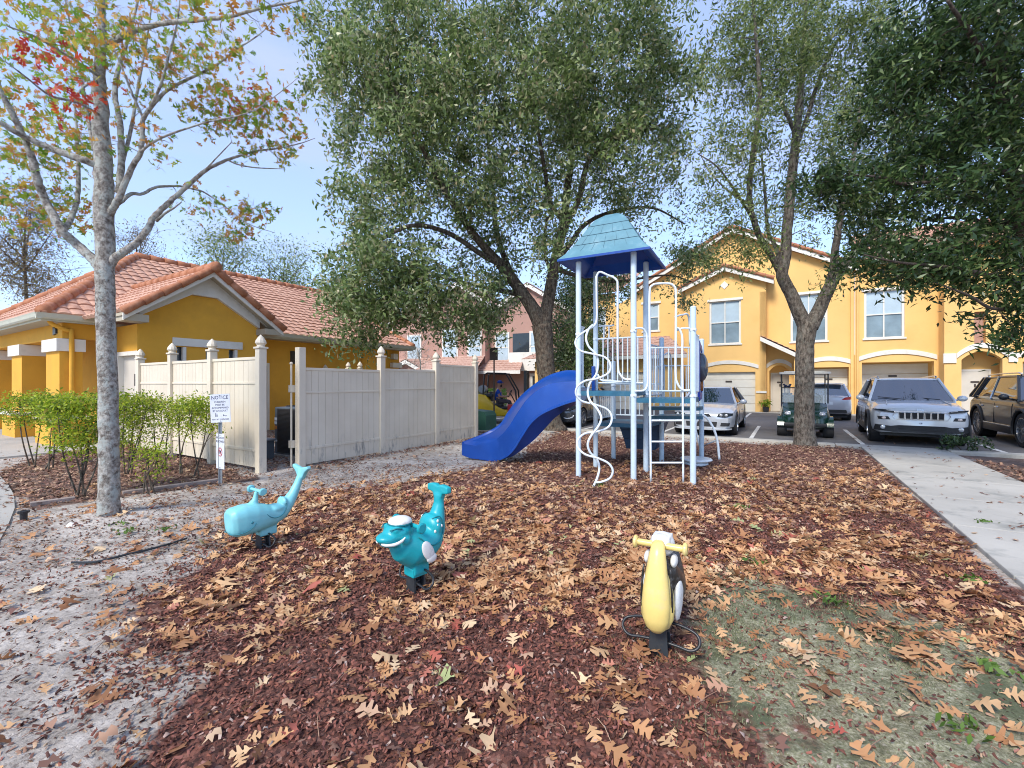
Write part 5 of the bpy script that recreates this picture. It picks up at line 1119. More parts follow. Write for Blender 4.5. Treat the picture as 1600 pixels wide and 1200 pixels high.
# --- whale
b = G(411, 853); t = root('whale_spring_rider', 'pale aqua whale spring rider with raised tail, nearest the cream fence', 'spring rider', tuple(b), R(180+54), 'animal spring riders')
g = MB(); body_loft(g, [(.315, .275, .05, .075, 2.6), (.305, .275, .095, .115, 3), (.27, .28, .122, .14, 3.2), (.19, .285, .135, .150, 3), (.09, .285, .135, .148, 2.6), (0, .275, .125, .130, 2.2), (-.09, .265, .108, .105), (-.17, .29, .088, .085), (-.24, .36, .068, .066), (-.30, .45, .052, .05), (-.345, .55, .040, .038), (-.37, .63, .036, .03), (-.38, .685, .040, .024)])
g.prism([(-.035, .59), (.035, .59), (.085, .665), (.155, .715), (.145, .745), (.05, .725), (0, .715), (-.05, .725), (-.145, .745), (-.155, .715), (-.085, .665)], -.410, -.362, 'YZ')
g.ell((-.10, 0, .335), (.12, .10, .045), 18, 10); g.tube([(.10, 0, .40), (.07, 0, .47), (.06, 0, .545)], [.055, .026, .020], 12)
g.ell((-.185, 0, .385), (.03, .085, .06), 14, 8); g.box((-.11, -.062, .115), (.05, .062, .20))
g.v = [(x*1.04, y, z+.03 if z > .12 else z) for x, y, z in g.v]
body = remesh(build('body', g, 'whale_aqua', t), 0.009, 7)
grips(t, .06, .585, .125, 'whale_aqua', .015, .038, .012)
for s in (-1, 1):
    g = MB(); g.tube([(.312, s*.03, .19), (.30, s*.09, .187), (.25, s*.128, .19), (.19, s*.138, .205), (.14, s*.138, .235), (.12, s*.134, .262)], 0.0045, 6, smooth=4); g.v = [(x*1.04, y*1.01, z+.03) for x, y, z in g.v]; build('mouth_line', g, 'whale_line', body, smooth=True)
    g = MB(); g.ell((.155, s*.134, .275), (.012, .006, .014), 10, 6); g.v = [(x*1.04, y*1.01, z+.03) for x, y, z in g.v]; build('eye', g, 'whale_line', body, smooth=True)
    g = MB(); g.tube([(0.04, s*.10, .37), (0.0, s*.122, .30), (-.07, s*.115, .262), (-.15, s*.095, .28), (-.19, s*.085, .35), (-.185, s*.05, .42), (-.18, 0, .44)], 0.004, 6, smooth=4); g.v = [(x*1.04, y*1.01, z+.03) for x, y, z in g.v]; build('saddle_line', g, 'whale_line', body, smooth=True)
g = MB(); g.box((-.11, -.05, .128), (.05, .05, .19), bev=.01); build('pedestal', g, 'whale_aqua', t)
rider_base(t, zt=.135, loop=.22); t.scale = (.92, .92, .90)
# --- teal fish with white cap
b = G(650, 919); t = root('fish_spring_rider', 'teal grinning fish spring rider with white cap, white flipper and white spots', 'spring rider', tuple(b), R(180+47), 'animal spring riders')
g = MB(); body_loft(g, [(.20, .40, .05, .05), (.165, .395, .085, .09), (.11, .36, .11, .125), (.04, .315, .13, .140), (-.04, .305, .132, .140), (-.11, .345, .12, .115), (-.165, .425, .095, .085), (-.195, .51, .06, .055), (-.21, .59, .045, .036), (-.205, .66, .046, .028)])
g.ell((.155, 0, .455), (.105, .098, .075), 20, 12); g.ell((.235, 0, .43), (.085, .078, .038), 18, 10); g.ell((.215, 0, .392), (.075, .085, .028), 18, 10)
for s in (-1, 1):
    g.ell((.20, s*.058, .487), (.035, .03, .026), 12, 8); g.ell((.14, s*.085, .41), (.04, .028, .035), 12, 8)
g.prism([(-.03, .60), (.03, .60), (.06, .665), (.125, .675), (.12, .725), (.04, .735), (0, .72), (-.04, .735), (-.12, .725), (-.125, .675), (-.06, .665)], -.235, -.19, 'YZ'); g.ell((-.13, 0, .43), (.065, .118, .095), 16, 10); g.tube([(.10, 0, .44), (.06, 0, .475)], [.04, .022], 10); g.box((-.07, -.07, .12), (.06, .07, .22))
body = remesh(build('body', g, 'fish_teal', t), 0.008, 5)
grips(t, .065, .490, .160, 'fish_teal', .015, .038, .012)
g = MB(); g.ell((.135, 0, .522), (.085, .082, .038), 22, 10); build('cap', g, 'toy_white', t, smooth=True)
g = MB(); g.lathe([(.080, .505), (.088, .512), (.080, .520)], (.137, 0, 0), 24, caps=False); g.v = [tuple(q) for q in g.v]; build('cap_band', g, 'fish_line', t, smooth=True)
for s in (-1, 1):
    g = MB(); g.tube([(.297, s*.025, .405), (.280, s*.062, .402), (.235, s*.090, .403), (.19, s*.104, .418), (.165, s*.112, .442)], [.007, .010, .012, .011, .004], 8, smooth=4, flat=1.0); build('teeth', g, 'toy_white', body, smooth=True)
    g = MB(); g.ell((0, 0, 0), (.045, .014, .085), 18, 10, m=Matrix.Rotation(R(28), 3, 'Y')); g.ell((-.03, 0, -.055), (.045, .013, .035), 14, 8); g.v = [(q[0]-.015, q[1]+s*.130, q[2]+.30) for q in g.v]; build('flipper', g, 'toy_white', body, smooth=True)
    for (x, z) in ((-.12, .455), (-.155, .445), (-.10, .415), (-.14, .395), (-.125, .485)):
        g = MB(); g.ell((x, s*(.103-abs(z-.44)*.15), z), (.010, .008, .013), 10, 6); build('spot', g, 'toy_white', body, smooth=True)
    g = MB(); g.tube([(.05, s*.105, .41), (-.02, s*.132, .35), (-.09, s*.128, .33), (-.155, s*.11, .36), (-.18, s*.09, .44), (-.155, s*.08, .51), (-.10, s*.06, .50)], .004, 6, smooth=4); build('saddle_line', g, 'fish_line', body, smooth=True)
    g = MB(); g.tube([(.175, s*.088, .495), (.215, s*.082, .505), (.25, s*.05, .49)], .0045, 6, smooth=3); build('brow_line', g, 'fish_line', body, smooth=True)
g = MB(); g.box((-.075, -.06, .105), (.065, .06, .17), bev=.01); build('pedestal', g, 'fish_teal', t)
rider_base(t, zt=.15, loop=.20)
# --- yellow beaked bird, seen head on
b = Vector((.835, 2.53, 0)); t = root('bird_spring_rider', 'big yellow beaked black and white bird spring rider at the edge of the moss', 'spring rider', tuple(b), R(270-29), 'animal spring riders')
g = MB(); st = [(.03, .625, .022, .022), (.045, .612, .034, .034), (.068, .565, .044, .042), (.092, .47, .058, .048), (.105, .39, .069, .052), (.112, .31, .075, .054), (.112, .23, .071, .052), (.104, .18, .056, .042), (.095, .150, .030, .026), (.09, .142, .010, .01)]
rings = []
for (x, z, ry, rx) in st: rings.append([Vector((x+rx*math.cos(2*PI*k/26), ry*math.sin(2*PI*k/26), z+0.0)) for k in range(26)])
g.loft(rings); build('upper_beak', g, 'beak_yellow', t, smooth='auto')
g = MB(); st = [(.02, .47, .02, .02), (.035, .44, .052, .04), (.055, .37, .080, .055), (.066, .29, .091, .062), (.068, .22, .086, .058), (.066, .17, .064, .046), (.062, .145, .03, .025)]
rings = []
for (x, z, ry, rx) in st: rings.append([Vector((x+rx*math.cos(2*PI*k/26), ry*math.sin(2*PI*k/26), z)) for k in range(26)])
g.loft(rings); build('lower_beak', g, 'beak_yellow', t, smooth='auto')
g = MB(); g.tube([(.085, -.070, .50), (.09, -.076, .42), (.093, -.082, .33), (.088, -.080, .27)], .006, 6, smooth=3); g.tube([(.085, .070, .50), (.09, .076, .42), (.093, .082, .33), (.088, .080, .27)], .006, 6, smooth=3); build('mouth_line', g, 'toy_black', t, smooth=True)
g = MB(); g.ell((-.075, 0, .575), (.085, .070, .070), 20, 12); g.ell((-.03, 0, .60), (.06, .055, .045), 16, 10); g.box((-.13, -.05, .54), (-.02, .05, .63)); h = remesh(build('head', g, 'toy_white', t), .007, 5)
g = MB(); body_loft(g, [(.02, .50, .05, .05), (-.03, .45, .085, .09), (-.10, .36, .11, .12), (-.19, .30, .115, .125), (-.28, .31, .10, .10), (-.36, .37, .07, .06), (-.42, .43, .04, .03)]); g.box((-.10, -.06, .12), (.03, .06, .28)); bd = remesh(build('body', g, 'toy_black', t), .009, 5)
for s in (-1, 1):
    g = MB(); g.ell((0, 0, 0), (.085, .024, .125), 18, 10, m=Matrix.Rotation(R(-28), 3, 'Y')); g.v = [(q[0]-.07, q[1]+s*.088, q[2]+.29) for q in g.v]; build('white_flank', g, 'toy_white', bd, smooth=True)
    g = MB(); g.ell((0, 0, 0), (.055, .02, .035), 14, 8); g.v = [(q[0]-.03, q[1]+s*.072, q[2]+.505) for q in g.v]; build('neck_patch', g, 'toy_white', bd, smooth=True)
grips(t, .0, .590, .135, 'beak_yellow', .019, .036, .012)
rider_base(t, zt=.155, loop=.21)
# ================================================================ VEHICLES
def lerp_tab(tab, x):
    if x <= tab[0][0]: return tab[0][1:]
    for a, b in zip(tab, tab[1:]):
        if x <= b[0]:
            t = (x-a[0])/(b[0]-a[0]); return [p+(q-p)*t for p, q in zip(a[1:], b[1:])]
    return tab[-1][1:]
def wheel(par, x, y, r, wdt, side, spokes=10, rimr=0.68, twist=0.0, m='alloy'):
    w_ = bpy.data.objects.new('wheel', None); COL.objects.link(w_); w_.parent = par; w_.location = (x, y, r); w_.empty_display_size = 0.1
    h = wdt/2
    def B(name, g, mm, sm='auto'):
        o = build(name, g, mm, None, smooth=sm); o.parent = w_; return o
    g = MB(); g.lathe([(r*rimr, -h), (r*0.93, -h), (r, -h*0.75), (r, h*0.75), (r*0.93, h), (r*rimr, h), (r*rimr, -h)], seg=32, axis='Y', caps=False); B('tyre', g, 'rubber')
    g = MB(); s = side; R_ = r*rimr
    g.lathe([(R_*1.0, s*h*0.95), (R_*0.95, s*h*0.98), (R_*0.92, s*h*0.4), (R_*0.90, s*h*0.1), (0.01, s*h*0.05)], seg=32, axis='Y', caps=False)
    for k in range(spokes):
        a = 2*PI*k/spokes; ca, sa = math.cos(a), math.sin(a); tw = math.cos(a+twist), math.sin(a+twist); hw = R_*0.055*10/spokes*0.9
        nx, nz = -sa, ca
        p0 = (ca*R_*0.15, sa*R_*0.15); p1 = (tw[0]*R_*0.95, tw[1]*R_*0.95)
        g.add([(p0[0]-nx*hw*1.4, s*h*0.72, p0[1]-nz*hw*1.4), (p0[0]+nx*hw*1.4, s*h*0.72, p0[1]+nz*hw*1.4), (p1[0]+nx*hw, s*h*0.92, p1[1]+nz*hw), (p1[0]-nx*hw, s*h*0.92, p1[1]-nz*hw),
               (p0[0]-nx*hw*1.4, s*h*0.45, p0[1]-nz*hw*1.4), (p0[0]+nx*hw*1.4, s*h*0.45, p0[1]+nz*hw*1.4), (p1[0]+nx*hw, s*h*0.6, p1[1]+nz*hw), (p1[0]-nx*hw, s*h*0.6, p1[1]-nz*hw)], [(0, 1, 2, 3), (4, 7, 6, 5), (0, 4, 5, 1), (1, 5, 6, 2), (2, 6, 7, 3), (3, 7, 4, 0)])
    g.lathe([(R_*0.20, s*h*0.5), (R_*0.19, s*h*0.80), (0.005, s*h*0.84)], seg=16, axis='Y', caps=False)
    B('rim', g, m)
    return w_
def car(name, label, cat, loc, rot, S, group='cars parked in the court'):
    """x forward, y left. S: spec dict"""
    t = root(name, label, cat, loc, rot, group)
    L, W, H = S['L'], S['W'], S['H']; hl, hw = L/2, W/2; pt = S['paint']
    # tab: x, zbottom, zwaist(max width), zshoulder, ztop, w(fraction), wtop(fraction)
    tab = S['tab']; xs = S.get('xs') or []
    N = 46; rings = []
    X = sorted(set([round(-hl+L*k/N, 4) for k in range(N+1)]+[a[0] for a in tab]))
    for x in X:
        zb, zw, zs, zt, wf, wt = lerp_tab(tab, x); w_ = hw*wf; wtp = hw*wt
        half = [(0, zb), (w_*.55, zb), (w_*.86, zb+.01), (w_*.955, zb+.07), (w_*.985, zb+.16), (w_, zw-.05), (w_, zw+.05), (w_*.988, zs-.10), (w_*.968, zs-.03), (wtp*1.0+(w_*.96-wtp)*.45, zs+(zt-zs)*.30), (wtp, zs+(zt-zs)*.72), (wtp*.72, zt-.004), (wtp*.35, zt+.012), (0, zt+.016)]
        rings.append([Vector((x, y, z)) for y, z in half]+[Vector((x, -y, z)) for y, z in half[-2:0:-1]])
    g = MB(); g.loft(rings); body = build('body', g, pt, t)
    # wheel arches
    cut = MB()
    for ax in (S['fa'], S['ra']):
        for s in (-1, 1): cut.lathe([(S['wr']*1.13, s*(hw-0.33)), (S['wr']*1.13, s*(hw+0.2))], (ax, 0, S['wr']*1.02), 30, 'Y')
    co = build('cut', cut, 'black_plastic', None); co.parent = t; bpy.context.view_layer.update()
    md = body.modifiers.new('b', 'BOOLEAN'); md.object = co; md.operation = 'DIFFERENCE'; md.solver = 'EXACT'
    bake(body); bpy.data.objects.remove(co)
    body.data.polygons.foreach_set('use_smooth', [True]*len(body.data.polygons)); sharp(body, 32)
    body.data.materials.clear(); body.data.materials.append(M(pt))
    for ax in (S['fa'], S['ra']):
        for s in (-1, 1): g = MB(); g.lathe([(S['wr']*1.125, s*(hw-0.32)), (S['wr']*1.125, s*(hw-0.04))], (ax, 0, S['wr']*1.02), 24, 'Y', caps=False); g.lathe([(S['wr']*1.12, s*(hw-0.325)), (0.01, s*(hw-0.325))], (ax, 0, S['wr']*1.02), 24, 'Y', caps=False); build('wheel_well', g, 'black_plastic', body)
    if S.get('clad'):
        g = MB()
        for ax in (S['fa'], S['ra']):
            for s in (-1, 1):
                y = s*hw
                pts = [(ax+S['wr']*1.16*math.cos(a), y*1.0, S['wr']*1.02+S['wr']*1.16*math.sin(a)) for a in [R(-18)+R(216)*k/18 for k in range(19)]]
                g.tube(pts, 0.035, 6)
        for s in (-1, 1): g.box((S['ra']+S['wr']*1.2, s*(hw-0.03), tab[len(tab)//2][1]-0.01), (S['fa']-S['wr']*1.2, s*(hw+0.012), tab[len(tab)//2][1]+0.17), bev=0.02)
        build('cladding', g, S['clad'], body, smooth='auto')
    # greenhouse: glass, roof, pillars
    gh = S['gh']  # x of: windscreen base, roof front, roof rear, rear base ; zbelt front/rear ; half widths base/top ; zroof
    xb0, xr0, xr1, xb1 = gh['x']; zb0, zb1 = gh['zb']; wb, wt = gh['w']; zr = H-gh.get('rise', 0.05)
    def plan(x0, x1, w_, bow0, bow1, zf):
        P_ = []; K = 6
        for k in range(K+1): y = w_*(1-2*k/K)*-1; P_.append((x0-bow0*(abs(y)/w_)**2, y))
        side = 8
        for k in range(1, side): P_.append((x0-bow0+(x1+bow1-x0+bow0)*k/side, w_*(1.0+0.03*math.sin(PI*k/side))))
        for k in range(K+1): y = w_*(1-2*k/K); P_.append((x1+bow1*(abs(y)/w_)**2, y))
        for k in range(1, side): P_.append((x1+bow1+(x0-bow0-x1-bow1)*k/side, -w_*(1.0+0.03*math.sin(PI*k/side))))
        return [Vector((x, y, zf(x))) for x, y in P_]
    zfb = lambda x: zb1+(zb0-zb1)*(x-xb1)/(xb0-xb1)
    base = plan(xb0, xb1, wb, 0.16, 0.06, zfb); top = plan(xr0, xr1, wt, 0.10, 0.04, lambda x: zr-gh.get('slope', 0.0)*max(0, (xr0-0.9-x))**1.4)
    mid = [b*0.5+a*0.5+Vector((0, math.copysign(0.018, b.y) if abs(b.y) > wb*.8 else 0, 0)) for a, b in zip(base, top)]
    g = MB(); g.loft([[b+Vector((0, 0, -0.05)) for b in base], base, mid, top], caps=False); gl = build('windows', g, 'car_glass', t, smooth='auto')
    cx = (xr0+xr1)/2; lay = []
    for (sc, dz) in ((1.035, -0.02), (1.03, 0.0), (0.97, 0.022), (0.85, 0.038), (0.5, gh.get('rise', .05)-0.004), (0.02, gh.get('rise', .05))): lay.append([Vector((cx+(q.x-cx)*(1+(sc-1)*0.6 if sc > 1 else sc), q.y*sc, q.z+dz)) for q in top])
    g = MB(); g.loft(lay, caps=False); g.f.append(tuple(range(len(g.v)-len(top), len(g.v)))); build('roof', g, pt, t, smooth='auto')
    def surf(i_b, f): # point on side surface between index
        return None
    g = MB(); nside = len(base)
    iF, iR = 6, 6+8     # left front corner, left rear corner index in plan
    def pil(k, r, mset, off=0.006):
        for kk in k:
            b, m_, tt = base[kk], mid[kk], top[kk]; o = Vector((0, math.copysign(off, b.y), 0)); mset.tube([b+o-Vector((0, 0, .05)), b+o, m_+o, tt+o+Vector((0, 0, .01))], r, 6)
    for kk, rr_ in [(6, .034), (0, .034), (iR, .045), (20, .045)]+([(6+gh['cp'], .06), (28-gh['cp'], .06)] if 'cp' in gh else []):
        g = MB(); pil([kk], rr_, g); build('pillar', g, pt, t, smooth='auto')
    g = MB(); pil([6+gh.get('bp', 4), 28-gh.get('bp', 4)], 0.026, g, 0.004); g2 = g
    for s in (0, 1):
        ks = list(range(6, 15)) if s == 0 else [20+k for k in range(0, 8)]+[0]
        g.tube([base[k]+Vector((0, math.copysign(.008, base[k].y), 0)) for k in ks], 0.010, 6)
    build('window_trim', g, S.get('wtrim', 'black_plastic'), t, smooth='auto')
    # wheels
    wr = S['wr']
    for ax in (S['fa'], S['ra']):
        for s in (-1, 1): wheel(t, ax, s*(hw-0.115), wr, 0.22, s, S.get('spokes', 10), S.get('rim', .68), m=S.get('rimm', 'alloy'))
    # side details
    zs = tab[len(tab)//2][3]; zb = tab[len(tab)//2][1]
    for s in (-1, 1):
        g = MB()
        for x in S['seams']: g.tube([(x, s*(hw*1.0+.001), zb+0.17), (x, s*(hw+.002), zb+.42), (x-.01, s*(hw*.985), zs-.07), (x-.03, s*(hw*.965), zs-.02)], 0.006, 4)
        build('door_seam', g, 'black_plastic', body)
        for x in S['handles']:
            g = MB(); g.tube([(x, s*(hw*.985), zs-.13), (x-.03, s*(hw*.985+.03), zs-.128), (x-.16, s*(hw*.985+.03), zs-.125), (x-.19, s*(hw*.985), zs-.125)], 0.014, 6); build('door_handle', g, S.get('hm', pt), body, smooth='auto')
        g = MB(); mxx = xb0-0.36; mz = zb0+.06; g.ell((mxx, s*(hw+.10), mz), (.06, .10, .075), 14, 8); g.tube([(mxx+.02, s*(hw*.90), mz-.07), (mxx, s*(hw+.03), mz-.03)], .022, 6); mo = build('wing_mirror', g, S.get('mm', pt), t, smooth=True)
        g = MB(); g.ell((mxx-.045, s*(hw+.10), mz), (.02, .085, .06), 12, 8); build('mirror_glass', g, 'car_glass', mo, smooth=True)
    if S.get('rails'):
        for s in (-1, 1): g = MB(); g.tube([(xr0-.10, s*wt*.93, zr+.02), (xr0-.22, s*wt*.95, zr+.085), (xr1+.35, s*wt*.95, zr+.085-gh.get('slope', 0)), (xr1+.18, s*wt*.93, zr+.0)], .018, 8, smooth=3); build('roof_rail', g, S['rails'], t, smooth=True)
    # black underbody box between the wheels
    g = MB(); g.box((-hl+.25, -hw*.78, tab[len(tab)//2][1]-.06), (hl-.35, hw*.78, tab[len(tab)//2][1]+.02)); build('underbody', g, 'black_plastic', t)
    t['nose'] = 0; del t['nose']
    def fx(y, z=None, rear=False, off=0.0):
        """x of the front (or rear) surface at lateral y"""
        best = None; seq = [a for a in tab]; seq = seq[::-1] if not rear else seq
        xe = seq[0][0]
        for a, b in zip(seq, seq[1:]):
            wa, wb_ = a[5]*hw, b[5]*hw
            if abs(y) <= wa: return a[0]+(off if not rear else -off)
            if wa <= abs(y) <= wb_: k = (abs(y)-wa)/(wb_-wa); return a[0]+(b[0]-a[0])*k+(off if not rear else -off)
        return seq[-1][0]
    return t, body, fx
def facepatch(g, fx, pts, off=0.006, th=0.03, rear=False):
    """polygon (y,z) laid on the curved front surface, with thickness, in vertical strips"""
    s = -1 if rear else 1; ys = [p[0] for p in pts]; y0, y1 = min(ys), max(ys); n = max(2, int((y1-y0)/0.05))
    cuts = sorted(set([round(y, 5) for y in ys]+[round(y0+(y1-y0)*k/n, 5) for k in range(n+1)])); L = len(pts)
    def zz(y):
        o = []
        for i in range(L):
            (a, za), (b, zb) = pts[i], pts[(i+1) % L]
            if abs(a-b) < 1e-9:
                if abs(a-y) < 1e-6: o += [za, zb]
            elif min(a, b)-1e-6 <= y <= max(a, b)+1e-6: o.append(za+(zb-za)*(y-a)/(b-a))
        return (min(o), max(o))
    rings = []
    for y in cuts:
        lo, hi = zz(y); hi = max(hi, lo+0.002); x = fx(y, 0, rear); rings.append([Vector((x+s*off, y, lo)), Vector((x+s*off, y, hi)), Vector((x-s*th, y, hi)), Vector((x-s*th, y, lo))])
    g.loft(rings)
def mirror(pts): return [(-y, z) for y, z in pts][::-1]
FACE_V = TH-PI/2    # nose pointing back down the grid, towards the playground
# ---- grey crossover with seven slot grille
S = dict(L=4.62, W=1.86, H=1.68, paint='suv_paint', wr=0.37, fa=1.42, ra=-1.28, clad='black_plastic', rails='chrome', spokes=10, seams=(0.82, -0.12, -1.0), handles=(0.05, -0.85),
         tab=[(-2.31, .45, .62, .95, 1.02, .70, .60), (-2.24, .36, .62, .98, 1.06, .88, .78), (-2.0, .30, .62, 1.0, 1.08, .97, .86), (-1.2, .26, .62, 1.0, 1.08, 1.0, .9), (0, .26, .62, .99, 1.07, 1.0, .9), (.95, .26, .62, .98, 1.08, 1.0, .88), (1.45, .27, .62, .95, 1.06, .99, .84), (1.9, .28, .62, .90, 1.01, .97, .80), (2.1, .29, .60, .86, .965, .92, .74), (2.2, .30, .58, .82, .92, .84, .66), (2.27, .32, .56, .76, .87, .70, .56), (2.31, .34, .54, .70, .80, .50, .42)],
         gh=dict(x=(1.12, .42, -1.75, -2.18), zb=(1.07, 1.10), w=(.84, .64), rise=.05, bp=4, cp=7, slope=0.03))
t, body, fx = car('crossover_car', 'silver grey crossover with seven slot grille and roof rails, nose to the sidewalk', 'car', tuple(GW(2.80, 16.52)), FACE_V-R(2), S)
g = MB()
for k in range(7):
    y = (k-3)*0.118; facepatch(g, fx, [(y-.038, .665), (y+.038, .665), (y+.045, .805), (y-.045, .805)], .012, .02)
gr = build('grille', g, 'rubber', t)
g = MB()
for k in range(7):
    y = (k-3)*0.118; p = [(y-.046, .655), (y+.046, .655), (y+.052, .812), (y-.052, .812), (y-.046, .655)]; g.tube([(fx(a)+.014, a, z) for a, z in p], .009, 6)
build('grille_frame', g, 'chrome', gr)
g = MB(); g.tube([(fx(a)+.012, a, z) for a, z in [(-.47, .64), (0, .635), (.47, .64), (.52, .73), (.47, .825), (0, .84), (-.47, .825), (-.52, .73), (-.47, .64)]], .008, 6); build('grille_frame', g, 'chrome', gr)
for s in (-1, 1):
    pp = [(.50, .80), (.86, .855), (.88, .885), (.60, .875), (.49, .84)]; pp = pp if s > 0 else mirror(pp)
    g = MB(); facepatch(g, fx, pp, .012, .05); h = build('headlight', g, 'dark_glass', t)
    g = MB(); g.tube([(fx(s*a)+.016, s*a, z) for a, z in ((.52, .845), (.62, .862), (.86, .878))], .008, 6); build('light_strip', g, 'lamp_glass', h)
    pp = [(.56, .63), (.78, .63), (.80, .70), (.60, .705)]; pp = pp if s > 0 else mirror(pp)
    g = MB(); facepatch(g, fx, pp, .008, .05); h = build('lamp_housing', g, 'black_plastic', t)
    g = MB(); g.ell((fx(s*.68)+.012, s*.68, .668), (.03, .045, .032), 14, 8); build('lamp', g, 'lamp_warm', h, smooth=True)
    g = MB(); g.lathe([(.045, .0), (.05, .02), (.03, .028), (.001, .03)], (fx(s*.70)+.005, s*.70, .44), 16, 'X'); build('fog_light', g, 'lamp_glass', t)
g = MB(); facepatch(g, fx, [(-.86, .36), (-.5, .335), (.5, .335), (.86, .36), (.84, .50), (.55, .475), (.40, .50), (-.40, .50), (-.55, .475), (-.84, .50)], .004, .08); lb = build('lower_bumper', g, 'black_plastic', t)
g = MB()
for z in (.385, .415, .445, .472): g.box((2.302, -.42, z), (2.322, .42, z+.012))
build('intake_slats', g, 'rubber', lb)
g = MB(); g.ell((2.315, 0, .56), (.012, .03, .02), 12, 6); build('front_badge', g, 'chrome', t)
o = text_mesh('Jeep', .075, 'chrome', .002); o.data.transform(Matrix.Translation((2.295, 0, .858)) @ Matrix.Rotation(R(-8), 4, 'Y') @ Matrix(((0, 0, 1, 0), (1, 0, 0, 0), (0, 1, 0, 0), (0, 0, 0, 1)))); o.parent = body
for s in (-1, 1):
    g = MB(); g.tube([(1.98, s*.60, 1.0), (1.5, s*.55, 1.07), (1.15, s*.56, 1.09)], [.012, .018, .006], 6, smooth=4); build('bonnet_crease', g, 'suv_paint', body, smooth=True)
g = MB()
for y0 in (-.05, .65): g.tube([(1.12, y0-.1, 1.10), (.95, y0-.62, 1.155)], .010, 5)
build('wipers', g, 'black_plastic', t)
# ---- silver coupe
S = dict(L=4.42, W=1.75, H=1.42, paint='silver_paint', wr=0.325, fa=1.35, ra=-1.35, spokes=10, seams=(.72, -.55), handles=(-.28,), hm='silver_paint',
         tab=[(-2.21, .40, .55, .85, .93, .72, .6), (-2.12, .30, .55, .88, .97, .9, .75), (-1.8, .22, .55, .90, 1.0, .98, .84), (-1.0, .2, .55, .88, .97, 1.0, .88), (0, .2, .55, .85, .93, 1.0, .88), (.9, .2, .55, .84, .92, 1.0, .86), (1.4, .2, .55, .80, .88, .99, .82), (1.8, .2, .53, .72, .80, .96, .78), (2.02, .2, .5, .66, .74, .89, .68), (2.13, .21, .48, .60, .69, .80, .58), (2.19, .22, .46, .56, .64, .62, .46), (2.21, .24, .44, .52, .60, .42, .34)],
         gh=dict(x=(1.05, .20, -1.25, -1.95), zb=(.90, .96), w=(.78, .56), rise=.045, bp=5, slope=0.02))
t, body, fx = car('silver_coupe', 'silver coupe with round headlamps, parked right behind the playground tower', 'car', tuple(GW(-2.12, 16.12)), FACE_V, S)
g = MB(); facepatch(g, fx, [(-.26, .565), (.26, .565), (.22, .64), (-.22, .64)], .008, .03); build('grille', g, 'black_plastic', t)
for s in (-1, 1):
    pp = [(.42, .57), (.62, .545), (.80, .60), (.80, .66), (.60, .69), (.46, .65)]; pp = pp if s > 0 else mirror(pp)
    g = MB(); facepatch(g, fx, pp, .012, .06); h = build('headlight', g, 'dark_glass', t)
    for y in (.52, .65): g = MB(); g.ell((fx(s*y)+.012, s*y, .615), (.03, .045, .04), 14, 8); build('lamp', g, 'lamp_glass', h, smooth=True)
    g = MB(); pp = [(.50, .30), (.72, .30), (.74, .39), (.52, .40)]; facepatch(g, fx, pp if s > 0 else mirror(pp), .006, .05); build('side_intake', g, 'black_plastic', t)
g = MB(); facepatch(g, fx, [(-.40, .28), (.40, .28), (.42, .42), (-.42, .42)], .006, .06); build('lower_intake', g, 'black_plastic', t)
g = MB(); facepatch(g, fx, [(-.78, .20), (-.4, .185), (.4, .185), (.78, .20), (.78, .235), (-.78, .235)], .03, .08); build('lip_spoiler', g, 'silver_paint', t)
g = MB(); g.ell((2.215, 0, .665), (.01, .045, .03), 12, 6); build('front_badge', g, 'chrome', t)
# ---- dark grey hatchback behind the slide
S2 = dict(S); S2.update(paint='charcoal_paint', hm='charcoal_paint', H=1.40, spokes=5)
t, body, fx = car('charcoal_hatchback', 'dark grey hatchback half hidden behind the blue slide and tower posts', 'car', tuple(GW(-6.95, 16.05)), FACE_V, S2)
g = MB(); facepatch(g, fx, [(-.42, .30), (.42, .30), (.36, .55), (-.36, .55)], .008, .05); gr = build('grille', g, 'black_plastic', t)
g = MB()
for z in (.36, .42, .48): g.tube([(fx(a)+.014, a, z) for a in (-.38, -.2, 0, .2, .38)], .008, 5)
build('grille_bar', g, 'rubber', gr)
for s in (-1, 1):
    pp = [(.40, .58), (.70, .60), (.86, .72), (.80, .75), (.60, .70)]; g = MB(); facepatch(g, fx, pp if s > 0 else mirror(pp), .012, .06); h = build('headlight', g, 'dark_glass', t)
    g = MB(); g.ell((fx(s*.62)+.01, s*.62, .655), (.03, .05, .03), 12, 8); build('lamp', g, 'lamp_glass', h, smooth=True)
    g = MB(); g.tube([(fx(s*a)+.01, s*a, z) for a, z in ((.50, .36), (.62, .33), (.76, .38), (.78, .44))], .022, 6, smooth=3); build('fog_light', g, 'lamp_glass', t, smooth=True)
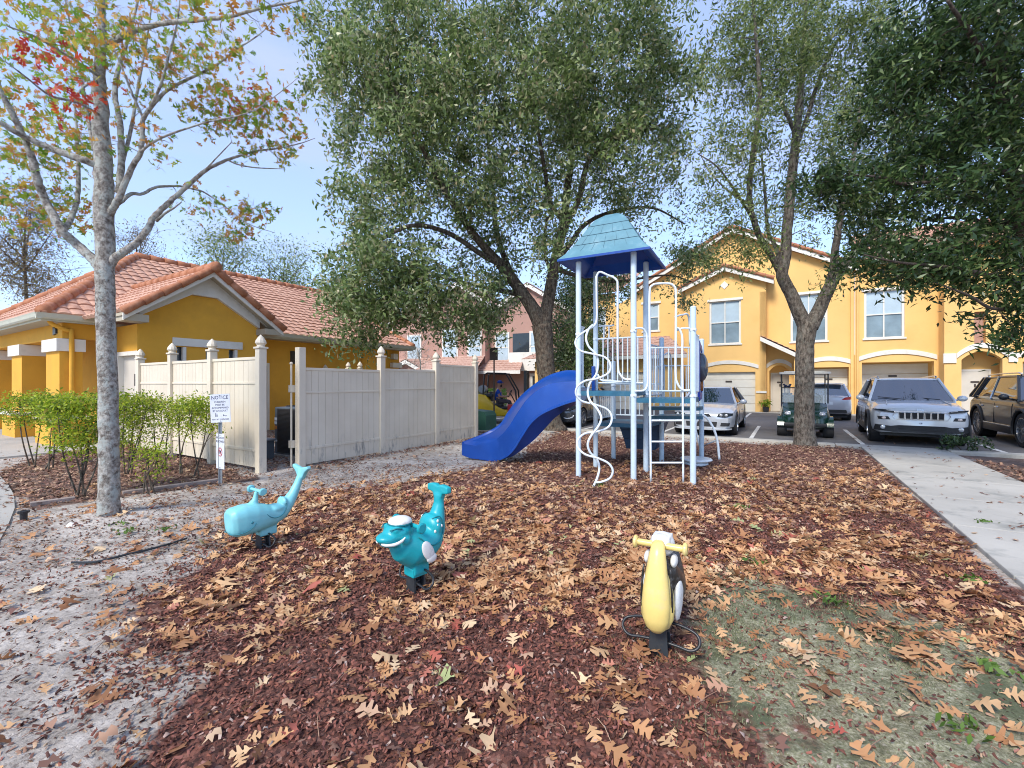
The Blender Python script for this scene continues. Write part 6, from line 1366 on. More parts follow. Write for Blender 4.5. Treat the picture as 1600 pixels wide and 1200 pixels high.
# ---- black crossover cut by the right edge
S = dict(L=4.95, W=1.98, H=1.75, paint='black_paint', wr=0.41, fa=1.48, ra=-1.42, clad='black_plastic', rails='chrome', spokes=14, rim=.72, seams=(.95, -.15, -1.15), handles=(.12, -.95), hm='chrome', wtrim='chrome',
         tab=[(-2.475, .5, .65, 1.0, 1.08, .72, .62), (-2.38, .38, .65, 1.03, 1.12, .9, .8), (-2.0, .3, .65, 1.05, 1.14, .98, .88), (-1.2, .27, .65, 1.05, 1.13, 1.0, .9), (0, .27, .65, 1.04, 1.12, 1.0, .9), (1.0, .27, .65, 1.03, 1.13, 1.0, .88), (1.6, .28, .65, 1.0, 1.12, .99, .85), (2.1, .29, .65, .96, 1.07, .96, .8), (2.32, .30, .62, .92, 1.02, .88, .72), (2.43, .32, .6, .86, .96, .72, .6), (2.475, .34, .58, .8, .9, .5, .42)],
         gh=dict(x=(1.20, .45, -1.95, -2.35), zb=(1.12, 1.16), w=(.88, .68), rise=.05, bp=4, cp=7, slope=0.02))
t, body, fx = car('black_crossover', 'black three row crossover with many spoked wheels, cut off by the right edge', 'car', tuple(GW(5.68, 16.75)), FACE_V, S)
for s in (-1, 1):
    g = MB(); g.box((S['ra']+.55, s*(.99-.005), .44), (S['fa']-.55, s*(.99+.018), .475), bev=.008); build('sill_trim', g, 'chrome', t)
    pp = [(.55, .85), (.88, .88), (.86, .94), (.60, .92)]; g = MB(); facepatch(g, fx, pp if s > 0 else mirror(pp), .012, .06); build('headlight', g, 'lamp_glass', t)
g = MB(); facepatch(g, fx, [(-.62, .45), (.62, .45), (.70, .80), (-.70, .80)], .010, .06); build('grille', g, 'black_plastic', t)
# ---- pale hatchback nosed into the garage
S = dict(L=4.35, W=1.78, H=1.56, paint='pale_paint', wr=0.32, fa=1.33, ra=-1.30, spokes=6, seams=(.75, -.2, -.95), handles=(0, -.8),
         tab=[(-2.175, .42, .6, .90, 1.0, .74, .62), (-2.08, .30, .6, .93, 1.03, .92, .8), (-1.7, .22, .6, .95, 1.05, .99, .88), (0, .2, .6, .92, 1.02, 1.0, .9), (1.0, .2, .6, .90, 1.0, 1.0, .86), (1.5, .2, .6, .85, .93, .97, .8), (1.95, .22, .55, .76, .84, .88, .7), (2.12, .24, .5, .68, .76, .72, .55), (2.175, .26, .48, .62, .7, .5, .4)],
         gh=dict(x=(1.1, .3, -1.55, -2.0), zb=(.98, 1.02), w=(.80, .62), rise=.05, bp=4, slope=0.04))
t, body, fx = car('pale_hatchback', 'pale silver car seen from the rear by the garages, partly behind the golf cart', 'car', tuple(GW(1.35, 24.4)), FACE_V+PI, S)
for s in (-1, 1):
    pp = [(.50, .86), (.84, .88), (.84, 1.0), (.62, .96)]; g = MB(); facepatch(g, fx, pp if s > 0 else mirror(pp), .014, .06, True); build('tail_light', g, 'tail_red', t)
g = MB(); facepatch(g, fx, [(-.70, .34), (.70, .34), (.66, .46), (-.66, .46)], .012, .06, True); build('rear_valance', g, 'black_plastic', t)
g = MB(); facepatch(g, fx, [(-.22, .66), (.22, .66), (.22, .78), (-.22, .78)], .012, .03, True); build('number_plate', g, 'paper_label', t)
g = MB(); g.box((-1.72, -.55, 1.50), (-1.50, .55, 1.53), bev=.01); build('rear_spoiler', g, 'pale_paint', t)

# ---- golf cart
def golf_cart():
    t = root('golf_cart', 'dark green golf cart with white roof and golf bag, behind the forked tree trunk', 'golf cart', tuple(GW(0.42, 16.05)), FACE_V)
    W = 0.60
    g = MB(); g.loft([[Vector((x, y*wf, z)) for y, z in ((-W, .30), (-W*1.02, .55), (-W*.9, zt-.06), (-W*.6, zt), (0, zt+.02), (W*.6, zt), (W*.9, zt-.06), (W*1.02, .55), (W, .30))] for x, wf, zt in ((.55, 1, .98), (.70, 1, .90), (.95, .97, .80), (1.10, .86, .70), (1.19, .66, .60), (1.22, .45, .52))]); fr = build('front_cowl', g, 'cart_green', t, smooth='auto')
    g = MB(); g.box((-1.15, -W*.95, .36), (-.25, W*.95, .66), bev=.05); g.box((-1.2, -W, .42), (-.7, W, .78), bev=.06); build('rear_body', g, 'cart_green', t, smooth='auto')
    g = MB(); g.box((-1.1, -W*.92, .22), (.9, W*.92, .33)); build('floor', g, 'black_plastic', t)
    g = MB(); g.box((-.35, -.52, .662), (.08, .52, .78), bev=.04); s_ = build('seat', g, 'seat_tan', t, smooth='auto'); g = MB(); g.box((-.43, -.5, .80), (-.34, .5, 1.16), bev=.035); build('backrest', g, 'seat_tan', t, smooth='auto')
    g = MB(); g.loft([[Vector((x, y, z)) for x, y in ((-1.0, -.58), (-.95, -.62), (.65, -.62), (.72, -.56), (.72, .56), (.65, .62), (-.95, .62), (-1.0, .58))] for z in (1.79, 1.85)]); g.box((-.9, -.5, 1.851), (.6, .5, 1.875), bev=.01); build('canopy', g, 'white_trim', t, smooth='auto')
    for s in (-1, 1):
        g = MB(); g.tube([(.62, s*.56, .95), (.52, s*.57, 1.80)], .018, 8); build('canopy_post', g, 'black_metal', t)
        g = MB(); g.tube([(-.42, s*.56, .70), (-.75, s*.57, 1.80)], .018, 8); build('canopy_post', g, 'black_metal', t)
    g = MB(); g.add([(.63, -.54, .96), (.63, .54, .96), (.56, .54, 1.40), (.56, -.54, 1.40), (.638, -.54, .96), (.638, .54, .96), (.568, .54, 1.40), (.568, -.54, 1.40)], [(0, 1, 2, 3), (4, 5, 6, 7), (0, 1, 5, 4), (1, 2, 6, 5), (2, 3, 7, 6), (3, 0, 4, 7)])
    m, n, b, o = _nodes('clear_screen'); b.inputs['Base Color'].default_value = (.6, .68, .7, 1); b.inputs['Roughness'].default_value = .05; b.inputs['Transmission Weight'].default_value = .0; b.inputs['Alpha'].default_value = .28
    build('windscreen', g, 'clear_screen', t)
    g = MB(); g.tube([(.60, -.54, 1.40), (.60, .54, 1.40)], .012, 6); build('windscreen_bar', g, 'black_metal', t)
    g = MB(); g.tube([(.55, .25, .9), (.28, .25, 1.08)], .02, 8); c = [(.28+.0+.10*math.sin(a)*.4, .25+.16*math.cos(a), 1.08+.15*math.sin(a)) for a in [2*PI*k/18 for k in range(19)]]; g.tube(c, .013, 6); build('steering_wheel', g, 'black_plastic', t)
    for s in (-1, 1):
        g = MB(); g.ell((1.06, s*.40, .66), (.10, .09, .06), 14, 8); h = build('headlight', g, 'lamp_glass', t, smooth=True)
        g = MB(); g.tube([(1.05, s*.30, .70), (1.03, s*.42, .725), (.97, s*.52, .70)], .014, 6, smooth=3); build('light_trim', g, 'chrome', h, smooth=True)
        g = MB(); g.loft([[Vector((.82+.34*math.cos(a), s*yy, .26+.34*math.sin(a))) for a in [R(10)+R(160)*k/10 for k in range(11)]]+[Vector((.82+.30*math.cos(a), s*yy, .26+.30*math.sin(a))) for a in [R(170)-R(160)*k/10 for k in range(11)]] for yy in (.40, .66)]); build('fender', g, 'cart_green', t, smooth='auto')
    g = MB(); g.box((1.14, -.50, .32), (1.27, .50, .42), bev=.03); build('bumper', g, 'black_plastic', t, smooth='auto')
    for x in (.82, -.80):
        for s in (-1, 1): wheel(t, x, s*.55, .26, .24, s, 6, .55)
    # golf bag strapped on the back with a towel
    b2 = root('golf_bag', 'dark blue golf bag with clubs strapped on the back of the green golf cart', 'golf bag', tuple(topmat(t) @ Vector((-1.15, -.42, .40))), FACE_V)
    g = MB(); g.tube([(0, 0, 0), (-.03, 0, .4), (-.08, 0, .80)], [.13, .14, .15], 14); build('bag', g, 'bag_cloth', b2, smooth='auto')
    g = MB()
    for k in range(7): a = k*.9; g.tube([(-.05+.07*math.cos(a), .07*math.sin(a), .7), (-.12+.09*math.cos(a), .09*math.sin(a), 1.0+.03*(k % 3))], .008, 5); g.ell((-.13+.09*math.cos(a), .09*math.sin(a), 1.02+.03*(k % 3)), (.05, .035, .03), 8, 6)
    build('club', g, 'bag_cloth', b2, smooth='auto')
    g = MB(); g.loft([[Vector((x+.02*math.sin(z*30), y, z)) for x, y in ((-.10, -.17), (.06, -.18), (.06, -.165), (-.10, -.155))] for z in (.05, .2, .35, .5, .65, .75)]); build('towel', g, 'towel', b2, smooth='auto')
golf_cart()
# ---- forklift with driver
def forklift():
    loc = P(786, 600, 17.6); loc.z = 0; rot = R(-8)
    t = root('forklift', 'yellow forklift with black overhead guard and mast, carrying its driver, left of the slide top', 'forklift', tuple(loc), rot)
    g = MB(); g.prism([(-1.05, .35), (-1.12, .60), (-1.10, 1.0), (-.95, 1.12), (-.62, 1.08), (-.30, .70), (.10, .52), (.62, .50), (.62, .28), (-.9, .26)], -.50, .50, 'XZ'); bm_ = build('counterweight', g, 'fork_yellow', t)
    md = bm_.modifiers.new('b', 'BEVEL'); md.width = .05; md.segments = 3; bake(bm_); bm_.data.polygons.foreach_set('use_smooth', [True]*len(bm_.data.polygons)); sharp(bm_, 40)
    g = MB(); g.box((-.40, -.44, .53), (.45, .44, .63), bev=.03); g.box((-.95, -.38, 1.0), (-.35, .38, 1.12), bev=.03); build('hood', g, 'black_plastic', t, smooth='auto')
    g = MB(); g.tube([(-.80, -.22, 1.30), (-.80, .22, 1.30)], .15, 16); build('gas_tank', g, 'galv', t, smooth='auto')
    g = MB(); g.box((-.42, -.24, .632), (.02, .24, .74), bev=.03); g.box((-.50, -.23, .74), (-.40, .23, 1.2), bev=.03); build('seat', g, 'black_plastic', t, smooth='auto')
    g = MB()
    for s in (-1, 1): g.tube([(-.72, s*.42, 1.05), (-.66, s*.42, 1.86), (-.55, s*.42, 1.92), (.18, s*.42, 1.90), (.55, s*.42, 1.25), (.62, s*.42, .55)], .032, 8)
    for x in (-.55, -.35, -.15, .05): g.tube([(x, -.42, 1.91), (x, .42, 1.91)], .02, 6)
    build('overhead_guard', g, 'black_metal', t, smooth='auto')
    g = MB()
    for s in (-1, 1): g.box((.86, s*.36-.05, .12), (.98, s*.36+.05, 2.02), bev=.01)
    for z in (.4, 1.2, 1.92): g.box((.88, -.31, z), (.95, .31, z+.09))
    g.tube([(.92, 0, .2), (.92, 0, 1.9)], .05, 8); build('mast', g, 'black_metal', t)
    g = MB(); g.box((.99, -.45, .30), (1.03, .45, .75)); g.box((1.02, -.30, .10), (1.95, -.20, .14)); g.box((1.02, .20, .10), (1.95, .30, .14)); build('fork', g, 'black_metal', t)
    g = MB(); g.tube([(.50, 0, .75), (.30, 0, 1.12)], .022, 8); g.tube([(.28+.06*math.sin(a), .15*math.cos(a), 1.13+.14*math.sin(a)) for a in [2*PI*k/16 for k in range(17)]], .014, 6); build('steering_wheel', g, 'black_plastic', t)
    for (x, r) in ((.62, .32), (-.72, .26)):
        for s in (-1, 1): wheel(t, x, s*.47, r, .20, s, 5, .5, m='fork_yellow')
    g = MB(); g.box((.25, -.52, .40), (.62, -.40, .72), bev=.03); build('fender', g, 'toy_red', t, smooth='auto')
    # driver
    p = root('person', 'bearded man in blue shirt and blue cap sitting at the forklift wheel', 'person', tuple(topmat(t) @ Vector((-.20, 0, .74))), rot)
    def skin(nm, V, E, Rr, m, par, lvl=2):
        me = bpy.data.meshes.new(nm); me.from_pydata(V, E, []); o = bpy.data.objects.new(nm, me); COL.objects.link(o); o.parent = par
        md = o.modifiers.new('skin', 'SKIN'); md.use_smooth_shade = True
        for i, r in enumerate(Rr): o.data.skin_vertices[0].data[i].radius = r if isinstance(r, tuple) else (r, r)
        o.data.skin_vertices[0].data[0].use_root = True
        o.modifiers.new('sub', 'SUBSURF').levels = lvl; bake(o); o.data.materials.clear(); o.data.materials.append(M(m)); return o
    V = [(0, 0, .10), (0, 0, .30), (.01, 0, .48), (.03, 0, .60), (.05, 0, .67), (.07, 0, .755), (.08, 0, .83)]; Rr = [(.15, .12), (.14, .11), (.16, .11), (.055, .055), (.06, .06), (.082, .092), (.06, .07)]; E = [(i, i+1) for i in range(6)]
    def chain(start, pts, rs):
        prev = start
        for q, r in zip(pts, rs): V.append(q); Rr.append((r, r)); E.append((prev, len(V)-1)); prev = len(V)-1
        return prev
    for s in (-1, 1):
        h = chain(2, [(.02, s*.19, .50), (.10, s*.25, .27), (.32, s*.18, .26), (.42, s*.13, .30)], [.055, .045, .035, .032])
        chain(h, [(.46, s*.12, .32)], [.028])
        for k in range(4): chain(h, [(.47, s*(.10+.014*k), .335), (.49, s*(.10+.014*k), .30-.004*k)], [.009, .008])
        chain(h, [(.44, s*.09, .33), (.465, s*.08, .34)], [.010, .008])
        chain(0, [(.08, s*.10, .09), (.46, s*.13, .08), (.50, s*.13, -.30), (.60, s*.13, -.34)], [.085, .065, .045, .035])
    body = skin('body', V, E, Rr, 'skin', p)
    V = [(0, 0, .08), (0, 0, .30), (.01, 0, .47), (.02, 0, .55)]; Rr = [(.165, .135), (.155, .125), (.175, .125), (.07, .07)]; E = [(0, 1), (1, 2), (2, 3)]
    for s in (-1, 1): chain(2, [(.02, s*.20, .50), (.07, s*.235, .36)], [.068, .06])
    skin('shirt', V, E, Rr, 'shirt_blue', body)
    V = [(0, 0, .08)]; Rr = [(.16, .13)]; E = []
    for s in (-1, 1): chain(0, [(.08, s*.10, .09), (.46, s*.13, .08), (.50, s*.13, -.26)], [.098, .078, .06])
    skin('trousers', V, E, Rr, 'trousers', body)
    for s in (-1, 1): g = MB(); g.ell((.57, s*.13, -.335), (.13, .05, .04), 12, 8); build('shoe', g, 'black_plastic', body, smooth=True)
    g = MB(); g.ell((.07, 0, .835), (.105, .092, .075), 16, 10); g.ell((.18, 0, .81), (.07, .06, .012), 12, 6); build('cap', g, 'cap_blue', body, smooth=True)
    g = MB(); g.ell((.125, 0, .70), (.045, .06, .055), 12, 8); build('beard', g, 'beard', body, smooth=True)
    g = MB(); g.ell((.168, 0, .762), (.018, .012, .02), 8, 6); g.ell((.07, .088, .75), (.02, .012, .03), 8, 6); g.ell((.07, -.088, .75), (.02, .012, .03), 8, 6); build('nose_and_ears', g, 'skin', body, smooth=True)
    g = MB()
    for s in (-1, 1): g.ell((.150, s*.035, .775), (.008, .013, .008), 8, 6)
    build('eyes', g, 'beard', body, smooth=True)
forklift()
# ================================================================ TREES
LEAF_S = (np.array([(0, -.5, 0), (.20, -.05, .06), (.03, .5, -.04), (-.20, -.05, .06)]), np.array([(0, 1, 2, 3)]))
LEAF_L = (np.array([(0, -.5, 0), (.15, -.1, .05), (.02, .5, -.06), (-.15, -.1, .05)]), np.array([(0, 1, 2, 3)]))
LOBE = lobed(0)
def ellips(lst, n):
    """cluster centres in ellipsoids (px, py, rx, ry, Y, rY, weight)"""
    w_ = np.array([a[6] if len(a) > 6 else a[2]*a[3] for a in lst], float); w_ = w_*np.array([(a[7] if len(a) > 7 else 1.0) for a in lst]); w_ /= w_.sum(); out = []
    for a, k in zip(lst, rng.multinomial(n, w_)):
        d = rng.normal(0, 1, (k, 3)); d /= np.linalg.norm(d, axis=1)[:, None]; r = rng.uniform(0, 1, k)**(1/2.6); d *= r[:, None]
        for x, y, z in d:
            q = P(a[0]+x*a[2], a[1]+y*a[3], a[4]); q = Vector((q.x, q.y+z*a[5], q.z)); out.append(tuple(q))
    return np.array(out)
def tree(name, label, limbs, clusters, bark, leaf, nleaf, lsize, spread, base, group=None, tilt=1.0, twig=0.012, droop=0.0, leaf_base=LEAF_S, segs=8, extra=None, fine=3, flat=0.8, twbark=None):
    t = root(name, label, 'tree', tuple(base), 0, group)
    g = MB(); nodes = []; nrad = []
    for L in limbs:
        pts = [q if isinstance(q[0], Vector) else (P(*q[:3]), q[3]) for q in L]
        pp = smooth_path([q[0] for q in pts], 5); rr = smooth_vals([q[1] for q in pts], 5)
        wav = [Vector((random.gauss(0, 1), random.gauss(0, 1), 0))*(r*.10 if r < .07 else .004) for r in rr]
        pp = [p+w_ for p, w_ in zip(pp, wav)]
        g.tube(pp, rr, 14 if rr[0] > .12 else segs)
        for p, r in zip(pp, rr): nodes.append(tuple(p)); nrad.append(r)
    N0 = np.array(nodes); RD = np.array(nrad); zmin = N0[:, 2].min()
    ok = N0[:, 2] > zmin+0.28*(N0[:, 2].max()-zmin) if len(limbs) > 1 else np.ones(len(N0), bool)
    N0, RD = N0[ok], RD[ok]
    order = np.argsort([np.min(np.linalg.norm(N0-c, axis=1)) for c in clusters]); tw = MB()
    cap = 6000; arr = np.zeros((cap, 3)); rad = np.zeros(cap); n = len(N0); arr[:n] = N0; rad[:n] = RD
    for ci in order:
        c = clusters[ci]; d = np.linalg.norm(arr[:n]-c, axis=1)+0.35*np.maximum(0, arr[:n, 2]-c[2]); j = int(np.argmin(d)); a = Vector(arr[j]); b = Vector(c); D = (b-a).length
        if D > 0.05:
            r0 = min(rad[j]*0.7, twig*(1+D*1.1)); mid = (a+b)/2+Vector((random.gauss(0, .09), random.gauss(0, .09), random.gauss(0.05, .08)))*D
            q = [a, a*.7+mid*.3+Vector((random.gauss(0, .03), 0, 0))*D, mid, mid*.4+b*.6, b]; rs = [r0, r0*.85, r0*.7, r0*.55, twig*.45]
            (g if r0 > .02 else tw).tube(q, rs, 5, caps=False)
            if n+3 < cap:
                for qq, r in zip(q[2:], rs[2:]): arr[n] = qq; rad[n] = r; n += 1
        for k in range(fine):
            e = Vector(c)+Vector(rng.normal(0, 1, 3))*spread*.8+Vector((0, 0, -droop*.5)); tw.tube([Vector(c), (Vector(c)+e)/2+Vector((0, 0, .03)), e], [twig*.4, twig*.3, twig*.12], 3, caps=False)
    build('trunk', g, bark, t, 'W', smooth=True, fix=False); build('twigs', tw, twbark or bark, t, 'W', fix=False)
    m = len(clusters); k = rng.poisson(nleaf, m); idx = np.repeat(np.arange(m), k); tot = len(idx)
    sc = rng.uniform(.7, 1.3, m)[idx]
    off = rng.normal(0, 1, (tot, 3))*spread*np.array([1, 1, flat])*sc[:, None]; off[:, 2] -= droop*np.abs(rng.normal(0, 1, tot))*sc
    pos = clusters[idx]+off
    scatter('crown', pos, rng.uniform(.7, 1.3, tot)*lsize, tilt, leaf_base, leaf, parent=t, kind=None)
    return t
# ---- live oak, centre
def ov(*a): return a
Y2 = 14.6
L2 = [[(866, 676, Y2, .50), (862, 664, Y2, .40), (858, 640, Y2, .35), (854, 590, Y2, .32), (850, 540, Y2, .33), (847, 508, Y2, .37)],
      [(847, 515, Y2, .28), (838, 492, Y2, .27), (819, 462, Y2, .235), (803, 440, Y2, .22), (777, 408, Y2-.3, .18), (750, 378, Y2-.7, .15), (715, 330, Y2-1.2, .12), (680, 270, Y2-1.8, .09), (640, 190, Y2-2.2, .06), (600, 100, Y2-2.6, .03)],
      [(806, 445, Y2, .15), (792, 412, Y2+.3, .12), (775, 360, Y2+.6, .11), (772, 310, Y2+.9, .09), (764, 240, Y2+1.1, .07), (755, 120, Y2+1.2, .04)],
      [(777, 410, Y2-.3, .13), (756, 400, Y2-.6, .10), (704, 366, Y2-1.2, .09), (650, 352, Y2-1.9, .07), (600, 372, Y2-2.4, .05), (560, 410, Y2-2.7, .03)],
      [(815, 460, Y2, .12), (770, 452, Y2+.8, .08), (720, 440, Y2+1.6, .06), (660, 430, Y2+2.0, .04), (600, 440, Y2+2.2, .03)],
      [(848, 520, Y2, .28), (853, 492, Y2, .25), (862, 440, Y2, .22), (870, 400, Y2, .20), (880, 350, Y2, .17), (886, 300, Y2+.2, .15), (892, 240, Y2+.3, .12), (888, 160, Y2+.4, .08), (880, 60, Y2+.4, .04)],
      [(873, 392, Y2, .15), (884, 352, Y2-.2, .13), (905, 310, Y2-.4, .11), (922, 248, Y2-.6, .09), (972, 220, Y2-.9, .06), (1030, 196, Y2-1.2, .03)],
      [(868, 408, Y2, .13), (890, 382, Y2+.4, .11), (915, 350, Y2+.9, .09), (960, 330, Y2+1.4, .07), (1020, 325, Y2+1.8, .05), (1070, 350, Y2+2.0, .03)],
      [(880, 345, Y2, .10), (862, 320, Y2-.5, .09), (852, 270, Y2-1.0, .08), (840, 200, Y2-1.6, .06), (820, 110, Y2-2.0, .03)],
      [(866, 430, Y2, .08), (852, 400, Y2-.4, .06), (853, 350, Y2-.6, .05), (860, 335, Y2-.8, .04)],
      [(870, 420, Y2, .12), (900, 430, Y2+1.2, .08), (960, 440, Y2+2.2, .06), (1040, 430, Y2+2.8, .04), (1080, 440, Y2+3, .03)]]
E2 = [(790, 60, 310, 120, Y2-1, 3.6), (640, 150, 150, 130, Y2-1.5, 2.6), (560, 90, 85, 90, Y2-1.5, 2.0), (940, 110, 150, 120, Y2-.8, 3), (790, 210, 190, 110, Y2-1.2, 2.8), (640, 270, 120, 80, Y2-1.8, 2), (960, 230, 110, 80, Y2-.5, 2.4),
      (570, 340, 60, 70, Y2-2.2, 1.4), (600, 430, 95, 75, Y2-2, 1.6, 90*75, 2.0), (690, 475, 115, 60, Y2-.6, 2.2, 6600, 2.0), (560, 480, 50, 60, Y2-2, 1.2, 3000, 1.4), (1000, 310, 80, 45, Y2+1.2, 1.4), (1075, 400, 36, 70, Y2+2.4, 1.0, 2520, 1.3), (960, 430, 80, 60, Y2+2.4, 1.2, 4800, 1.0),
      (780, 350, 150, 90, Y2-.8, 2.4, 13500, .85), (895, 535, 50, 55, Y2+1.4, 1.0, 2250, 3.2), (790, 480, 50, 50, Y2+1.6, 1.0, 2500, .8), (760, -90, 330, 90, Y2-.8, 3.4, 30000, .5), (1050, 150, 60, 90, Y2-1, 1.6)]
L2 = [[(x, y, Y, r*(.9 if r > .25 else .84)) for x, y, Y, r in L] for L in L2]
C2 = ellips(E2, 1230)
tree('live_oak', 'large evergreen oak with forked trunk and drooping crown behind the blue slide', L2, C2, 'bark_oak', 'leaf_oak', 110, .155, .23, (P(862, 600, Y2).x, Y2, 0), droop=.22, tilt=1.1, twig=.013, twbark='bark_twig', fine=4)
# hanging pale twigs / moss inside the front of the oak
# ---- forked tree on the right
Y3 = 11.05
L3 = [[(1258, 702, Y3, .36), (1258, 690, Y3, .29), (1257, 660, Y3, .255), (1257, 600, Y3, .24), (1258, 540, Y3, .225), (1262, 505, Y3, .25)],
      [(1260, 512, Y3, .20), (1246, 482, Y3, .175), (1234, 455, Y3, .16), (1222, 430, Y3, .155), (1227, 405, Y3, .14), (1229, 370, Y3, .135), (1234, 310, Y3, .125), (1241, 240, Y3+.1, .115), (1248, 170, Y3+.2, .10), (1255, 90, Y3+.3, .08), (1260, 0, Y3+.3, .05), (1262, -80, Y3+.3, .02)],
      [(1232, 455, Y3, .11), (1212, 412, Y3, .09), (1190, 375, Y3-.2, .085), (1178, 345, Y3-.3, .08), (1170, 300, Y3-.4, .075), (1177, 240, Y3-.6, .07), (1187, 160, Y3-.8, .06), (1183, 80, Y3-1, .045), (1175, -20, Y3-1.1, .02)],
      [(1222, 425, Y3, .08), (1214, 390, Y3+.3, .06), (1200, 360, Y3+.5, .05), (1196, 310, Y3+.8, .04), (1190, 240, Y3+1, .03)],
      [(1266, 512, Y3, .20), (1277, 490, Y3, .18), (1291, 460, Y3, .16), (1306, 430, Y3, .15), (1325, 405, Y3+.1, .13), (1350, 380, Y3+.2, .11), (1382, 340, Y3+.4, .09), (1405, 290, Y3+.5, .07), (1425, 220, Y3+.6, .05), (1440, 130, Y3+.6, .03)],
      [(1298, 445, Y3, .11), (1303, 410, Y3-.2, .10), (1308, 370, Y3-.3, .09), (1318, 310, Y3-.4, .07), (1335, 240, Y3-.5, .05), (1345, 160, Y3-.5, .03)],
      [(1240, 240, Y3+.1, .07), (1262, 180, Y3+.4, .06), (1285, 110, Y3+.6, .05), (1310, 60, Y3+.7, .03)],
      [(1243, 210, Y3+.1, .06), (1225, 170, Y3+.5, .05), (1208, 140, Y3+.8, .03)],
      [(1180, 350, Y3-.3, .04), (1150, 300, Y3-.8, .03), (1120, 260, Y3-1.2, .02), (1090, 240, Y3-1.4, .012)],
      [(1172, 320, Y3-.4, .035), (1140, 300, Y3-.1, .025), (1110, 270, Y3+.1, .018), (1096, 245, Y3+.1, .01)]]
L3 = [[(x, y, Y, r*.87) for x, y, Y, r in L] for L in L3]
E3 = [(1250, 60, 140, 110, Y3, 1.8, 15400, .8), (1180, 90, 75, 100, Y3-.6, 1.4), (1320, 90, 90, 100, Y3+.3, 1.6), (1160, 210, 60, 70, Y3-.8, 1.2, 4200, .9), (1270, 210, 80, 70, Y3, 1.5, 5600, .6), (1360, 220, 80, 80, Y3+.5, 1.4), (1150, 360, 50, 60, Y3-.4, 1.0, 3000, .9), (1120, 290, 35, 50, Y3-1.0, .8, 1700, .7),
      (1290, 330, 70, 55, Y3, 1.2, 3800, .6), (1370, 330, 70, 50, Y3+.3, 1.2), (1220, 300, 50, 60, Y3+.5, 1.0, 3000, .6), (1150, 395, 60, 30, Y3-.2, .8, 1800, .9), (1230, -80, 190, 60, Y3, 2.0, 11000, .5), (1290, 425, 40, 22, Y3-.3, .5, 500, .9)]
C3 = ellips(E3, 560)
tree('forked_tree', 'grey barked tree forking low with sparse crown, in front of the golf cart', L3, C3, 'bark_grey', 'leaf_mid', 80, .11, .19, tuple(P(1258, 600, Y3)-Vector((0, 0, 1.5))), droop=.12, tilt=1.0, twig=.009, leaf_base=LEAF_L)
# ---- dark broadleaf at the right edge
Y4 = 7.6
L4 = [[(1652, 745, Y4, .22), (1645, 700, Y4, .19), (1635, 600, Y4, .17), (1618, 470, Y4, .15), (1602, 360, Y4, .14), (1590, 280, Y4, .13), (1578, 190, Y4, .10), (1565, 80, Y4, .08), (1556, -60, Y4, .05), (1550, -160, Y4, .02)],
      [(1592, 285, Y4, .06), (1568, 268, Y4-.1, .045), (1530, 270, Y4-.2, .04), (1487, 277, Y4-.3, .035), (1430, 287, Y4-.4, .03), (1400, 285, Y4-.4, .028), (1382, 278, Y4-.4, .022), (1337, 274, Y4-.4, .016), (1270, 276, Y4-.3, .01)],
      [(1605, 450, Y4, .06), (1561, 434, Y4-.4, .04), (1486, 418, Y4-.7, .03), (1405, 410, Y4-.8, .018), (1350, 398, Y4-.8, .01)],
      [(1600, 480, Y4, .05), (1551, 482, Y4-.6, .025), (1515, 462, Y4-.8, .018), (1470, 445, Y4-.9, .010)],
      [(1578, 190, Y4, .06), (1552, 120, Y4-.5, .05), (1520, 60, Y4-.9, .04), (1480, 0, Y4-1.2, .02)], [(1585, 240, Y4, .05), (1545, 200, Y4+.6, .04), (1490, 160, Y4+1.0, .03), (1430, 120, Y4+1.2, .015)],
      [(1600, 340, Y4, .05), (1550, 350, Y4+.7, .04), (1500, 340, Y4+1.2, .03), (1440, 345, Y4+1.5, .015)], [(1610, 400, Y4, .06), (1680, 330, Y4+.3, .05), (1760, 280, Y4+.5, .03)]]
E4 = [(1520, 120, 170, 150, Y4, 1.8), (1480, 60, 95, 90, Y4-.3, 1.2, 8500, .9), (1500, 330, 150, 110, Y4, 1.5), (1470, 235, 95, 70, Y4-.2, 1.0, 6600, .8), (1300, 282, 95, 24, Y4-.2, .4, 2200, .8), (1340, 320, 60, 40, Y4-.1, .5, 2200, .7), (1400, 405, 85, 40, Y4-.4, .7, 3400, .9), (1500, 430, 100, 45, Y4-.4, .8, 4500, 1.0), (1585, 490, 50, 50, Y4-.5, .6, 2500, 1.1), (1600, 200, 90, 200, Y4+.3, 1.4, 18000, .8), (1520, 140, 100, 60, 11.2, 1.6, 9000, .8), (1700, 200, 140, 260, Y4+.3, 1.6, 20000, .4), (1410, 90, 30, 50, Y4, .6, 900, .7)]
C4 = ellips(E4, 950)
tree('broadleaf_tree', 'dark glossy leaved tree overhanging from the right edge above the parked crossovers', L4, C4, 'bark_dark', 'leaf_dark', 48, .125, .15, (P(1652, 600, Y4).x, Y4, 0), droop=.05, tilt=.9, twig=.008, leaf_base=LEAF_L)
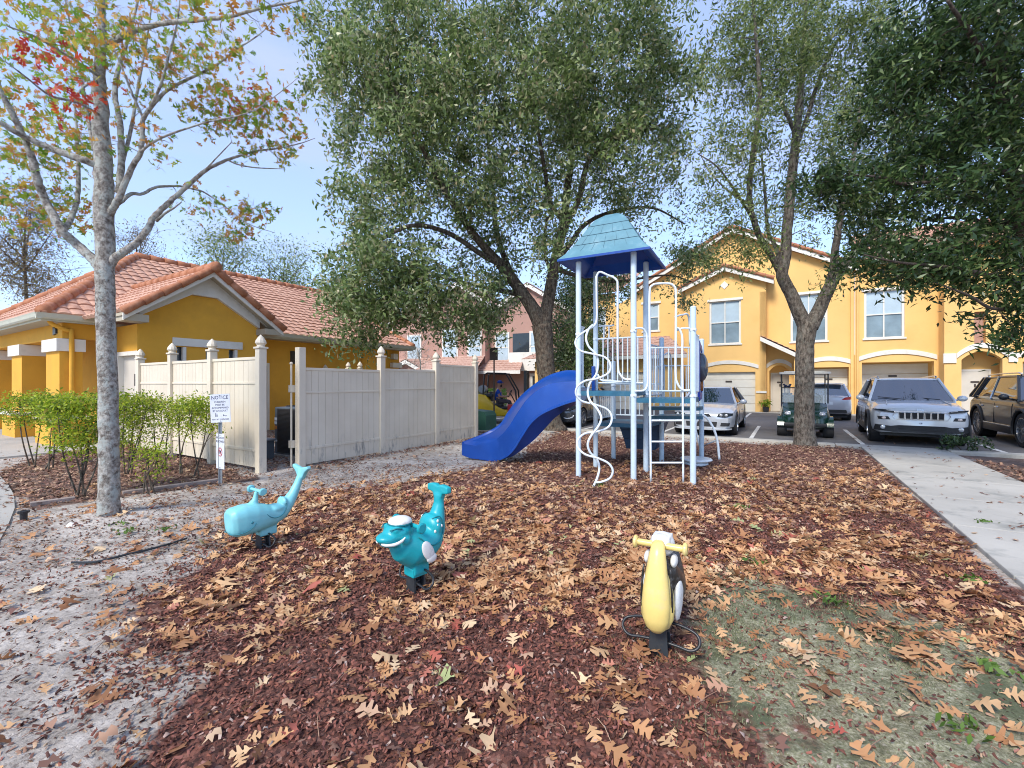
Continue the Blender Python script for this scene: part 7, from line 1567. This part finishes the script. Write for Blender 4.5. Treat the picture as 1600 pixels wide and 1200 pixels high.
# ---- pale barked oak on the left with thinning autumn leaves
Y1 = 5.0
L1 = [[(170, 822, Y1, .24), (170, 806, Y1, .17), (171, 780, Y1, .148), (170, 700, Y1, .138), (168, 600, Y1, .133), (166, 500, Y1, .13), (164, 420, Y1, .13), (162, 330, Y1, .138), (162, 260, Y1, .125), (158, 200, Y1, .115), (155, 130, Y1, .085), (158, 60, Y1, .062), (158, -30, Y1, .045), (160, -160, Y1, .02)],
      [(160, 425, Y1, .08), (143, 404, Y1, .075), (120, 382, Y1, .068), (99, 363, Y1-.1, .064), (84, 338, Y1-.1, .06), (70, 312, Y1-.1, .056), (58, 280, Y1-.2, .05), (51, 250, Y1-.2, .045), (33, 205, Y1-.3, .04), (10, 160, Y1-.4, .034), (-15, 100, Y1-.5, .025)],
      [(99, 360, Y1-.1, .04), (112, 340, Y1+.2, .035), (121, 305, Y1+.4, .032), (122, 260, Y1+.5, .028), (118, 180, Y1+.7, .018), (110, 100, Y1+.8, .010)],
      [(158, 262, Y1, .06), (136, 252, Y1-.1, .055), (110, 243, Y1-.15, .05), (80, 232, Y1-.2, .045), (44, 216, Y1-.3, .038), (20, 204, Y1-.4, .034), (-10, 186, Y1-.5, .028), (-70, 160, Y1-.6, .02)],
      [(168, 418, Y1, .07), (183, 400, Y1, .062), (200, 390, Y1, .056), (216, 377, Y1+.1, .052), (229, 360, Y1+.1, .047), (240, 340, Y1+.2, .043), (262, 318, Y1+.2, .038), (282, 300, Y1+.3, .034), (305, 280, Y1+.3, .031), (323, 265, Y1+.3, .028), (345, 254, Y1+.4, .024), (366, 246, Y1+.4, .02), (400, 236, Y1+.4, .015), (433, 232, Y1+.4, .012), (469, 224, Y1+.5, .008), (492, 216, Y1+.5, .004)],
      [(356, 250, Y1+.4, .014), (372, 257, Y1+.4, .012), (400, 262, Y1+.4, .010), (444, 264, Y1+.4, .005)],
      [(318, 268, Y1+.3, .013), (340, 245, Y1+.2, .010), (362, 222, Y1+.1, .006)],
      [(172, 325, Y1, .035), (187, 316, Y1, .03), (205, 303, Y1+.2, .026), (222, 303, Y1+.3, .023), (242, 293, Y1+.4, .021), (262, 291, Y1+.5, .019), (282, 291, Y1+.6, .017), (300, 295, Y1+.6, .015), (320, 301, Y1+.7, .013), (352, 323, Y1+.8, .010), (389, 350, Y1+.9, .008), (430, 364, Y1+1, .004)],
      [(245, 345, Y1+.2, .022), (258, 333, Y1+.1, .018), (272, 325, Y1, .012), (284, 315, Y1, .008)],
      [(172, 335, Y1, .05), (185, 310, Y1-.1, .042), (205, 264, Y1-.1, .036), (220, 236, Y1-.1, .032), (222, 198, Y1-.1, .03), (227, 180, Y1-.1, .027), (253, 148, Y1, .023), (270, 136, Y1, .021), (293, 124, Y1, .019), (337, 102, Y1+.1, .016), (370, 77, Y1+.1, .013), (410, 50, Y1+.2, .008), (435, 20, Y1+.2, .005)],
      [(218, 238, Y1-.1, .02), (240, 222, Y1-.2, .016), (265, 210, Y1-.3, .014), (323, 191, Y1-.3, .011), (389, 176, Y1-.4, .008), (430, 150, Y1-.4, .006), (465, 122, Y1-.5, .003)],
      [(224, 185, Y1-.1, .018), (208, 150, Y1-.2, .015), (192, 110, Y1-.3, .012), (178, 76, Y1-.3, .008)],
      [(227, 182, Y1-.1, .02), (250, 135, Y1-.3, .017), (264, 85, Y1-.4, .014), (276, 40, Y1-.5, .010), (284, -30, Y1-.6, .005)],
      [(158, 78, Y1, .05), (170, 70, Y1, .042), (200, 52, Y1-.2, .036), (230, 42, Y1-.4, .032), (257, 36, Y1-.5, .03), (312, 31, Y1-.7, .025), (359, 26, Y1-.9, .02), (403, 14, Y1-1.0, .015), (462, 2, Y1-1.2, .010), (530, -14, Y1-1.3, .004)],
      [(186, 300, Y1+.3, .05), (190, 240, Y1+.5, .046), (187, 190, Y1+.6, .042), (180, 130, Y1+.8, .036), (200, 60, Y1+1, .028), (215, 0, Y1+1.1, .018), (220, -70, Y1+1.2, .01)],
      [(190, 260, Y1+.5, .03), (205, 200, Y1+.7, .026), (215, 140, Y1+.9, .022), (228, 70, Y1+1.0, .016), (238, 0, Y1+1.1, .010)],
      [(148, 235, Y1, .03), (138, 190, Y1+.2, .026), (128, 130, Y1+.3, .022), (112, 50, Y1+.4, .014), (98, -20, Y1+.5, .008)],
      [(152, 128, Y1, .018), (138, 130, Y1-.3, .016), (120, 148, Y1-.6, .014), (99, 174, Y1-.8, .010)],
      [(157, 180, Y1, .02), (120, 160, Y1-.6, .016), (80, 150, Y1-1.2, .012), (40, 120, Y1-1.7, .008), (0, 90, Y1-2.0, .004)], [(156, 120, Y1, .02), (110, 90, Y1-.7, .016), (60, 60, Y1-1.3, .012), (10, 40, Y1-1.7, .006)]]
L1 = [[(x, y, Y, r*(.67 if r > .05 else .76)) for x, y, Y, r in L] for L in L1]
E1 = [(390, 180, 100, 45, Y1+.2, .4, 4500, 1.6), (330, 120, 100, 60, Y1+.1, .5, 6000, .7), (250, 70, 110, 60, Y1-.2, .5, 6600, .6), (380, 340, 55, 35, Y1+.9, .25, 1900, 1.4), (300, 310, 60, 25, Y1+.6, .3, 1500, .5), (240, 240, 50, 40, Y1, .4, 2000, .4), (420, 240, 60, 20, Y1+.4, .3, 1200, 1.0), (60, 250, 90, 80, Y1+.2, .7, 7200, .9), (120, 130, 110, 110, Y1+.2, .8, 12000, .7), (60, 330, 70, 40, Y1+.3, .5, 2800, 1.0), (180, 0, 200, 60, Y1, .9, 12000, .6), (130, 330, 30, 40, Y1+.5, .3, 1200, .6), (380, 20, 90, 30, Y1-1, .4, 2700, .7), (-80, 200, 90, 150, Y1-.2, .8, 9000, .5)]
C1 = ellips(E1, 600)
t1 = tree('autumn_oak', 'pale lichen barked oak with thinning green orange and red leaves, nearest tree on the left', L1, C1, 'bark_pale', 'leaf_autumn', 6, .08, .07, tuple(G(170, 812)), droop=.02, tilt=.9, twig=.0045, leaf_base=LOBE, segs=10, fine=3, flat=.9)
def extra_leaves(lst, n, m, size, spread, k):
    C = ellips(lst, n); idx = np.repeat(np.arange(n), k); pos = C[idx]+rng.normal(0, spread, (len(idx), 3))
    scatter('foliage', pos, rng.uniform(.7, 1.25, len(pos))*size, .9, LOBE, m, parent=t1, kind=None)
extra_leaves([(60, 110, 70, 45, 3.5, .4), (85, 125, 35, 20, 3.3, .2), (25, 70, 40, 40, 3.4, .3)], 16, 'leaf_red', .085, .09, 5)
extra_leaves([(40, 60, 80, 50, 3.8, .5), (40, 160, 60, 60, 4.1, .5), (100, 40, 80, 40, 4.0, .5)], 40, 'leaf_autumn', .075, .11, 6)
extra_leaves([(360, 170, 50, 30, 4.9, .2), (395, 150, 50, 30, 5.0, .2)], 12, 'leaf_red', .05, .08, 5)
# ---- background trees
def bgtree(name, label, x, ybase, Y, h_px, w_px, cy, leaf, n, nl, ls, bark='bark_oak', group='trees behind the buildings', sp=.5, thin=False):
    r = .012*h_px*Y/F
    limbs = [[(x, ybase, Y, r*1.3), (x+2, (ybase+cy)/2, Y, r), (x-2, cy, Y, r*.6), (x+1, cy-h_px*.35, Y, r*.2)]]
    for k in range(5):
        a = random.uniform(-1, 1); y0 = cy+h_px*.2*random.random(); limbs.append([(x, y0, Y, r*.5), (x+a*w_px*.3, y0-h_px*.15, Y+random.uniform(-1, 1), r*.35), (x+a*w_px*.7, y0-h_px*.35, Y+random.uniform(-1.5, 1.5), r*.12)])
    E = [(x+random.uniform(-.45, .45)*w_px, cy+random.uniform(-.4, .35)*h_px, w_px*random.uniform(.25, .5), h_px*random.uniform(.14, .28), Y+random.uniform(-1, 1), w_px*.3*Y/F) for k in range(11)]
    b = P(x, 600, Y); b.z = 0
    return tree(name, label, limbs, ellips(E, n), bark, leaf, nl, ls, sp, tuple(b), group, droop=.05, twig=.015 if not thin else .02, fine=2 if not thin else 6)
bgtree('thin_tree', 'thin brownish tree with sparse leaves behind the left porch roof', 40, 560, 19, 200, 110, 400, 'leaf_brown', 190, 34, .10, sp=.42, thin=True)
bgtree('thin_tree', 'thin brownish tree showing over the clubhouse ridge right of the oak trunk', 215, 560, 26, 130, 60, 400, 'leaf_brown', 90, 30, .11, sp=.45, thin=True)
bgtree('distant_tree', 'pale green distant tree above the clubhouse roof, left of its pair', 350, 560, 42, 130, 62, 425, 'leaf_mid', 110, 40, .24, sp=.8)
bgtree('distant_tree', 'pale green distant tree above the clubhouse roof, right of its pair', 445, 570, 44, 130, 75, 440, 'leaf_mid', 130, 40, .24, sp=.8)
bgtree('street_tree', 'dark street tree behind the live oak trunk beside the low yellow wing', 912, 610, 25, 170, 70, 505, 'leaf_dark', 220, 70, .16, sp=.5)
bgtree('bare_tree', 'leafless pinkish crape myrtle between the clubhouse end and the brown townhouse', 655, 590, 26, 90, 34, 545, 'leaf_brown', 46, 3, .08, 'bark_pale', sp=.3, thin=True)
bgtree('distant_tree', 'tall green tree far behind the brown townhouse', 560, 570, 55, 150, 90, 470, 'leaf_mid', 130, 40, .3, sp=1.0)
bgtree('distant_tree', 'dense green tree closing the view between the brown and yellow houses', 880, 600, 60, 130, 80, 530, 'leaf_oak', 150, 50, .32, sp=1.1)
bgtree('distant_tree', 'wide green tree beyond the far left of the clubhouse, mostly out of frame', -150, 560, 45, 150, 120, 430, 'leaf_mid', 150, 40, .28, sp=.9)
# ---- hedge far left of the forklift
def shrub(name, label, x, y, Y, wpx, ztop, n, nl, ls, leaf, stems, group, sp=.09, zlow=.35, bark='bark_oak', base=None, tuft=None):
    b = P(x, 600, Y); b.z = 0; t = root(name, label, 'shrub', tuple(b), 0, group); g = MB(); wm = wpx*Y/F/2; tips = []
    for k in range(stems):
        a = random.uniform(0, 2*PI); rr = random.uniform(.3, 1)*wm; tip = Vector((b.x+math.cos(a)*rr, b.y+math.sin(a)*rr*.7, ztop*random.uniform(.72, .95))); s = Vector((b.x+random.gauss(0, .05), b.y+random.gauss(0, .05), -.03)); mid = (s+tip)/2+Vector((random.gauss(0, .04), random.gauss(0, .04), 0)); g.tube([s, mid, tip], [.013, .010, .005], 5, smooth=3); tips += [tip, mid]
    C = []
    for k in range(n):
        a = random.uniform(0, 2*PI); rr = random.random()**.55*wm; z = ztop*(1-(1-zlow)*random.random()**1.9); C.append((b.x+math.cos(a)*rr, b.y+math.sin(a)*rr*.75, z))
        if random.random() < .5:
            tp = min(tips, key=lambda q: (q-Vector(C[-1])).length); g.tube([tp, Vector(C[-1])], [.005, .002], 3, caps=False)
    build('stems', g, bark, t, 'W', fix=False); C = np.array(C); idx = np.repeat(np.arange(len(C)), nl); pos = C[idx]+rng.normal(0, sp, (len(idx), 3))*np.array([1, 1, .7])
    scatter('leaves', pos, rng.uniform(.7, 1.3, len(pos))*ls, .8, LEAF_S, leaf, parent=t, kind=None)
    return t
HG = 'hedge shrubs beside the ochre porch'
leafmat('leaf_shrub', [(0.0, (0.10, 0.18, 0.02)), (0.45, (0.32, 0.44, 0.03)), (0.85, (0.62, 0.72, 0.06)), (1.0, (0.50, 0.36, 0.12))], .5)
shrub('hedge_shrub', 'tall thin hedge shrub at the left end of the row, against the porch plinth', 42, 0, 8.1, 60, 1.26, 56, 36, .055, 'leaf_shrub', 3, HG, zlow=.62)
shrub('hedge_shrub', 'yellow green hedge shrub second from the left, before the corner pier', 82, 0, 7.9, 60, 1.25, 60, 36, .055, 'leaf_shrub', 3, HG, zlow=.60)
shrub('hedge_shrub', 'biggest leafy hedge shrub, growing up from the edging just left of the oak trunk', 128, 0, 6.0, 95, 1.27, 110, 40, .052, 'leaf_shrub', 6, HG, zlow=.42)
shrub('hedge_shrub', 'bright hedge shrub directly behind the oak trunk', 200, 0, 7.4, 84, 1.27, 100, 40, .052, 'leaf_shrub', 5, HG, zlow=.38)
shrub('hedge_shrub', 'sparse hedge shrub just right of the bright one, against the cream fence', 248, 0, 7.9, 44, 1.18, 44, 26, .05, 'leaf_shrub', 3, HG, zlow=.5)
shrub('hedge_shrub', 'twiggy hedge shrub midway along the cream fence', 282, 0, 7.5, 44, 1.16, 50, 26, .05, 'leaf_shrub', 3, HG, zlow=.55)
shrub('hedge_shrub', 'last hedge shrub with dark leaning stem, beside the notice sign', 312, 0, 7.25, 54, 1.22, 64, 30, .05, 'leaf_shrub', 3, HG, zlow=.55)
shrub('hedge_shrub', 'low young shrub in the brown leaves right of the oak trunk', 240, 0, 6.2, 50, .62, 34, 20, .045, 'leaf_shrub', 5, HG, zlow=.3)
t = root('box_hedge', 'clipped bright green hedge behind the forklift', 'hedge', tuple(P(752, 600, 21)-Vector((0, 0, 1.5))), 0)
g = MB(); g.tube([P(752, 640, 21), P(752, 610, 21)], .04, 6); build('stems', g, 'bark_oak', t, 'W')
q = rng.uniform(-1, 1, (9000, 3))*np.array([1.1, .5, .62]); m_ = np.max(np.abs(q/np.array([1.1, .5, .62])), axis=1) > .8; q = q[m_]+np.array([P(755, 600, 21).x, 21, .66])
scatter('leaves', q, rng.uniform(.06, .1, len(q)), .9, LEAF_S, 'leaf_hedge', parent=t, kind=None)
shrub('verge_shrub', 'small dark green clump at the head of the right planting bed', 1512, 0, 9.9, 60, .28, 22, 14, .10, 'leaf_dark', 4, None, sp=.06, zlow=.2)
# weeds
def weeds(pts):
    V = []
    for x, y in pts:
        b = G(x, y); V += [(b.x+random.gauss(0, .05), b.y+random.gauss(0, .04), random.uniform(.01, .04)) for k in range(26)]
    return np.array(V)
scatter('weeds', weeds([(1535, 817), (1512, 905), (1160, 795), (255, 540+290), (180, 822), (200, 832), (1300, 942), (940, 760), (1500, 1140), (1180, 880), (1560, 1050)]), rng.uniform(.03, .07, 11*26), .7, LEAF_S, 'weed')
